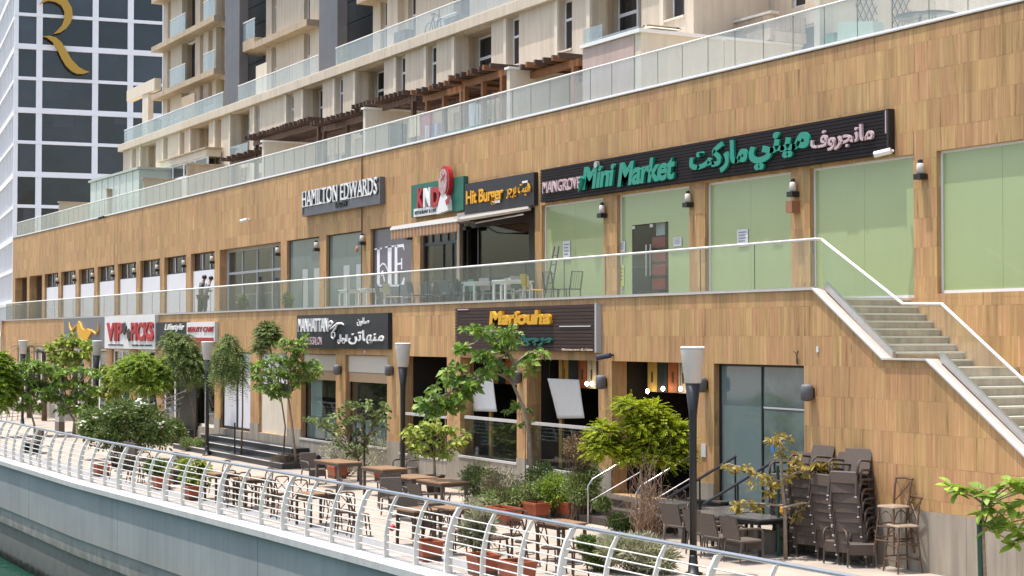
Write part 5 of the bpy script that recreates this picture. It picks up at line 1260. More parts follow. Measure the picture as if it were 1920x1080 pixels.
# second terrace furniture silhouettes
for (px, kind, lab) in ((752, 0, 'grey planter and box on the second terrace by the window'), (815, 1, 'dark bicycle standing behind the second terrace glass'), (850, 0, 'low grey box behind the second terrace glass')):
    x = colX(px, 6.0, 15); 
    if kind == 0: tag(B(x - .5, x + .5, 5.9, 6.3, 15.24, 15.24 + (.75 if px < 800 else .55)).build('storage_box', mat('dark_grey_plastic', (.07, .07, .08), .5)), lab, 'box')
    else:
        bt = thing('bicycle', lab, 'bicycle', (x, 6.0, 15.24)); bz = 15.24 + .34
        for dx in (-.52, .52): MB().path([(x + dx + .33 * math.cos(a), 6.0, bz + .33 * math.sin(a)) for a in np.linspace(0, 2 * math.pi, 21)], .02, 5).build('wheel', M_BLACK, bt)
        MB().path([(x - .52, 6, bz), (x - .15, 6, bz + .5), (x + .38, 6, bz + .5), (x + .52, 6, bz)], .02, 5).build('frame', M_BLACK, bt); MB().path([(x - .15, 6, bz + .5), (x, 6, bz), (x + .38, 6, bz + .5)], .02, 5).build('frame', M_BLACK, bt); B(x - .26, x - .05, 5.95, 6.05, bz + .56, bz + .62).build('saddle', M_BLACK, bt); MB().tube((x + .38, 6, bz + .5), (x + .36, 6, bz + .7), .02).build('handlebar', M_BLACK, bt)

# ================================================================== glass tower
D_T = 190.0
tower_c = atD(28, 600, D_T)
fh = np.array([-_c, _s, 0.0]); rh_ = RT
dirA = lambda deg: fh * math.cos(R(deg)) + rh_ * math.sin(R(deg))
eX = dirA(69.2); eY = dirA(-20.8)
tw = thing('office_tower', 'tall dark glass office tower with white grid and a gold letter', 'tower', (float(tower_c[0]), float(tower_c[1]), 0))
tw.rotation_euler = (0, 0, math.atan2(eX[1], eX[0]))
tw['_o'] = [0, 0, 0]
flip = np.dot(np.cross([0, 0, 1], eX), eY)      # local y axis = z x eX
def t_loc(px, py):
    """point of the tower's right face in its own coordinates"""
    v = ray(px, py); nrm = np.array([-eX[1], eX[0], 0]); o = np.array([tower_c[0], tower_c[1], 0])
    tt = ((o - CAM) @ nrm) / (v @ nrm); P = CAM + v * tt
    return float((P - o) @ eX), float(P[2])
M_TW = mat('tower_white_cladding', (.84, .86, .90), .4, var=.03, vscale=.3)
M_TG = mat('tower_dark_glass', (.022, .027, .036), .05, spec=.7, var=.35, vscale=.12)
t_ = M_TG.node_tree; oi_ = t_.nodes.new('ShaderNodeObjectInfo'); pb_ = t_.nodes['Principled BSDF']; old_ = pb_.inputs['Base Color'].links[0].from_socket
mr_ = t_.nodes.new('ShaderNodeMapRange'); mr_.inputs[3].default_value = .5; mr_.inputs[4].default_value = 1.9; t_.links.new(oi_.outputs['Random'], mr_.inputs[0])
hv_ = t_.nodes.new('ShaderNodeHueSaturation'); t_.links.new(mr_.outputs[0], hv_.inputs['Value']); t_.links.new(old_, hv_.inputs['Color']); t_.links.new(hv_.outputs[0], pb_.inputs['Base Color'])
gz_ = t_.nodes.new('ShaderNodeNewGeometry'); nz_ = t_.nodes.new('ShaderNodeTexNoise'); nz_.inputs['Scale'].default_value = .35; nz_.inputs['Detail'].default_value = 2; t_.links.new(gz_.outputs['Position'], nz_.inputs[0])
bu_ = t_.nodes.new('ShaderNodeBump'); bu_.inputs['Strength'].default_value = .25; bu_.inputs['Distance'].default_value = .12; t_.links.new(nz_.outputs['Fac'], bu_.inputs['Height']); t_.links.new(bu_.outputs[0], pb_.inputs['Normal'])
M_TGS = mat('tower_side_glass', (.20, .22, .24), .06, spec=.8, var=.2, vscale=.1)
M_BLIND = mat('dim_blind_behind_glass', (.05, .056, .066), .2, spec=.6)
ysgn = 1.0 if flip > 0 else -1.0
bands = []
zthick = [t_loc(30, y)[1] for y in (86, 206, 326)]; dzf = (zthick[0] - zthick[2]) / 4
zb_ = [zthick[2] + dzf * k for k in range(-15, 12)]
cx_ = [t_loc(28, 200)[0], t_loc(73, 200)[0], t_loc(178, 200)[0], t_loc(244, 200)[0]]
nx = cx_[3] - cx_[2]; cx_ += [cx_[3] + nx, cx_[3] + 2 * nx, cx_[3] + 3 * nx]
W_T = cx_[-1]
L_T = 42.0
yy = lambda a: ysgn * a
B(.3, W_T, yy(.3), yy(L_T), 0, zb_[-1]).build('tower_core', M_DARK, tw)
for i, (a, b) in enumerate(zip(cx_[:-1], cx_[1:])):
    for k, (za, zc) in enumerate(zip(zb_[:-1], zb_[1:])):
        if zc < 14: continue
        B(a + .25, b - .25, yy(.12), yy(.299), za + .2, zc - .2).build('pane', M_TG, tw)
        if rng.random() < .35 and zc < 70:
            q0 = rng.uniform(.1, .6) * (b - a); B(a + .3 + q0, min(b - .3, a + .3 + q0 + rng.uniform(.6, 2.2)), yy(.112), yy(.1185), zc - .25 - rng.uniform(.4, 1.6), zc - .2).build('window_blind', M_BLIND, tw)
for x in cx_: B(x - (.33 if x > 1 else .12), x + .33, yy(-.12), yy(.118), 0, zb_[-1]).build('column', M_TW, tw)
for k, z in enumerate(zb_):
    hw = .30 if (k - 15) % 2 == 0 else .18
    B(-.35, W_T, yy(-.18), yy(.117), z - hw, z + hw).build('floor_band', M_TW, tw)
    B(-.18, .29, yy(.12), yy(L_T), z - hw, z + hw).build('floor_band', M_TW, tw)
ys_ = [0.9 + 2.1 * j for j in range(20)]
for j, y in enumerate(ys_):
    B(-.14, .28, yy(y - .16), yy(y + .16), 0, zb_[-1]).build('mullion', M_TW, tw)
for j in range(len(ys_) - 1):
    for k, (za, zc) in enumerate(zip(zb_[:-1], zb_[1:])):
        if zc < 8 or k % 2: continue
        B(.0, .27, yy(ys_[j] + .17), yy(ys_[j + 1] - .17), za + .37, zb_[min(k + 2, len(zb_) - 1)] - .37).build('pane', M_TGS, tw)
# gold letter R
gl_ = thing('gold_letter_sign', 'big gold letter R fixed to the upper glass of the tower', 'sign', tuple(tw.location)); gl_.rotation_euler = tw.rotation_euler; gl_['_o'] = [0, 0, 0]
M_GOLD = mat('gold_metal', (.52, .30, .055), .33, metal=.55)
def gp_(pts, nm):
    q = [t_loc(a / 3.6, b / 3.6) for a, b in pts]; MB().prism([(x, yy(-.75), z) for x, z in q], (0, yy(.4), 0)).build(nm, M_GOLD, gl_)
gp_([(258, 40), (290, 5), (330, -12), (400, -16), (450, 8), (480, 60), (486, 110), (472, 160), (442, 200), (402, 227), (355, 237), (380, 215), (412, 180), (431, 130), (430, 85), (410, 45), (370, 20), (320, 12), (285, 25)], 'letter_bowl')
gp_([(285, 252), (330, 248), (370, 258), (410, 290), (440, 340), (480, 410), (530, 460), (570, 482), (600, 490), (560, 505), (515, 505), (475, 485), (440, 450), (410, 400), (385, 345), (350, 290), (315, 262)], 'letter_leg')

tp_ = onY(646, 82, 5.9); t = thing('topiary', 'small dark green potted topiary behind the second terrace glass by the stone pillar', 'plant', (float(tp_[0]), 5.9, 15.24))
MB().lathe((float(tp_[0]), 5.9, 15.24), [(.12, 0), (.17, .3), (.15, .3)], 10).build('pot', M_STONEG, t)
TOPIARY = (t, float(tp_[0]))
# ================================================================== entrance steps and handrails
def G(px, py):
    p = onZ(px, py); return float(p[0]), float(p[1])
def GP(px, py, lim=-1.1):
    while onZ(px, py)[1] > lim: py += .5
    return G(px, py)
es = thing('entrance_steps', 'black stone steps with pale nosings in front of the cream panelled shopfront', 'steps', (-61, -1, 0))
sxa, sxb = colX(352, -1.2, .3), colX(538, -1.6, .3)
mat('black_step_stone', (.030, .030, .033), .5, var=.2, vscale=4)
for j in range(3):
    xe = sxb - 1.0 * j
    o = B(sxa, xe, -1.75 + .55 * j, -.03, .17 * j + .002, .17 * (j + 1)).build('step', MATS['black_step_stone'], es)
    B(sxa, xe + .01, -1.77 + .55 * j, -1.69 + .55 * j, .17 * (j + 1) + .001, .17 * (j + 1) + .018).build('nosing', M_COPING, o)
xg0, xg1 = [o[0] for o in low_open if o[4] == 'g'][0], [o[1] for o in low_open if o[4] == 'g'][0]
gs_ = thing('restaurant_steps', 'entrance steps with bent steel handrails at the open restaurant doorway', 'steps', ((xg0 + xg1) / 2, -.8, 0))
for j in range(3): B(xg0 + .5, xg1 + .1, -1.2 + .36 * j, -.03, .17 * j + .002, .17 * (j + 1)).build('step', mat('dark_brown_step', (.06, .045, .035), .7, var=.2), gs_)
for x in (xg0 + 1.0, xg1 - .35):
    MB().path([(x, -1.25, .02), (x, -1.25, .85), (x + .02, -1.15, 1.0), (x + .1, .1, 1.62), (x + .1, .4, 1.62)], .024, 8).build('handrail', M_STEEL, gs_, True); MB().tube((x, -1.2, .5), (x + .08, .1, 1.12), .016).build('mid_rail', M_STEEL, gs_); MB().tube((x + .1, .1, .5), (x + .1, .1, 1.62), .02).build('post', M_STEEL, gs_)
xh0, xh1 = [o[0] for o in low_open if o[4] == 'h'][0], [o[1] for o in low_open if o[4] == 'h'][0]
hs_ = thing('shop_ramp_rails', 'dark sloping handrails in front of the tall teal glass front', 'handrail', (xh0 + 1, -.6, 0))
B(xh0 + .1, xh1, -1.0, -.03, .002, .44).build('step', M_PLINTH, hs_)
for x in (xh0 + .2, xh0 + 1.55): MB().path([(x, -1.35, .85), (x + .75, -.1, 1.75)], .03, 8).build('handrail', mat('dark_steel', (.05, .05, .055), .35, metal=.6), hs_); MB().tube((x + .35, -.75, .3), (x + .35, -.75, 1.25), .02).build('post', M_BLACK, hs_); MB().tube((x + .74, -.12, .4), (x + .74, -.12, 1.72), .02).build('post', M_BLACK, hs_)
# far entrance rails
fx, fy = G(300, 800)
fe = thing('far_step_rails', 'pale slanted step handrails beside the dark far shop entrance', 'handrail', (colX(300, -1.0, 1), -1, 0))
for q in range(4): x = colX(283 + 3 * q, -.8, 1); MB().path([(x, -1.4, .55 + .25 * q), (x + 2.6, -.3, 1.35 + .25 * q)], .025, 6).build('rail', M_STEEL, fe)
B(colX(300, -.9, 1), colX(330, -.9, 1), -1.1, -.03, .002, .55).build('landing', MATS['black_step_stone'], fe); B(colX(300, -.9, 1) + .1, colX(332, -.9, 1), -.1, -.034, .56, 3.2).build('dark_panel', M_BLACK, fe)

# hanging white sheets at the restaurant
def sheet(pts, Y, label):
    P = [onY(a, b, Y) for a, b in pts]; c0 = sum(p[0] for p in P) / 4; c2 = sum(p[2] for p in P) / 4
    t = thing('hanging_sheet', label, 'sheet', (float(c0), Y, float(c2)), 'white sheets hung in the restaurant openings')
    n = 10; vs = []; fs = []
    for i in range(n + 1):
        for j in range(n + 1):
            u, v = i / n, j / n; p = (P[0] * (1 - u) + P[1] * u) * (1 - v) + (P[3] * (1 - u) + P[2] * u) * v
            vs.append((p[0], Y + .05 * math.sin(3.1 * u + 1.5 * v) + .04 * v, p[2]))
    for i in range(n):
        for j in range(n): a = i * (n + 1) + j; fs.append((a, a + n + 1, a + n + 2, a + 1))
    m = MB().add(vs, fs); o = m.build('cloth', mat('white_sheet', (.72, .70, .68), .8, var=.04), t, True); sm = o.modifiers.new('thick', 'SOLIDIFY'); sm.thickness = .012
    MB().tube((float(P[0][0]) + .05, Y + .02, float(P[0][2]) - .01), (float(P[0][0]) + .05, Y + .02, HEAD_L - .02), .008).build('cord', M_BLACK, t); MB().tube((float(P[1][0]) - .05, Y + .02, float(P[1][2]) - .01), (float(P[1][0]) - .05, Y + .02, HEAD_L - .02), .008).build('cord', M_BLACK, t)
sheet([(1027, 709.5), (1086, 712), (1097, 784), (1040, 785)], .30, 'white sheet hanging askew in the restaurant opening right of the curved trunk')
sheet([(880, 706), (923, 703), (932, 772), (882, 771)], .30, 'white sheet hanging behind the leaning tree in the left restaurant opening')
# pendant bulbs glowing in the restaurant
M_BULB = mat('warm_bulb', (.9, .8, .6), .4, emit=(1.0, .78, .5), estr=14.0)
for q, (px, py, Y, lab) in enumerate([(1100, 720, .6, 'left of a close pair above the bar'), (1109.5, 720, .6, 'right of a close pair above the bar'), (1214, 734, .62, 'lowest, leftmost of three in the open doorway'), (1243, 729.5, .62, 'middle of three in the open doorway'), (1276, 729.5, .62, 'rightmost of three in the open doorway')]):
    p = onY(px, py, Y); t = thing('pendant_bulb', 'small glowing pendant bulb, ' + lab, 'lamp', tuple(map(float, p)), 'pendant bulbs in the restaurant')
    MB().lathe(tuple(map(float, p)), [(.01, -.05), (.04, -.02), (.045, .02), (.02, .06)], 10).build('bulb', M_BULB, t, True); MB().tube((float(p[0]), Y, float(p[2]) + .06), (float(p[0]), Y, 3.66), .006, n=5).build('cord', M_BLACK, t)

# ================================================================== street lamps
def mk_lamp():
    p = proto_thing('street_lamp')
    MB().lathe((0, 0, 0), [(.17, 0), (.17, .03), (.10, .05), (.075, .30), (.072, .35)], 16).build('base', M_BLACK, p, True)
    MB().lathe((0, 0, .35), [(.068, 0), (.068, 1.9), (.074, 2.5), (.14, 3.06)], 16).build('pole', M_BLACK, p, True)
    MB().lathe((0, 0, 3.412), [(.135, 0), (.15, .02), (.215, .58), (.215, .62)], 20).build('lamp_head', M_LAMPHEAD, p, True)
    MB().lathe((0, 0, 4.034), [(.222, 0), (.222, .025), (.20, .04)], 20).build('lid', M_WHITE, p, True)
    return p
RLP = Repeat(mk_lamp())
for px, py, lab in [(1300, 1077, 'nearest black street lamp, in front of the bright green feathery tree'), (755, 922, 'black street lamp between the charcoal sign and the brown slatted sign'), (388, 854, 'black street lamp standing in front of the small white sign'), (181, 812, 'black street lamp in front of the yellow bull sign'), (42, 797, 'farthest black street lamp beside the dark palm')]:
    x, y = G(px, py); RLP.put((x, y, 0), 0, lab, 'street lamp', 'black street lamps along the promenade')

# ================================================================== plants
def leafpack(name, m, parent, P, D, U, L, Wd, fold=.25, droop=.25):
    """many leaves in one mesh: each a folded, drooping blade of 6 points (P base, D direction, U up side)"""
    P = np.asarray(P, float); D = np.asarray(D, float); U = np.asarray(U, float); n = len(P)
    D /= np.linalg.norm(D, axis=1)[:, None] + 1e-9
    S = np.cross(D, U); S /= np.linalg.norm(S, axis=1)[:, None] + 1e-9; N = np.cross(S, D)
    L = np.broadcast_to(L, n)[:, None]; Wd = np.broadcast_to(Wd, n)[:, None]
    dz = np.array([0, 0, -1.0])
    mid = P + D * L * .5 + dz * (droop * .22) * L; tip = P + D * L + dz * droop * L
    a = mid + S * Wd * .5 + N * fold * Wd * .5; b = mid - S * Wd * .5 + N * fold * Wd * .5
    V = np.stack([P, a, tip, b, mid], 1).reshape(-1, 3)
    o0 = parent.get('_o', None)
    if o0 is not None: V = V - np.array(list(o0))
    base = np.arange(n)[:, None] * 5
    Fc = (base[:, None, :] + np.array([[0, 1, 4], [1, 2, 4], [2, 3, 4], [3, 0, 4]])[None]).reshape(-1, 3)
    me = bpy.data.meshes.new(name); me.vertices.add(len(V)); me.vertices.foreach_set('co', V.astype(np.float32).ravel())
    me.loops.add(Fc.size); me.loops.foreach_set('vertex_index', Fc.astype(np.int32).ravel())
    me.polygons.add(len(Fc)); me.polygons.foreach_set('loop_start', np.arange(0, Fc.size, 3, dtype=np.int32)); me.update(calc_edges=True); me.validate()
    me.materials.append(m); o = bpy.data.objects.new(name, me); COL.objects.link(o); o.parent = parent
    if o0 is not None: o['_o'] = list(o0)
    return tag(o, kind='stuff')
def rand_dirs(n, up=.2):
    d = nrng.normal(size=(n, 3)); d /= np.linalg.norm(d, axis=1)[:, None]; d[:, 2] += up; return d / np.linalg.norm(d, axis=1)[:, None]
LM = {
 'plumeria': leaf_mat('plumeria_leaf', (0.057, 0.149, 0.018), (0.284, 0.398, 0.064)),
 'yellowish': leaf_mat('yellow_green_leaf', (0.121, 0.213, 0.021), (0.497, 0.540, 0.099)),
 'vivid': leaf_mat('vivid_feathery_leaf', (.17, .27, .008), (.50, .52, .015), .45),
 'feather': leaf_mat('fine_grey_green_leaf', (0.092, 0.156, 0.034), (0.270, 0.327, 0.099)),
 'lime': leaf_mat('lime_feathery_leaf', (0.114, 0.227, 0.017), (0.383, 0.483, 0.057), .4),
 'hedge': leaf_mat('hedge_leaf', (0.054, 0.111, 0.020), (0.213, 0.270, 0.071), .25),
 'dark': leaf_mat('dark_palm_leaf', (0.017, 0.043, 0.011), (0.057, 0.092, 0.026), .2),
 'dry': leaf_mat('dry_brown_leaf', (.12, .075, .035), (.30, .20, .10), .3),
 'autumn': leaf_mat('turning_leaf', (.17, .17, .03), (.52, .36, .06), .4),
 'glossy': leaf_mat('glossy_large_leaf', (0.085, 0.213, 0.020), (0.369, 0.511, 0.064), .35),
 'pale': leaf_mat('pale_grass_leaf', (0.227, 0.241, 0.114), (0.511, 0.497, 0.341), .3)}
def branch(mb, a, b, r0, r1, wob=.06, n=5):
    a, b = Vector(a), Vector(b); pts = []
    for i in range(n + 1):
        t = i / n; p = a.lerp(b, t); k = math.sin(t * math.pi) * wob * (b - a).length
        pts.append(p + Vector((rng.uniform(-k, k), rng.uniform(-k, k), rng.uniform(-k, k) * .5)))
    mb.path(pts, [r0 + (r1 - r0) * i / n for i in range(n + 1)], 6); return pts
def rosettes(tips, per=11, L=(.14, .24), W=.36, up=.35):
    P, D, U, LL = [], [], [], []
    for tp in tips:
        a0 = rng.uniform(0, 6.28)
        for k in range(per):
            a = a0 + k * 2.4; e = rng.uniform(-.8, 1.0)
            d = (math.cos(a), math.sin(a), e); q = rng.uniform(0, .10)
            P.append((tp[0] + d[0] * .02, tp[1] + d[1] * .02, tp[2] - q)); D.append(d); U.append((rng.gauss(0, 1), rng.gauss(0, 1) - .6, .7)); LL.append(rng.uniform(*L))
    LL = np.array(LL); return P, D, U, LL, LL * W * 1.25
def rosette_tree(name, label, cat, base, tips_px, m, d_off=0.0, spread=.35, per=11, L=(.14, .24), W=.38, trunk=None, bark=None, r0=.05, group=None, flowers=0, low=.45, sub=4, limbs=()):
    bx, by = base; d = depth((bx, by, 1)) + d_off
    t = thing(name, label, cat, (bx, by, 0), group)
    tips = []
    for (px, py) in tips_px:
        for q in range(sub):
            s = F / d; p = atD(px + rng.gauss(0, 1) * .13 * s * (q > 0), py + rng.gauss(0, 1) * .10 * s * (q > 0), d + rng.uniform(-spread, spread)); tips.append(tuple(map(float, p)))
    tr = MB(); bark = bark or M_BARK
    tp = [(bx, by, 0)]
    if trunk: tp += [tuple(map(float, atD(px, py, d))) for px, py in trunk]
    else: tp += [(bx + .02, by, min(t_[2] for t_ in tips) * .7)]
    tr.path(tp, [r0 * (1 - .45 * i / max(1, len(tp) - 1)) for i in range(len(tp))], 8)
    fork = [Vector(p) for p in tp]; smp = []
    for a_, b_ in zip(fork[:-1], fork[1:]): smp += [a_.lerp(b_, q / 8) for q in range(1, 9)]
    zlo = fork[-1].z * low; free = []
    for lb in limbs:
        lp = [Vector(tuple(map(float, atD(a_, b_, d + .12 * math.sin(a_))))) for a_, b_ in lb]; tr.path(lp, [r0 * (.62 - .36 * i / (len(lp) - 1)) for i in range(len(lp))], 7)
        for a_, b_ in zip(lp[:-1], lp[1:]): free += [a_.lerp(b_, q / 5) for q in range(1, 6)]
    for i_, (px, py) in enumerate(tips_px):
        p = Vector(tuple(map(float, atD(px, py, d)))); cand = [q for q in smp if q.z < p.z - .04 and q.z > zlo] or [smp[-1]]; cand = cand + free
        an = min(cand, key=lambda q: (q - p).length); mdp = an.lerp(p, .6) + Vector((0, rng.uniform(-.1, .1), -.03)); branch(tr, an, mdp, r0 * .36, r0 * .24, .05, 4)
        for v in tips[i_ * sub:(i_ + 1) * sub]: branch(tr, mdp, Vector(v), r0 * .22, r0 * .12, .05, 3)
    tr.build('trunk', bark, t, True)
    P, D, U, LL, WW = rosettes(tips, per, L, W)
    leafpack('crown', m, t, P, D, U, LL, WW, .25, .3)
    if flowers:
        fm = mat('white_flower', (.80, .79, .72), .6)
        for q in range(flowers):
            p = tips[rng.randrange(len(tips))]; f = MB()
            for k in range(9):
                a = rng.uniform(0, 6.28); c = (p[0] + rng.gauss(0, .07), p[1] + rng.gauss(0, .07), p[2] + .1 + rng.gauss(0, .04))
                for j in range(5):
                    b_ = a + j * 1.2566; f.add([c, (c[0] + .045 * math.cos(b_ - .4), c[1] + .045 * math.sin(b_ - .4), c[2] + .015), (c[0] + .06 * math.cos(b_), c[1] + .06 * math.sin(b_), c[2] + .01), (c[0] + .045 * math.cos(b_ + .4), c[1] + .045 * math.sin(b_ + .4), c[2] + .015)], [(0, 1, 2, 3)])
            f.build('blossom_cluster', fm, t)
    return t
def feather_tree(name, label, cat, base, blobs, m, n=260, L=.5, leaflet=(.075, .026), droop=.6, r0=.04, trunk=None, bark=None, group=None, d_off=0, dsc=.8, up=.35, pairs=13):
    bx, by = base; d = depth((bx, by, 1)) + d_off; s = F / d
    t = thing(name, label, cat, (bx, by, 0), group); tr = MB()
    tp = [(bx, by, 0)] + ([tuple(map(float, atD(a, b, d))) for a, b in trunk] if trunk else [])
    cs = []
    for (px, py, rx_, ry_) in blobs: cs.append((np.array(list(map(float, atD(px, py, d)))), rx_ / s, ry_ / s))
    if not trunk: tp.append(tuple(cs[0][0] - np.array([0, 0, cs[0][2] * .7])))
    tr.path(tp, [r0 * (1 - .4 * i / max(1, len(tp) - 1)) for i in range(len(tp))], 7); top = Vector(tp[-1])
    P, D, U, LL, WW = [], [], [], [], []
    tot = sum(c[1] * c[2] for c in cs)
    for c, rx_, rz_ in cs:
        branch(tr, top, Vector(c), r0 * .5, r0 * .2)
        k = max(6, int(n * rx_ * rz_ / tot))
        for q in range(k):
            v = rand_dirs(1)[0]; rr = rng.uniform(.25, 1.0) ** .6
            st = c + np.array([v[0] * rx_, v[1] * rx_ * dsc, v[2] * rz_]) * rr * .78
            dr = np.array([v[0], v[1], v[2] * .5 + up]); dr /= np.linalg.norm(dr)
            if q % 3 == 0: branch(tr, Vector(c), Vector(st), r0 * .16, r0 * .06, .05, 2)
            ln = L * rng.uniform(.6, 1.15); sd = np.cross(dr, [0, 0, 1.0]); sd /= np.linalg.norm(sd) + 1e-9
            for j in range(pairs):
                u = (j + .5) / pairs; p = st + dr * ln * u + np.array([0, 0, -1.0]) * droop * ln * u * u
                for sg in (1, -1):
                    P.append(p); D.append(sd * sg + dr * .45 + np.array([0, 0, rng.uniform(-.25, .2)])); U.append((rng.gauss(0, .8), rng.gauss(0, .8) - .4, .7)); LL.append(leaflet[0] * (1.15 - .6 * u) * rng.uniform(.8, 1.2)); WW.append(leaflet[1])
    tr.build('trunk', bark or M_BARKD, t, True)
    leafpack('crown', m, t, P, D, U, np.array(LL), np.array(WW), .1, .1)
    return t
def bush(name, label, cat, base, blobs, m, n=900, L=(.05, .10), W=.45, group=None, d_off=0, dsc=.9, twig=14, bark=None, up=.3, flowers=(), z0=0.0):
    bx, by = base; d = depth((bx, by, .5)) + d_off; s = F / d
    t = thing(name, label, cat, (bx, by, z0), group); tr = MB(); P, D, LL = [], [], []
    cs = [(np.array(list(map(float, atD(px, py, d)))), rx_ / s, ry_ / s) for px, py, rx_, ry_ in blobs]
    tot = sum(c[1] * c[2] for c in cs)
    for c, rx_, rz_ in cs:
        k = int(2.6 * n * rx_ * rz_ / tot); v = rand_dirs(k, .05); rr = nrng.uniform(.15, 1, k)[:, None] ** .5
        lump = 1 + .22 * np.sin(v[:, 0:1] * 5 + c[0]) * np.sin(v[:, 2:3] * 6 + c[2] * 3)
        q = c + v * rr * lump * np.array([rx_, rx_ * dsc, rz_]); q[:, 2] = np.maximum(q[:, 2], z0 + .03)
        P.append(q); dd = v + nrng.normal(size=(k, 3)) * .6; dd[:, 2] += up; D.append(dd)
        for j in range(max(3, twig)):
            e = q[rng.randrange(k)]; branch(tr, (bx + rng.uniform(-.3, .3) * rx_, by + rng.uniform(-.2, .2), z0), Vector(e), .012, .004, .08, 3)
    P = np.concatenate(P); D = np.concatenate(D); k = len(P); LL = nrng.uniform(*L, k)
    tr.build('stems', bark or M_BARKD, t)
    U = np.concatenate([nrng.normal(0, 1, (k, 2)), np.ones((k, 1)) * .7], 1)
    leafpack('foliage', m, t, P, D, U, LL, LL * W, .2, .15)
    if flowers:
        fm = mat('white_flower', (.80, .79, .72), .6)
        for px, py in flowers:
            p = atD(px, py, d - .35); f = MB()
            for _ in range(9):
                c = (float(p[0]) + rng.gauss(0, .07), float(p[1]) + rng.gauss(0, .07), float(p[2]) + rng.gauss(0, .05)); f.lathe(c, [(.005, -.03), (.055, 0), (.03, .03)], 5)
            f.build('blossom_cluster', fm, t)
    return t
T_FAR = 'small trees along the far promenade'
# --- near and middle trees
rosette_tree('plumeria_tree', 'tall leaning plumeria tree with curved pale trunk in front of the brown slatted sign', 'tree', GP(997, 952), [(885, 612), (905, 622), (930, 613), (945, 618), (960, 640), (1000, 660), (870, 652), (900, 665), (930, 672), (955, 690), (860, 688), (890, 700), (920, 692), (842, 715), (865, 730), (830, 742), (808, 733), (795, 760), (818, 770), (845, 752), (985, 678), (940, 650), (970, 622), (880, 720), (790, 748), (812, 757), (838, 764), (855, 748), (875, 735), (890, 720), (850, 705), (915, 660)], LM['plumeria'], 0, .45, 13, (.14, .27), .46, [(997, 900), (992, 815), (984, 770), (958, 712)], M_BARK, .065, sub=3, low=.93, limbs=[[(958, 712), (930, 698), (900, 705), (868, 722), (835, 740), (805, 752)], [(958, 712), (962, 680), (945, 645), (915, 625)], [(960, 690), (980, 670), (998, 660)]])
rosette_tree('young_plumeria', 'lower leafy shoots on the curved pale trunk', 'plant', GP(985, 956), [(968, 752), (966, 760), (985, 790)], LM['plumeria'], 0, .1, 8, (.10, .18), .42, [(985, 800)], M_BARK, .02)
feather_tree('feathery_tree', 'bright yellow green feathery tree left of the nearest street lamp', 'tree', GP(1203, 1004), [(1186, 764, 40, 18), (1222, 772, 30, 16), (1240, 798, 34, 20), (1134, 812, 30, 20), (1122, 842, 26, 24), (1150, 838, 26, 18), (1272, 812, 24, 22), (1276, 846, 26, 22), (1198, 800, 38, 20), (1215, 832, 40, 20), (1236, 862, 44, 18), (1178, 856, 30, 16)], LM['vivid'], 1900, .34, (.062, .026), .42, .05, [(1205, 930), (1203, 880)], M_BARKD, d_off=0)
rosette_tree('sapling', 'thin sapling with yellowing leaves tied to a green stake beside the stacked chairs', 'tree', GP(1473, 1046), [(1443, 822), (1462, 828), (1482, 818), (1466, 842), (1362, 868), (1385, 873), (1402, 878), (1418, 884), (1432, 893), (1448, 903), (1475, 895), (1490, 880), (1508, 870), (1525, 876), (1545, 870), (1552, 866), (1510, 888), (1382, 940), (1402, 938), (1420, 946), (1500, 942), (1520, 938), (1545, 946), (1440, 920), (1380, 950), (1495, 850)], LM['autumn'], 0, .25, 12, (.08, .17), .42, [(1472, 960), (1466, 900), (1464, 850), (1463, 825)], M_BARK, .042, sub=2, low=.9, limbs=[[(1466, 905), (1440, 896), (1405, 882), (1368, 870)], [(1465, 900), (1490, 888), (1520, 876), (1548, 868)], [(1468, 948), (1435, 945), (1400, 944), (1384, 943)], [(1469, 952), (1500, 944), (1525, 942), (1545, 946)]])
gx_, gy_ = G(1460, 1043); tag(MB().tube((gx_, gy_, 0), (gx_ - .02, gy_, 1.75), .035, .03).build('plant_stake', M_STAKE), 'tall green stake beside the yellowing sapling', 'stake')
# yellow tie and blue tag
p = atD(1470, 957, depth((gx_, gy_, 1)) - .1); tag(MB().lathe(tuple(map(float, p)), [(.05, -.09), (.09, -.03), (.08, .06), (.04, .09)], 10).build('orange_tie', mat('orange_plastic', (.62, .27, .03), .5)), 'orange plastic tie round the sapling and its stake', 'tie')
p = atD(1448, 837, depth((gx_, gy_, 1))); tag(B(float(p[0]) - .05, float(p[0]) + .05, float(p[1]), float(p[1]) + .02, float(p[2]) - .1, float(p[2]) + .1).build('blue_tag', mat('blue_tag', (.02, .16, .50), .5)), 'blue tag hanging in the top of the sapling', 'tag')
# right plant: single large leaves are parts
bx_, by_ = G(1850, 1150); rp = thing('large_leaf_plant', 'young plant with large glossy green leaves at the right beside a green stake', 'plant', (bx_, by_, 0)); dd_ = depth((bx_, by_, 1))
tr = MB(); tr.path([(bx_, by_, 0), tuple(map(float, atD(1843, 1000, dd_))), tuple(map(float, atD(1842, 940, dd_)))], [.035, .028, .02], 8)
tips = []
for px, py in [(1782, 905), (1796, 918), (1812, 915), (1838, 915), (1850, 928), (1868, 925), (1880, 910), (1893, 900), (1908, 905), (1918, 915), (1860, 945), (1845, 958), (1872, 962), (1895, 950), (1912, 960), (1858, 985), (1885, 985), (1905, 990), (1900, 1015), (1918, 1000), (1930, 940), (1940, 970), (1950, 920)]:
    P0 = atD(px, py, dd_ + rng.uniform(-.3, .3)); tips.append(tuple(map(float, P0))); branch(tr, Vector(tuple(map(float, atD(1843, 990 if py > 940 else 945, dd_)))), Vector(tips[-1]), .014, .008, .06, 3)
tr.build('trunk', M_BARK, rp, True)
lf0 = None
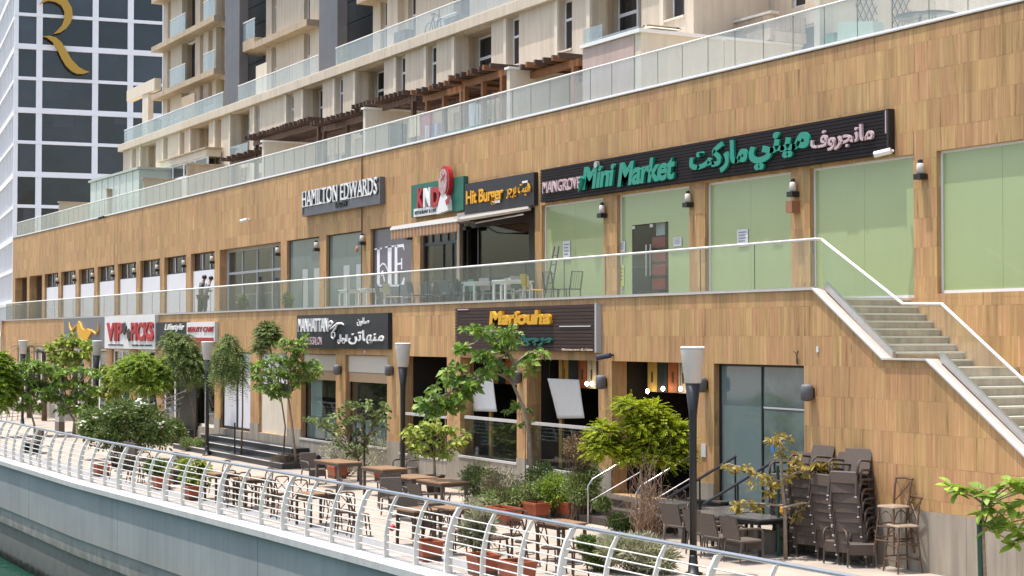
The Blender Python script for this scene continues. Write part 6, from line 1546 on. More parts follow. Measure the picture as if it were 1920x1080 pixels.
for tp in tips:
    a0 = rng.uniform(0, 6.28)
    for k in range(8):
        a = a0 + k * 2.4; e = rng.uniform(-.5, .7)
        if lf0 is None:
            V = []; Fc = []; n_ = 6
            for i in range(n_ + 1):
                u = i / n_; wd = .25 * math.sin(math.pi * min(1, u * .93 + .07)) ** .8 * (1 if u < .97 else .1); z = -.22 * u * u
                V += [(u, -wd, z + wd * .28), (u, 0, z), (u, wd, z + wd * .28)]
            for i in range(n_): b0 = i * 3; Fc += [(b0, b0 + 3, b0 + 4, b0 + 1), (b0 + 1, b0 + 4, b0 + 5, b0 + 2)]
            lf0 = MB().add(V, Fc).build('leaf', LM['glossy'], None, True); lf0.parent = rp; o = lf0
        else: o = share(lf0, rp)
        L_ = rng.uniform(.18, .33); o.location = (tp[0] - bx_, tp[1] - by_, tp[2] - rng.uniform(0, .08)); o.rotation_euler = (rng.uniform(-.5, .5), -e, a); o.scale = (L_, L_, L_)
tag(MB().tube((bx_ - .06, by_ - .05, 0), tuple(map(float, atD(1835, 962, dd_))), .04, .035).build('plant_stake', M_STAKE), 'short thick green stake beside the large leaved plant at the right', 'stake')
# potted plumeria and leafy trees in front of the shuttered windows
rosette_tree('potted_plumeria', 'round plumeria bush in a dark pot right of the middle street lamp', 'tree', GP(815, 905), [(770, 815), (785, 805), (800, 800), (815, 795), (830, 800), (845, 805), (858, 815), (775, 832), (795, 828), (815, 825), (835, 830), (855, 830), (785, 848), (805, 850), (825, 850), (842, 845), (818, 812)], LM['yellowish'], 0, .4, 10, (.13, .22), .42, [(815, 878), (814, 858)], M_BARK, .05)
px_, py_ = GP(815, 907); pt = thing('plant_pot', 'dark pot under the round plumeria bush', 'pot', (px_, py_, 0)); MB().lathe((px_, py_, 0), [(.2, 0), (.28, .45), (.30, .5), (.26, .5), (.24, .44)], 14).build('pot', M_CHAIRWOOD, pt, True)
rosette_tree('bushy_tree', 'bushy green tree before the left shuttered windows with a green stake', 'tree', GP(672, 902), [(590, 783), (605, 788), (620, 795), (640, 770), (655, 758), (670, 752), (690, 760), (705, 770), (715, 785), (640, 790), (660, 780), (680, 785), (700, 795), (630, 810), (650, 805), (670, 810), (690, 815), (640, 830), (660, 832), (680, 835), (655, 848), (720, 755)], LM['hedge'], 0, .5, 13, (.09, .17), .42, [(672, 860)], M_BARKD, .045)
gx_, gy_ = G(683, 900); tag(MB().tube((gx_, gy_, 0), (gx_, gy_, 1.75), .035).build('plant_stake', M_STAKE), 'green stake among the bushy tree before the shuttered windows', 'stake')
bush('dry_bush', 'sparse olive bush low under the bushy tree', 'bush', GP(640, 893), [(630, 845, 32, 25), (700, 838, 40, 25), (670, 868, 50, 18)], LM['pale'], 900, (.05, .10), .3, twig=20)
rosette_tree('plumeria_tree', 'round headed plumeria tree with two thin stems left of the charcoal sign', 'tree', GP(556, 860), [(478, 690), (490, 682), (505, 678), (520, 672), (535, 678), (550, 672), (565, 680), (580, 678), (595, 685), (485, 705), (505, 700), (525, 698), (545, 700), (565, 702), (580, 700), (495, 720), (515, 722), (535, 722), (552, 718), (555, 645), (545, 655), (562, 638), (540, 640), (510, 735), (530, 738)], LM['plumeria'], 0, .5, 11, (.14, .24), .42, [(548, 800), (540, 740)], M_BARK, .05, flowers=5, sub=5)
feather_tree('feathery_tree', 'small round feathery crown rising behind the round headed plumeria', 'tree', GP(530, 852), [(502, 628, 27, 26), (488, 655, 14, 10)], LM['feather'], 420, .34, (.08, .03), .5, .03, [(535, 800), (520, 700), (505, 650)])
feather_tree('drooping_tree', 'slender tree with drooping grey green leaves before the white boarded doors', 'tree', GP(452, 861), [(428, 650, 20, 25), (418, 680, 16, 30), (446, 680, 16, 32), (436, 700, 20, 22)], LM['feather'], 620, .5, (.10, .028), 1.1, .035, [(455, 780), (455, 690)], M_BARKD, up=.0)
# --- far group
feather_tree('lime_tree', 'airy lime green feathery tree under the large white sign', 'tree', GP(296, 800), [(265, 690, 45, 32), (300, 705, 35, 35), (235, 700, 35, 30), (280, 725, 50, 20), (320, 690, 20, 30)], LM['lime'], 1100, .5, (.11, .04), .6, .05, [(294, 770), (290, 735)], group=T_FAR)
feather_tree('olive_tree', 'airy olive green tree in front of the small white sign', 'tree', GP(366, 826), [(355, 680, 32, 35), (375, 700, 28, 32), (335, 665, 25, 25), (390, 690, 18, 30), (320, 640, 16, 18), (345, 645, 22, 18)], LM['feather'], 1000, .45, (.10, .038), .7, .05, [(365, 780), (356, 735)], group=T_FAR)
rosette_tree('plumeria_tree', 'flat topped plumeria tree in front of the yellow bull sign', 'tree', GP(145, 815), [(95, 650), (110, 642), (125, 640), (140, 636), (155, 640), (170, 648), (100, 662), (120, 660), (140, 662), (160, 660), (118, 675), (145, 676)], LM['yellowish'], 2.0, .6, 13, (.2, .32), .42, [(140, 770), (138, 700)], M_BARK, .07, T_FAR, sub=6)
rosette_tree('plumeria_tree', 'wide plumeria tree with many stems left of the second farthest lamp', 'tree', GP(138, 818), [(25, 690), (45, 682), (65, 678), (85, 690), (105, 700), (120, 695), (140, 690), (160, 692), (178, 700), (40, 710), (60, 712), (80, 715), (100, 720), (120, 722), (140, 715), (160, 722), (178, 728), (90, 738), (110, 742), (130, 745), (150, 740), (170, 748), (115, 762), (140, 765), (160, 760), (50, 735), (30, 728)], LM['plumeria'], 0, .8, 13, (.18, .30), .42, [(140, 790), (125, 765)], M_BARK, .08, T_FAR, sub=6)
rosette_tree('plumeria_tree', 'plumeria tree with pale leaning trunk at the far left rail', 'tree', GP(66, 818), [(28, 705), (48, 700), (60, 715), (35, 725), (75, 725), (50, 745), (85, 740), (70, 760), (40, 762), (20, 745), (95, 690), (60, 680)], LM['plumeria'], 0, .8, 13, (.18, .30), .42, [(64, 795), (58, 775)], M_BARK, .06, T_FAR, sub=6)
rosette_tree('plumeria_tree', 'small plumeria tree right of the second farthest lamp', 'tree', GP(226, 812), [(195, 690), (208, 702), (222, 698), (200, 715), (215, 720), (228, 712), (190, 730), (205, 738), (220, 735), (232, 725)], LM['yellowish'], 0, .6, 13, (.18, .28), .42, [(224, 770), (215, 745)], M_BARK, .06, T_FAR, sub=6)
feather_tree('leafy_tree', 'bright green leafy tree cut by the left edge of the picture', 'tree', GP(-10, 820), [(2, 690, 26, 32), (8, 730, 24, 32), (-12, 700, 25, 40), (5, 755, 20, 15)], LM['lime'], 700, .45, (.16, .07), .5, .07, [(-8, 780)], group=T_FAR)
# dark palm behind
def palm(base, px, py, label, h=2.6, n=16, L=1.3):
    bx, by = base; t = thing('palm_tree', label, 'palm', (bx, by, 0)); d = depth((bx, by, 1)); top = np.array(list(map(float, atD(px, py, d))))
    MB().path([(bx, by, 0), tuple(top)], [.14, .10], 8).build('trunk', M_BARKD, t, True)
    P, D, U, LL = [], [], [], []
    for k in range(n):
        a = k * 2.4; e = rng.uniform(.1, 1.0); dr = np.array([math.cos(a), math.sin(a), e]); dr /= np.linalg.norm(dr); sd = np.cross(dr, [0, 0, 1.]); sd /= np.linalg.norm(sd); ln = L * rng.uniform(.8, 1.15)
        for j in range(18):
            u = (j + 1) / 18; p = top + dr * ln * u + np.array([0, 0, -1.]) * ln * .55 * u * u
            for sg in (1, -1): P.append(p); D.append(sd * sg + dr * .6 + np.array([0, 0, -.25])); U.append((0, 0, 1)); LL.append(.32 * (1.1 - .7 * u))
    leafpack('crown', LM['dark'], t, P, D, U, np.array(LL), .035, .1, .2)
palm(GP(55, 770), 52, 650, 'dark leaved palm standing behind the farthest street lamp'); palm(GP(83, 772), 82, 660, 'smaller dark palm beside the flat topped plumeria', L=.9)
# shrubs
bush('flowering_bush', 'big rounded bush with white flowers beside the canal railing', 'bush', GP(235, 862), [(195, 800, 45, 38), (235, 795, 45, 40), (275, 798, 42, 40), (300, 812, 26, 30), (165, 795, 20, 28), (240, 770, 50, 22)], LM['hedge'], 3000, (.10, .20), .45, flowers=[(259, 752), (222, 765), (195, 800), (156, 790), (245, 775), (180, 785), (262, 757), (300, 795), (205, 775)], twig=20)
bush('hedge', 'small clipped olive hedge in front of the far steps', 'hedge', GP(360, 846), [(360, 832, 24, 11), (348, 828, 14, 10), (374, 830, 14, 10)], LM['feather'], 1500, (.03, .06), .5)
bush('low_bush', 'low green bush left of the far steps', 'bush', GP(328, 822), [(325, 798, 20, 14), (340, 812, 14, 8)], LM['hedge'], 900, (.06, .12), .4)
for q, (bp, bl, lab) in enumerate([((905, 958), [(900, 905, 30, 32), (885, 890, 14, 20)], 'grey green scrubby bush at the left end of the planting bed'), ((945, 958), [(940, 912, 30, 30), (955, 935, 22, 14)], 'tangled olive bush in the planting bed left of the curved trunk'), ((1010, 960), [(1010, 905, 24, 30), (1022, 885, 14, 16)], 'upright leafy bush right of the curved trunk'), ((1050, 962), [(1050, 920, 34, 30)], 'dense green bush above the terracotta trough'), ((1090, 962), [(1092, 912, 28, 34), (1110, 890, 14, 18)], 'tall olive bush at the right end of the planting bed'), ((985, 962), [(985, 938, 40, 14)], 'low flowering ground cover before the curved trunk'), ((910, 966), [(905, 945, 32, 12)], 'low sunlit ground cover at the left of the bed')]):
    bush('bed_bush', lab, 'bush', GP(*bp), [(a_, b_, c_ * 1.35, d_ * 1.05) for a_, b_, c_, d_ in bl], [LM['feather'], LM['pale'], LM['hedge'], LM['lime'], LM['feather'], LM['pale'], LM['pale']][q], [900, 700, 900, 1000, 900, 500, 500][q], (.05, .11), .36, 'bushes of the planting bed', twig=16)
bush('bed_bush', 'broad low mixed green bush in the middle front of the planting bed', 'bush', GP(965, 967), [(945, 932, 48, 20), (985, 925, 34, 22)], LM['feather'], 900, (.05, .11), .36, 'bushes of the planting bed', twig=14)
bush('bed_bush', 'broad bush with fresh tips behind the terracotta troughs at the right of the bed', 'bush', GP(1045, 963), [(1035, 915, 40, 26), (1075, 922, 34, 24), (1105, 928, 20, 22)], LM['hedge'], 1100, (.05, .11), .36, 'bushes of the planting bed', twig=14)
bush('reed_clump', 'scraggly dry stems standing out of the middle of the planting bed', 'bush', GP(965, 966), [(930, 915, 40, 34), (1000, 920, 50, 30)], LM['dry'], 260, (.03, .07), .4, twig=60)
bush('brown_bush', 'dry brown bush beside the restaurant plinth left of the feathery tree', 'bush', GP(1085, 972), [(1078, 840, 24, 26), (1098, 860, 20, 30), (1092, 905, 18, 30)], LM['dry'], 1000, (.04, .08), .5, twig=30)
# leafless twig bush
tb_ = G(1213, 1016); tw_ = thing('twig_bush', 'leafless tangled brown twig bush under the feathery tree', 'bush', (tb_[0], tb_[1], 0)); dq = depth((tb_[0], tb_[1], 1)); mb = MB()
for q in range(150):
    a = (tb_[0] + rng.gauss(0, .12), tb_[1] + rng.gauss(0, .12), .0); e = atD(1215 + rng.gauss(0, 22), 930 + rng.gauss(0, 38), dq + rng.gauss(0, .3)); pts = branch(mb, a, Vector(tuple(map(float, e))), .010, .003, .10, 4)
    if q % 2: branch(mb, pts[3], Vector(tuple(map(float, atD(1215 + rng.gauss(0, 30), 915 + rng.gauss(0, 40), dq)))), .005, .002, .12, 3)
tag(mb.build('twigs', mat('dry_twig', (.26, .17, .11), .85, var=.3, vscale=8), tw_), kind='stuff')
bush('low_greens', 'dark green low plant at the foot of the twig bush', 'bush', GP(1165, 1000), [(1160, 978, 22, 14), (1190, 985, 20, 12), (1130, 945, 16, 12)], LM['hedge'], 900, (.05, .1), .4)
bush('pale_grass', 'pale dry grassy clump behind the railing near the nearest lamp', 'bush', GP(1195, 1075), [(1195, 1035, 50, 32), (1150, 1030, 30, 22), (1235, 1050, 34, 24)], LM['pale'], 2200, (.08, .2), .18, up=.9, twig=10)
bush('grass_clump', 'dark green leafy clump behind the railing in the near planter', 'bush', GP(1130, 1070), [(1125, 1040, 32, 24), (1100, 1020, 20, 14)], LM['hedge'], 1300, (.06, .14), .35, up=.5)
bush('grass_clump', 'tall thin reedy clump behind the railing below the planting bed', 'bush', GP(905, 1040), [(900, 990, 26, 32), (880, 1000, 18, 22)], LM['pale'], 1100, (.10, .24), .16, up=1.0, twig=24)
rosette_tree('rail_plant', 'bright yellow green plant in the planter behind the railing', 'plant', GP(361, 936), [(340, 872), (352, 866), (365, 864), (378, 868), (388, 874), (345, 885), (360, 882), (375, 885), (358, 898), (372, 900), (364, 912), (350, 905)], LM['yellowish'], 0, .3, 13, (.12, .2), .4, [(362, 915)], M_BARKD, .03)
bush('rail_bush', 'dark bush in the planter behind the railing left of the yellow green plant', 'bush', GP(300, 915), [(300, 885, 22, 22), (285, 875, 14, 14)], LM['hedge'], 900, (.06, .14), .4)
bush('dry_clump', 'dry reddish groundcover by the two stemmed plumeria', 'bush', GP(545, 872), [(540, 860, 36, 10), (570, 866, 20, 8)], LM['dry'], 700, (.03, .07), .4)
for q, (px, lab) in enumerate([(540, 'farther'), (455, 'nearer the hoardings')]):  # small greens seen through the terrace glass
    X = colX(px - 5 + 40 * (q == 0) * 0, .7, 5.4); bush('terrace_plant', 'small green plant behind the terrace glass, ' + lab, 'plant', (X, .7), [(px, 562 if q == 0 else 566, 10, 12)], LM['hedge'], 260, (.06, .14), .35, z0=FLOOR)

t_, x_ = TOPIARY; q_ = rand_dirs(900); q_ = q_ * np.array([.22, .22, .42]) * nrng.uniform(.4, 1, (900, 1)) + np.array([x_, 5.9, 15.9]); q_[:, 0:2] = (q_[:, 0:2] - [x_, 5.9]) * (1.1 - (q_[:, 2:3] - 15.5)) + [x_, 5.9]
leafpack('foliage', LM['hedge'], t_, q_, rand_dirs(900), rand_dirs(900), .10, .05)
# planters
def planter(px, py, wpx, label, rz=0.0, h=.38, dpt=.42, wdt=None):
    x, y = G(px, py); d = depth((x, y, 0)); wd = wdt or wpx / (F / d) / .8
    t = thing('planter_box', label, 'planter', (x, y, 0), 'terracotta planter boxes'); t.rotation_euler = (0, 0, rz); t['_o'] = [0, 0, 0]
    mb = MB(); a, b = wd / 2, dpt / 2
    mb.prism([(-a * .9, -b * .85, 0), (a * .9, -b * .85, 0), (a * .9, b * .85, 0), (-a * .9, b * .85, 0)], (0, 0, .02))
    lo = [(-a * .9, -b * .85), (a * .9, -b * .85), (a * .9, b * .85), (-a * .9, b * .85)]; hi = [(-a, -b), (a, -b), (a, b), (-a, b)]
    for i in range(4):
        j = (i + 1) % 4; mb.add([(*lo[i], .0), (*lo[j], .0), (*hi[j], h - .05), (*hi[i], h - .05)], [(0, 1, 2, 3)])
    mb.build('body', M_TERRA, t)
    rim = MB(); holes_ = [(-a - .02, a + .02, -b - .02, -b + .03), (-a - .02, a + .02, b - .03, b + .02), (-a - .02, -a + .03, -b + .031, b - .031), (a - .03, a + .02, -b + .031, b - .031)]
    for x0, x1, y0, y1 in holes_: rim.box(x0, x1, y0, y1, h - .05, h)
    rim.build('rim', M_TERRA, t); B(-a * .93, a * .93, -b * .9, b * .9, .03, h - .07).build('soil', M_SOIL, t)
for px, py, wp_, lab in [(1061, 970, 56, 'terracotta trough under the dense green bush'), (1006, 972, 34, 'faded terracotta trough beside the dense bush trough'), (945, 982, 60, 'terracotta trough half hidden by the handrail below the bed'), (895, 985, 40, 'brown trough behind the railing at the left of the bed'), (802, 1050, 46, 'terracotta trough behind the railing below the dark armchair'), (905, 1078, 46, 'terracotta trough with reedy plants behind the railing'), (970, 1092, 50, 'nearest terracotta trough at the lower picture edge'), (362, 938, 26, 'terracotta trough holding the yellow green plant'), (303, 918, 32, 'terracotta trough holding the dark rail bush'), (190, 893, 18, 'farthest terracotta trough behind the railing'), (632, 897, 28, 'small terracotta pot under the long orange table'), (718, 902, 22, 'terracotta pot by the second orange table')]:
    planter(px, py, wp_, lab, R(rng.uniform(-8, 8)))
wx, wy = G(1100, 968); tag(B(wx - .35, wx + .1, wy - .15, wy + .15, 0, .52).build('white_carton', M_WHITE), 'white carton standing at the right end of the planting bed', 'carton')

# ================================================================== furniture
def mk_armchair(m=M_WICKER, slats=False):
    p = proto_thing('wicker_armchair')
    MB().bbox(-.26, .26, -.25, .25, .40, .45, .02).build('seat', m, p)
    MB().box(-.25, .25, -.252, -.235, .24, .399).build('front_apron', m, p)
    bk = MB(); bk.prism([(-.26, .25, .45), (.26, .25, .45), (.26, .36, .88), (-.26, .36, .88)], (0, .035, .01)); bk.build('backrest', m, p)
    for s in (-1, 1):
        for y, dy in ((-.24, -.02), (.24, .05)):
            l = MB().tube((s * .25, y, .40), (s * .265, y + dy, .0), .021, .018, 6).build('leg', m, p); MB().tube((s * .265, y + dy, 0), (s * .265, y + dy, .02), .021, None, 6).build('foot_cap', mat('pale_foot_cap', (.62, .62, .62), .5), l)
        MB().path([(s * .265, -.24, .42), (s * .275, -.235, .60), (s * .275, -.15, .655), (s * .275, .15, .665), (s * .265, .30, .66)], .022, 6).build('armrest', m, p, True)
    return p
def mk_bistro():
    p = proto_thing('bistro_chair'); m = M_CHAIRWOOD
    MB().lathe((0, 0, .44), [(.19, 0), (.205, .015), (.20, .035)], 14).build('seat', m, p)
    for s in (-1, 1):
        MB().tube((s * .15, -.15, .44), (s * .19, -.20, 0), .018, .014, 6).build('leg', m, p)
        MB().path([(s * .20, .24, 0), (s * .165, .17, .44), (s * .175, .22, .72), (s * .15, .26, .88)], .016, 6).build('leg', m, p)
    MB().path([(-.15, .26, .88), (-.08, .275, .905), (.08, .275, .905), (.15, .26, .88)], .018, 6).build('top_rail', m, p)
    for s in (-1, 1): MB().path([(s * .165, .18, .50), (0, .225, .70), (-s * .155, .25, .86)], .011, 5).build('cross_slat', m, p)
    MB().path([(.175 * math.cos(a), .175 * math.sin(a), .24) for a in np.linspace(0, 2 * math.pi, 17)], .009, 5).build('leg_ring', m, p)
    return p
def mk_stool():
    p = proto_thing('bar_stool'); m = M_STOOLWOOD
    MB().bbox(-.19, .19, -.19, .19, .72, .755, .02).build('seat', mat('pale_worn_seat', (.27, .20, .14), .6, var=.2, vscale=9), p)
    for sx_ in (-1, 1):
        for sy_ in (-1, 1): MB().tube((sx_ * .155, sy_ * .155, .72), (sx_ * .22, sy_ * .22, 0), .019, .016, 6).build('leg', m, p)
    for z, e in ((.20, .205), (.42, .187)):
        for s in (-1, 1): MB().tube((-e, s * e, z), (e, s * e, z), .012, None, 6).build('rung', m, p); MB().tube((s * e, -e, z + .04), (s * e, e, z + .04), .012, None, 6).build('rung', m, p)
    for s in (-1, 1):
        MB().path([(-.19, s * .19, .45), (-.1, s * .175, .62), (0, s * .165, .67), (.1, s * .175, .62), (.19, s * .19, .45)], .010, 5).build('bent_brace', m, p)
    return p
def mk_backstool():
    p = mk_stool(); p.name = 'bar_stool'; m = M_STOOLWOOD
    for s in (-1, 1): MB().path([(s * .165, .17, .755), (s * .17, .20, 1.05), (s * .17, .235, 1.17)], .017, 6).build('back_post', m, p)
    MB().path([(-.19, .235, 1.17), (0, .255, 1.185), (.19, .235, 1.17)], .020, 6).build('top_rail', m, p)
    for s in (-1, 1): MB().path([(s * .165, .18, .80), (0, .21, .97), (-s * .165, .23, 1.14)], .011, 5).build('cross_slat', m, p)
    return p
def mk_table(L=1.3, W=.8, H=.75, top=None, leg=None, lt=.07, nm='table'):
    p = proto_thing(nm); top = top or M_TABLE; leg = leg or M_WICKGREY; n = 5
    for j in range(n): B(-L / 2, L / 2, -W / 2 + W * j / n + .002, -W / 2 + W * (j + 1) / n - .002, H - .035, H).build('top_board', top, p)
    B(-L / 2 + .04, L / 2 - .04, -W / 2 + .04, W / 2 - .04, H - .11, H - .036).build('apron', leg, p)
    for sx_ in (-1, 1):
        for sy_ in (-1, 1): x, y = sx_ * (L / 2 - lt), sy_ * (W / 2 - lt); B(x - lt / 2, x + lt / 2, y - lt / 2, y + lt / 2, 0, H - .111).build('leg', leg, p)
    return p
GR_ST = 'dark wicker armchairs stacked by the wall'
RA = Repeat(mk_armchair()); RAg = Repeat(mk_armchair(M_WICKGREY)); RB = Repeat(mk_bistro()); RS = Repeat(mk_stool()); RBS = Repeat(mk_backstool())
cols_ = [(1512, 1036, 7, 'first'), (1553, 1043, 8, 'second'), (1598, 1050, 8, 'third'), (1640, 1056, 8, 'fourth')]
ordn = ['bottom', 'second from the bottom', 'third from the bottom', 'fourth from the bottom', 'fifth from the bottom', 'sixth from the bottom', 'seventh from the bottom', 'eighth from the bottom']
for ci, (px, py, n_, nm) in enumerate(cols_):
    x, y = G(px, py); y = min(y + .25, -.42); rz = R([8, 12, 4, 28][ci])
    for k in range(n_):
        tl = -.035 * k * .5
        RA.put((x - .012 * k, y - .022 * k + .03, (.178 if ci != 2 else .165) * k), rz + R(rng.uniform(-3, 3)), 'dark wicker armchair, %s in the %s stack from the tall glass front' % ('topmost' if k == n_ - 1 else ordn[k], nm), 'chair', GR_ST, (1.06, 1.06, 1.06), (R(-1.0 * k), 0))
for (px, py, rz, lab) in [(1640, 1052, 25, 'loose dark armchair at the foot of the fourth stack'), (1668, 1058, 60, 'loose dark armchair between the stacks and the bar stools')]:
    x, y = G(px, py); RA.put((x, min(y, -.55), 0), R(rz), lab, 'chair', 'loose wicker armchairs')
x, y = G(1712, 1066)
RS.put((x - .05, y + .1, 0), R(12), 'worn wooden bar stool at the bottom of the pair with flat seats', 'bar stool', 'worn wooden bar stools', 1.12); RS.put((x - .03, y + .12, .32), R(16), 'worn wooden bar stool stacked on top with a pale flat seat', 'bar stool', 'worn wooden bar stools', 1.12)
RBS.put((x + .28, min(y + .42, -.34), .0), R(-10), 'bar stool with cross back against the wall, right one', 'bar stool', 'bar stools with cross backs', 1.14); RBS.put((x + .02, min(y + .5, -.32), .32), R(4), 'bar stool with tall cross back propped behind the stacked stools', 'bar stool', 'bar stools with cross backs', 1.14)
# black storage stuff under the sapling
x, y = G(1432, 1012); bc = thing('covered_tables', 'black stacked low tables with pale edges beside the sapling', 'table', (x, min(y, -.5), 0)); by2 = min(y, -.5)
for q in range(3): B(x - .5, x + .7, by2 - .3, by2 + .35, .12 + .26 * q, .17 + .26 * q).build('table_top', M_TABLEG, bc); B(x - .45, x + .65, by2 - .26, by2 + .31, .0 + .26 * q + (.002 if q == 0 else .001) , .118 + .26 * q if q == 0 else .26 * q + .118).build('table_base', M_BLACK, bc)
# grey tables with tucked armchairs right of the nearest lamp
RG = Repeat(mk_table(1.15, .8, .74, M_TABLEG, M_BLACK, .05))
for px, py, rz, lab in [(1330, 1032, 4, 'dark grey topped table right behind the nearest lamp'), (1405, 1040, 4, 'dark grey topped table nearest the sapling'), (1335, 1000, 4, 'dark table near the entrance with a pale shiny top')]:
    x, y = G(px, py); RG.put((x, y + .15, 0), R(rz), lab, 'table', 'dark grey outdoor tables')
for px, py, rz, lab in [(1280, 1025, 190, 'grey wicker armchair left of the nearest lamp'), (1324, 1040, 186, 'grey wicker armchair right of the lamp pole at the dark table'), (1352, 1048, 183, 'grey wicker armchair in the middle of the dark table front'), (1395, 1055, 180, 'grey wicker armchair at the front of the table by the sapling'), (1362, 1000, 5, 'grey wicker armchair behind the dark tables by the glass front'), (1385, 1004, -6, 'grey wicker armchair leaning beside the glass front rails')]:
    x, y = G(px, py); RAg.put((x, y, 0), R(rz), lab, 'chair', 'grey wicker armchairs by the nearest lamp')
x, y = G(1245, 1005); 
RT1 = Repeat(mk_table(.9, .7, .74, mat('pale_table_top', (.50, .47, .40), .5, var=.1), M_STEEL, .035))
RT1.put((x, y, 0), R(5), 'pale topped thin legged table behind the twig bush', 'table'); 
for px, py, rz, lab in [(1232, 985, 160, 'brown cross back chair at the restaurant steps, back to the rail'), (1262, 1000, 20, 'brown cross back chair right of the pale table')]:
    x, y = G(px, py); RB.put((x, y, 0), R(rz), lab, 'chair', 'cross back chairs by the steps')
# orange topped tables in the middle
RT2 = Repeat(mk_table(1.6, .8, .76)); 
for px, py, rz, lab in [(635, 915, 3, 'long orange topped table farthest of the middle row'), (722, 930, 3, 'second orange topped table, right of the longest one'), (775, 950, 3, 'orange topped table crossed by the middle street lamp'), (830, 960, 3, 'dark reddish table right of the middle street lamp')]:
    x, y = G(px, py); RT2.put((x, y, 0), R(rz), lab, 'table', 'orange brown wooden tables', (1, 1, 1) if px < 700 else (.78, 1, 1))
for px, py, rz, lab in [(588, 908, 95, 'grey wicker armchair at the left end of the longest orange table'), (730, 953, 250, 'grey wicker armchair in front of the second orange table'), (760, 905, 20, 'grey wicker armchair behind the middle street lamp'), (770, 898, -10, 'brown armchair farther behind the middle street lamp'), (742, 968, 85, 'grey wicker armchair left of the lamp crossed table'), (800, 978, 190, 'brown wicker armchair before the dark reddish table'), (780, 1012, 100, 'dark armchair behind the railing at the small orange table')]:
    x, y = G(px, py); RAg.put((x, y, 0), R(rz), lab, 'chair', 'grey wicker armchairs in the middle')
RT3 = Repeat(mk_table(.8, .7, .74, M_TABLE, M_CHAIRWOOD, .05))
for px, py, rz, lab in [(592, 985, 5, 'small square table ringed by cross back chairs'), (785, 1022, 5, 'small orange table behind the railing by the dark armchair'), (855, 1018, 5, 'small orange table beside the planting bed'), (470, 952, 5, 'small square table behind the railing, second cluster'), (415, 940, 5, 'small square table farthest behind the railing'), (1052, 1052, 5, 'small dark table behind the railing left of the pale grass')]:
    x, y = G(px, py); RT3.put((x, y, 0), R(rz), lab, 'table', 'small square promenade tables')
gB = 'cross back chairs along the railing'
for px, py, rz, lab in [(570, 1000, 190, 'left front chair of the near cross back cluster'), (600, 1010, 170, 'middle front chair of the near cross back cluster'), (640, 1000, 250, 'right chair of the near cross back cluster, seen from its side'), (560, 975, 60, 'left rear chair of the near cross back cluster'), (618, 970, 350, 'rear chair of the near cross back cluster'), (500, 968, 200, 'right front chair of the second cross back cluster'), (468, 975, 180, 'front chair of the second cross back cluster'), (448, 958, 100, 'left chair of the second cross back cluster'), (490, 946, 10, 'rear chair of the second cross back cluster'), (525, 962, 260, 'outlying chair between the two cross back clusters'), (400, 952, 180, 'front chair of the farthest cross back cluster'), (430, 948, 250, 'right chair of the farthest cross back cluster'), (410, 928, 10, 'rear chair of the farthest cross back cluster'), (828, 1036, 170, 'dark cross back chair below the small orange table'), (850, 1040, 190, 'dark cross back chair right under the orange backed chair'), (818, 1005, 0, 'orange lit cross back chair facing the railing'), (985, 1062, 200, 'black cross back chair right of the reedy clump'), (935, 1055, 150, 'black cross back chair among the reedy plants'), (1035, 1075, 120, 'dark cross back chair nearest the lower picture edge'), (1075, 1082, 200, 'dark cross back chair before the dark green clump'), (960, 1048, 20, 'dark cross back chair behind the troughs'), (255, 905, 180, 'far cross back chair under the flowering bush'), (275, 908, 90, 'far cross back chair right of the flowering bush'), (225, 898, 200, 'far cross back chair left under the flowering bush'), (80, 862, 180, 'farthest cross back chair near the leaning plumeria')]:
    x, y = G(px, py); y = max(y, YQ(x) + 1.0); RB.put((x, y, 0), R(rz), lab, 'chair', gB)
for px, py, lab in [(325, 905, 'dark low bench behind the railing'), (230, 880, 'dark low bench under the flowering bush'), (60, 850, 'dark low bench at the far left rail')]:
    x, y = G(px, py); t = thing('bench', lab, 'bench', (x, y, 0)); B(x - .7, x + .7, y - .22, y + .22, .36, .44).build('seat', M_WICKER, t); B(x - .7, x + .7, y + .2, y + .27, .441, .85).build('backrest', M_WICKER, t); B(x - .65, x - .5, y - .2, y + .2, 0, .359).build('leg', M_BLACK, t); B(x + .5, x + .65, y - .2, y + .2, 0, .359).build('leg', M_BLACK, t)
xa_, ya_ = G(-40, 793); xb_, yb_ = G(42, 787); fr_ = thing('far_white_rail', 'low white barred rail at the far left beyond the main railing', 'railing', (xa_, ya_, 0))
for q in range(6): MB().tube((xa_, ya_, .2 + .16 * q), (xb_, yb_, .2 + .16 * q), .022, None, 6).build('rail', M_RAILW, fr_)
for q in range(9): u = q / 8; MB().tube((xa_ + (xb_ - xa_) * u, ya_ + (yb_ - ya_) * u, 0), (xa_ + (xb_ - xa_) * u + .1, ya_ + (yb_ - ya_) * u + .1, 1.1), .03, None, 6).build('post', M_RAILW, fr_)
# far notice post and bicycle at the far rail
x, y = G(112, 812); t = thing('notice_pillar', 'grey notice pillar under the wide plumeria tree', 'pillar', (x, y, 0)); B(x - .35, x + .35, y - .12, y + .12, 0, 1.35).build('pillar_body', MATS['grey_mullion'], t); B(x - .36, x + .36, y - .13, y + .13, 0, .5).build('pillar_foot', mat('brown_foot', (.16, .13, .11), .6), t)
# red ball tied to a railing post
x, y = G(731, 1019); tag(MB().lathe((x, y + .05, .32), [(.01, -.075), (.055, -.05), (.078, 0), (.055, .05), (.01, .075)], 14).build('red_ball', mat('red_plastic', (.55, .03, .06), .4), None, True), 'small red ball hanging at a railing post', 'ball')
# stand sign poles
for px, py, lab in [(440, 860, 'thin dark post before the white boarded doors')]:
    x, y = G(px, py); tag(MB().tube((x, y, 0), (x, y, 1.25), .03).build('bollard_post', M_BLACK), lab, 'post')

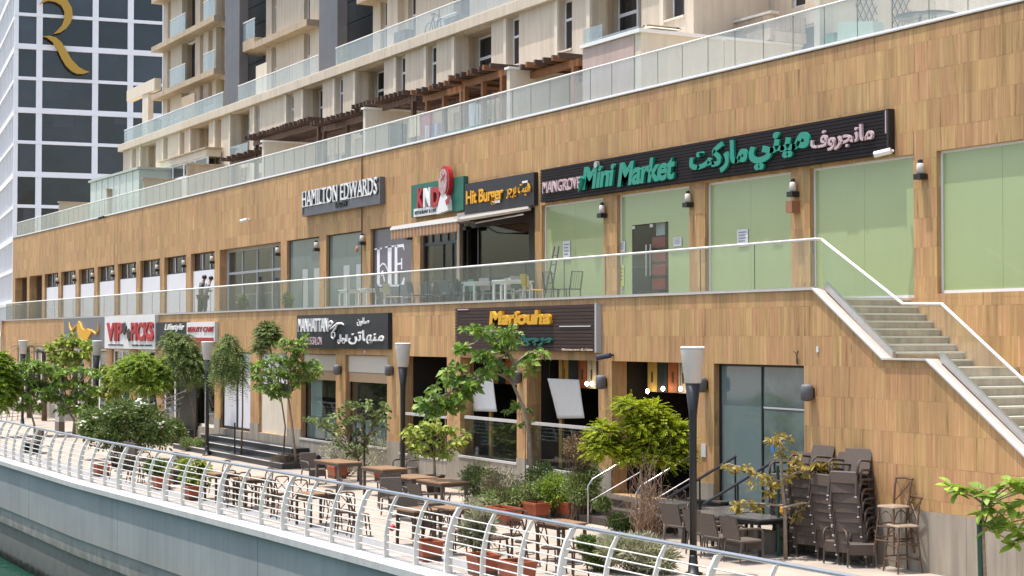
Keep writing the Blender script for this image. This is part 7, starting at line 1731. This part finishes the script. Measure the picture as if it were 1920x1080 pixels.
# terrace furniture on the upper level
def tX_(px, Y): return colX(px, Y, 5.4)
def mk_tchair(m, frame):
    p = proto_thing('terrace_chair'); MB().bbox(-.21, .21, -.21, .21, .43, .46, .015).build('seat', m, p)
    MB().prism([(-.20, .20, .52), (.20, .20, .52), (.18, .28, .86), (-.18, .28, .86)], (0, .02, .004)).build('backrest', m, p)
    for s in (-1, 1):
        MB().tube((s * .18, -.18, .43), (s * .21, -.21, 0), .014, None, 6).build('leg', frame, p); MB().path([(s * .21, .23, 0), (s * .18, .19, .44), (s * .18, .25, .80)], .014, 6).build('leg', frame, p)
    return p
def mk_wchair(m):
    p = proto_thing('wire_chair'); B(-.2, .2, -.2, .2, .42, .445).build('seat', m, p)
    MB().path([(-.2, .2, .42), (-.2, .28, .88), (.2, .28, .88), (.2, .2, .42)], .016, 6).build('back_frame', m, p)
    for q in range(5): x = -.16 + .08 * q; MB().path([(x, .2, .45), (x, .24, .65), (x, .28, .87)], .006, 4).build('back_wire', m, p)
    for s in (-1, 1):
        for y in (-1, 1): MB().tube((s * .19, y * .19, .42), (s * .21, y * .22, 0), .014, None, 6).build('leg', m, p)
    return p
M_TG1 = mat('grey_plastic', (.15, .16, .18), .5); M_MINT = mat('mint_plastic', (.06, .42, .30), .45); M_YELP = mat('yellow_plastic', (.70, .42, .02), .45); M_TCREAM = mat('cream_plastic', (.60, .52, .38), .5); M_TDARK = mat('dark_chair_metal', (.03, .045, .04), .4); M_TPINK = mat('pale_pink_plastic', (.55, .47, .44), .5)
RW = Repeat(mk_table(.75, .7, .76, M_WHITE, M_WHITE, .05, 'terrace_table'))
for px, Y, rz, lab in [(660, .75, 0, 'white terrace table at the left of the group by the serif window'), (697, .80, 0, 'white terrace table with dark objects under it'), (897, .75, 0, 'white terrace table in front of the mint chair'), (955, .75, 0, 'white terrace table left of the yellow chair'), (968, 1.3, 0, 'white terrace table behind the yellow chair')]:
    RW.put((tX_(px, Y), Y, FLOOR), R(rz), lab, 'table', 'white terrace tables')
kinds = {}
for px, Y, rz, mm, lab in [(721, .6, 170, M_TG1, 'grey terrace chair next to the cream one'), (738, .55, 185, M_TCREAM, 'cream terrace chair in front of the big serif letters'), (758, 1.2, 60, M_TG1, 'grey terrace chair behind the cream one'), (782, .5, 180, M_TG1, 'wide backed grey terrace chair left of the burger front'), (805, 1.1, 90, M_TG1, 'grey terrace chair turned sideways in the burger group'), (843, .75, 200, M_TG1, 'pale grey terrace chair alone before the shop glass'), (872, 1.2, 260, M_TG1, 'grey terrace chair left of the mint one'), (899, 1.25, 180, M_MINT, 'mint green terrace chair behind a white table'), (793, 1.5, 10, M_TG1, 'dark grey terrace chair behind the wide backed one'), (818, .6, 150, M_TG1, 'dark grey terrace chair at the middle of the burger group'), (828, 1.4, 20, M_TG1, 'dark grey terrace chair behind the middle of the burger group'), (858, 1.5, 60, M_TG1, 'dark grey terrace chair before the ribbed shop glass'), (868, .5, 120, M_TG1, 'dark grey terrace chair close to the glass left of the mint chair'), (930, 1.5, 0, M_TG1, 'dark grey terrace chair at the back of the white tables'), (978, .9, 95, M_TG1, 'dark grey terrace chair between the white tables and the yellow chair'), (920, 1.1, 200, M_TPINK, 'pale pink terrace chair right of the mint one'), (968, 1.55, 180, M_TPINK, 'pale pink terrace chair beyond the white tables'), (999, .5, 180, M_YELP, 'bright yellow terrace chair right of the white tables')]:
    if mm.name not in kinds: kinds[mm.name] = Repeat(mk_tchair(mm, M_WHITE if mm in (M_YELP, M_TCREAM, M_MINT) else M_TG1))
    kinds[mm.name].put((tX_(px, Y), Y, FLOOR), R(rz), lab, 'chair', 'terrace chairs')
RWC = Repeat(mk_wchair(M_TDARK)); RWC.put((tX_(1042, .6), .6, FLOOR), R(185), 'dark wire terrace chair seen from behind before the green film', 'chair'); RWC.put((tX_(1068, .8), .8, FLOOR), R(285), 'dark wire terrace chair seen from its side before the green film', 'chair')
lx = tX_(1026, 1.8); ldr = thing('folded_stepladder', 'folded dark stepladder leaning at the first green window', 'ladder', (lx, 1.9, FLOOR))
for s in (-.2, .2): MB().tube((lx + s, 1.75, FLOOR), (lx + s * .6, 2.1, FLOOR + 1.7), .025).build('rail', M_STONEG, ldr)
for q in range(6): MB().tube((lx - .2 + .013 * q, 1.8 + .05 * q, FLOOR + .2 + .25 * q), (lx + .2 - .013 * q, 1.8 + .05 * q, FLOOR + .2 + .25 * q), .02).build('rung', M_STONEG, ldr)

# ================================================================== two people on the upper terrace
def person(x, y, z, rz, h, label, shirt, pants, hair, lean=.12):
    t = thing('person', label, 'person', (x, y, z)); t.rotation_euler = (0, 0, rz); t['_o'] = [0, 0, 0]
    def skin(name, pts, edges, rad, m, root=0):
        me = bpy.data.meshes.new(name); me.from_pydata(pts, edges, []); o = bpy.data.objects.new(name, me); COL.objects.link(o); o.parent = t
        sm = o.modifiers.new('skin', 'SKIN'); lay = me.skin_vertices[0] if me.skin_vertices else None
        if lay is None: return o
        for i, r in enumerate(rad): lay.data[i].radius = (r, r * .8) if not isinstance(r, tuple) else r
        lay.data[root].use_root = True
        ss = o.modifiers.new('sub', 'SUBSURF'); ss.levels = 1; ss.render_levels = 2; me.materials.append(m); return o
    s = h / 1.72
    body = [(0, 0, .92), (0, -.01, 1.12), (0, -.02 - lean * .3, 1.34), (0, -lean * .6, 1.46), (0, -lean * .8 - .02, 1.53), (0, -lean - .05, 1.62), (0, -lean - .05, 1.72),
            (.19, -lean * .5, 1.40), (.25, -.02, 1.14), (.16, -.22, 1.12), (.09, -.27, 1.16), (-.19, -lean * .5, 1.40), (-.25, -.02, 1.14), (-.16, -.22, 1.12), (-.09, -.27, 1.16),
            (.10, 0, .86), (.11, -.03, .47), (.11, .02, .08), (.11, -.12, .04), (-.10, 0, .86), (-.11, .03, .47), (-.11, .06, .08), (-.11, -.08, .04)]
    ed = [(0, 1), (1, 2), (2, 3), (3, 4), (4, 5), (5, 6), (3, 7), (7, 8), (8, 9), (9, 10), (3, 11), (11, 12), (12, 13), (13, 14), (0, 15), (15, 16), (16, 17), (17, 18), (0, 19), (19, 20), (20, 21), (21, 22)]
    rd = [.13, .125, .15, .10, .055, .085, .085, .06, .045, .036, .03, .06, .045, .036, .03, .085, .06, .042, .035, .085, .06, .042, .035]
    pts = [(a * s, b * s, c * s) for a, b, c in body]; ob = skin('body', pts, ed, [r * s for r in rd], MATS['skin'])
    # clothing as close shells
    skin('shirt', [pts[i] for i in (0, 1, 2, 3, 7, 8, 11, 12)], [(0, 1), (1, 2), (2, 3), (3, 4), (4, 5), (3, 6), (6, 7)], [r * s for r in (.15, .145, .165, .10, .075, .06, .075, .06)], shirt)
    skin('trousers', [(0, 0, .95 * s)] + [pts[i] for i in (15, 16)] + [(.11 * s, .02 * s, .14 * s)] + [pts[i] for i in (19, 20)] + [(-.11 * s, .05 * s, .14 * s)], [(0, 1), (1, 2), (2, 3), (0, 4), (4, 5), (5, 6)], [r * s for r in (.15, .105, .08, .06, .105, .08, .06)], pants)
    hp = Vector(pts[5]) + Vector((0, .02, .05)) * s
    MB().lathe((hp.x, hp.y, hp.z), [(.075 * s, -.06 * s), (.105 * s, 0), (.095 * s, .06 * s), (.05 * s, .10 * s), (.01 * s, .112 * s)], 14).build('hair', hair, t, True)
    f = Vector(pts[5]) + Vector((0, -.085, 0)) * s
    fm = MB(); fm.lathe((f.x, f.y - .012 * s, f.z - .01 * s), [(.004, -.015 * s), (.012 * s, -.01 * s), (.006 * s, .03 * s)], 6); fm.build('nose', MATS['skin'], t)
    em = MB()
    for q in (-.032, .032): em.lathe((f.x + q * s, f.y + .006 * s, f.z + .015 * s), [(.002, -.006), (.009 * s, 0), (.002, .006)], 6)
    em.box(f.x - .02 * s, f.x + .02 * s, f.y - .0, f.y + .006, f.z - .042 * s, f.z - .034 * s); em.build('face_features', M_BLACK, t)
    return t
mat('skin', (.30, .17, .11), .6)
person(tX_(376, 1.2), 1.2, FLOOR, R(150), 1.75, 'taller person in a grey shirt walking on the terrace before the hoarding', mat('grey_shirt', (.16, .165, .17), .8), mat('dark_green_trousers', (.05, .06, .05), .8), M_BLACK)
person(tX_(385, .9), .9, FLOOR, R(170), 1.66, 'shorter dark haired person in pale grey looking down on the terrace', mat('pale_grey_shirt', (.26, .28, .29), .8), mat('dark_grey_trousers', (.08, .09, .095), .8), M_BLACK, .2)

# tidy helper data
for o in bpy.data.objects:
    if '_o' in o: del o['_o']
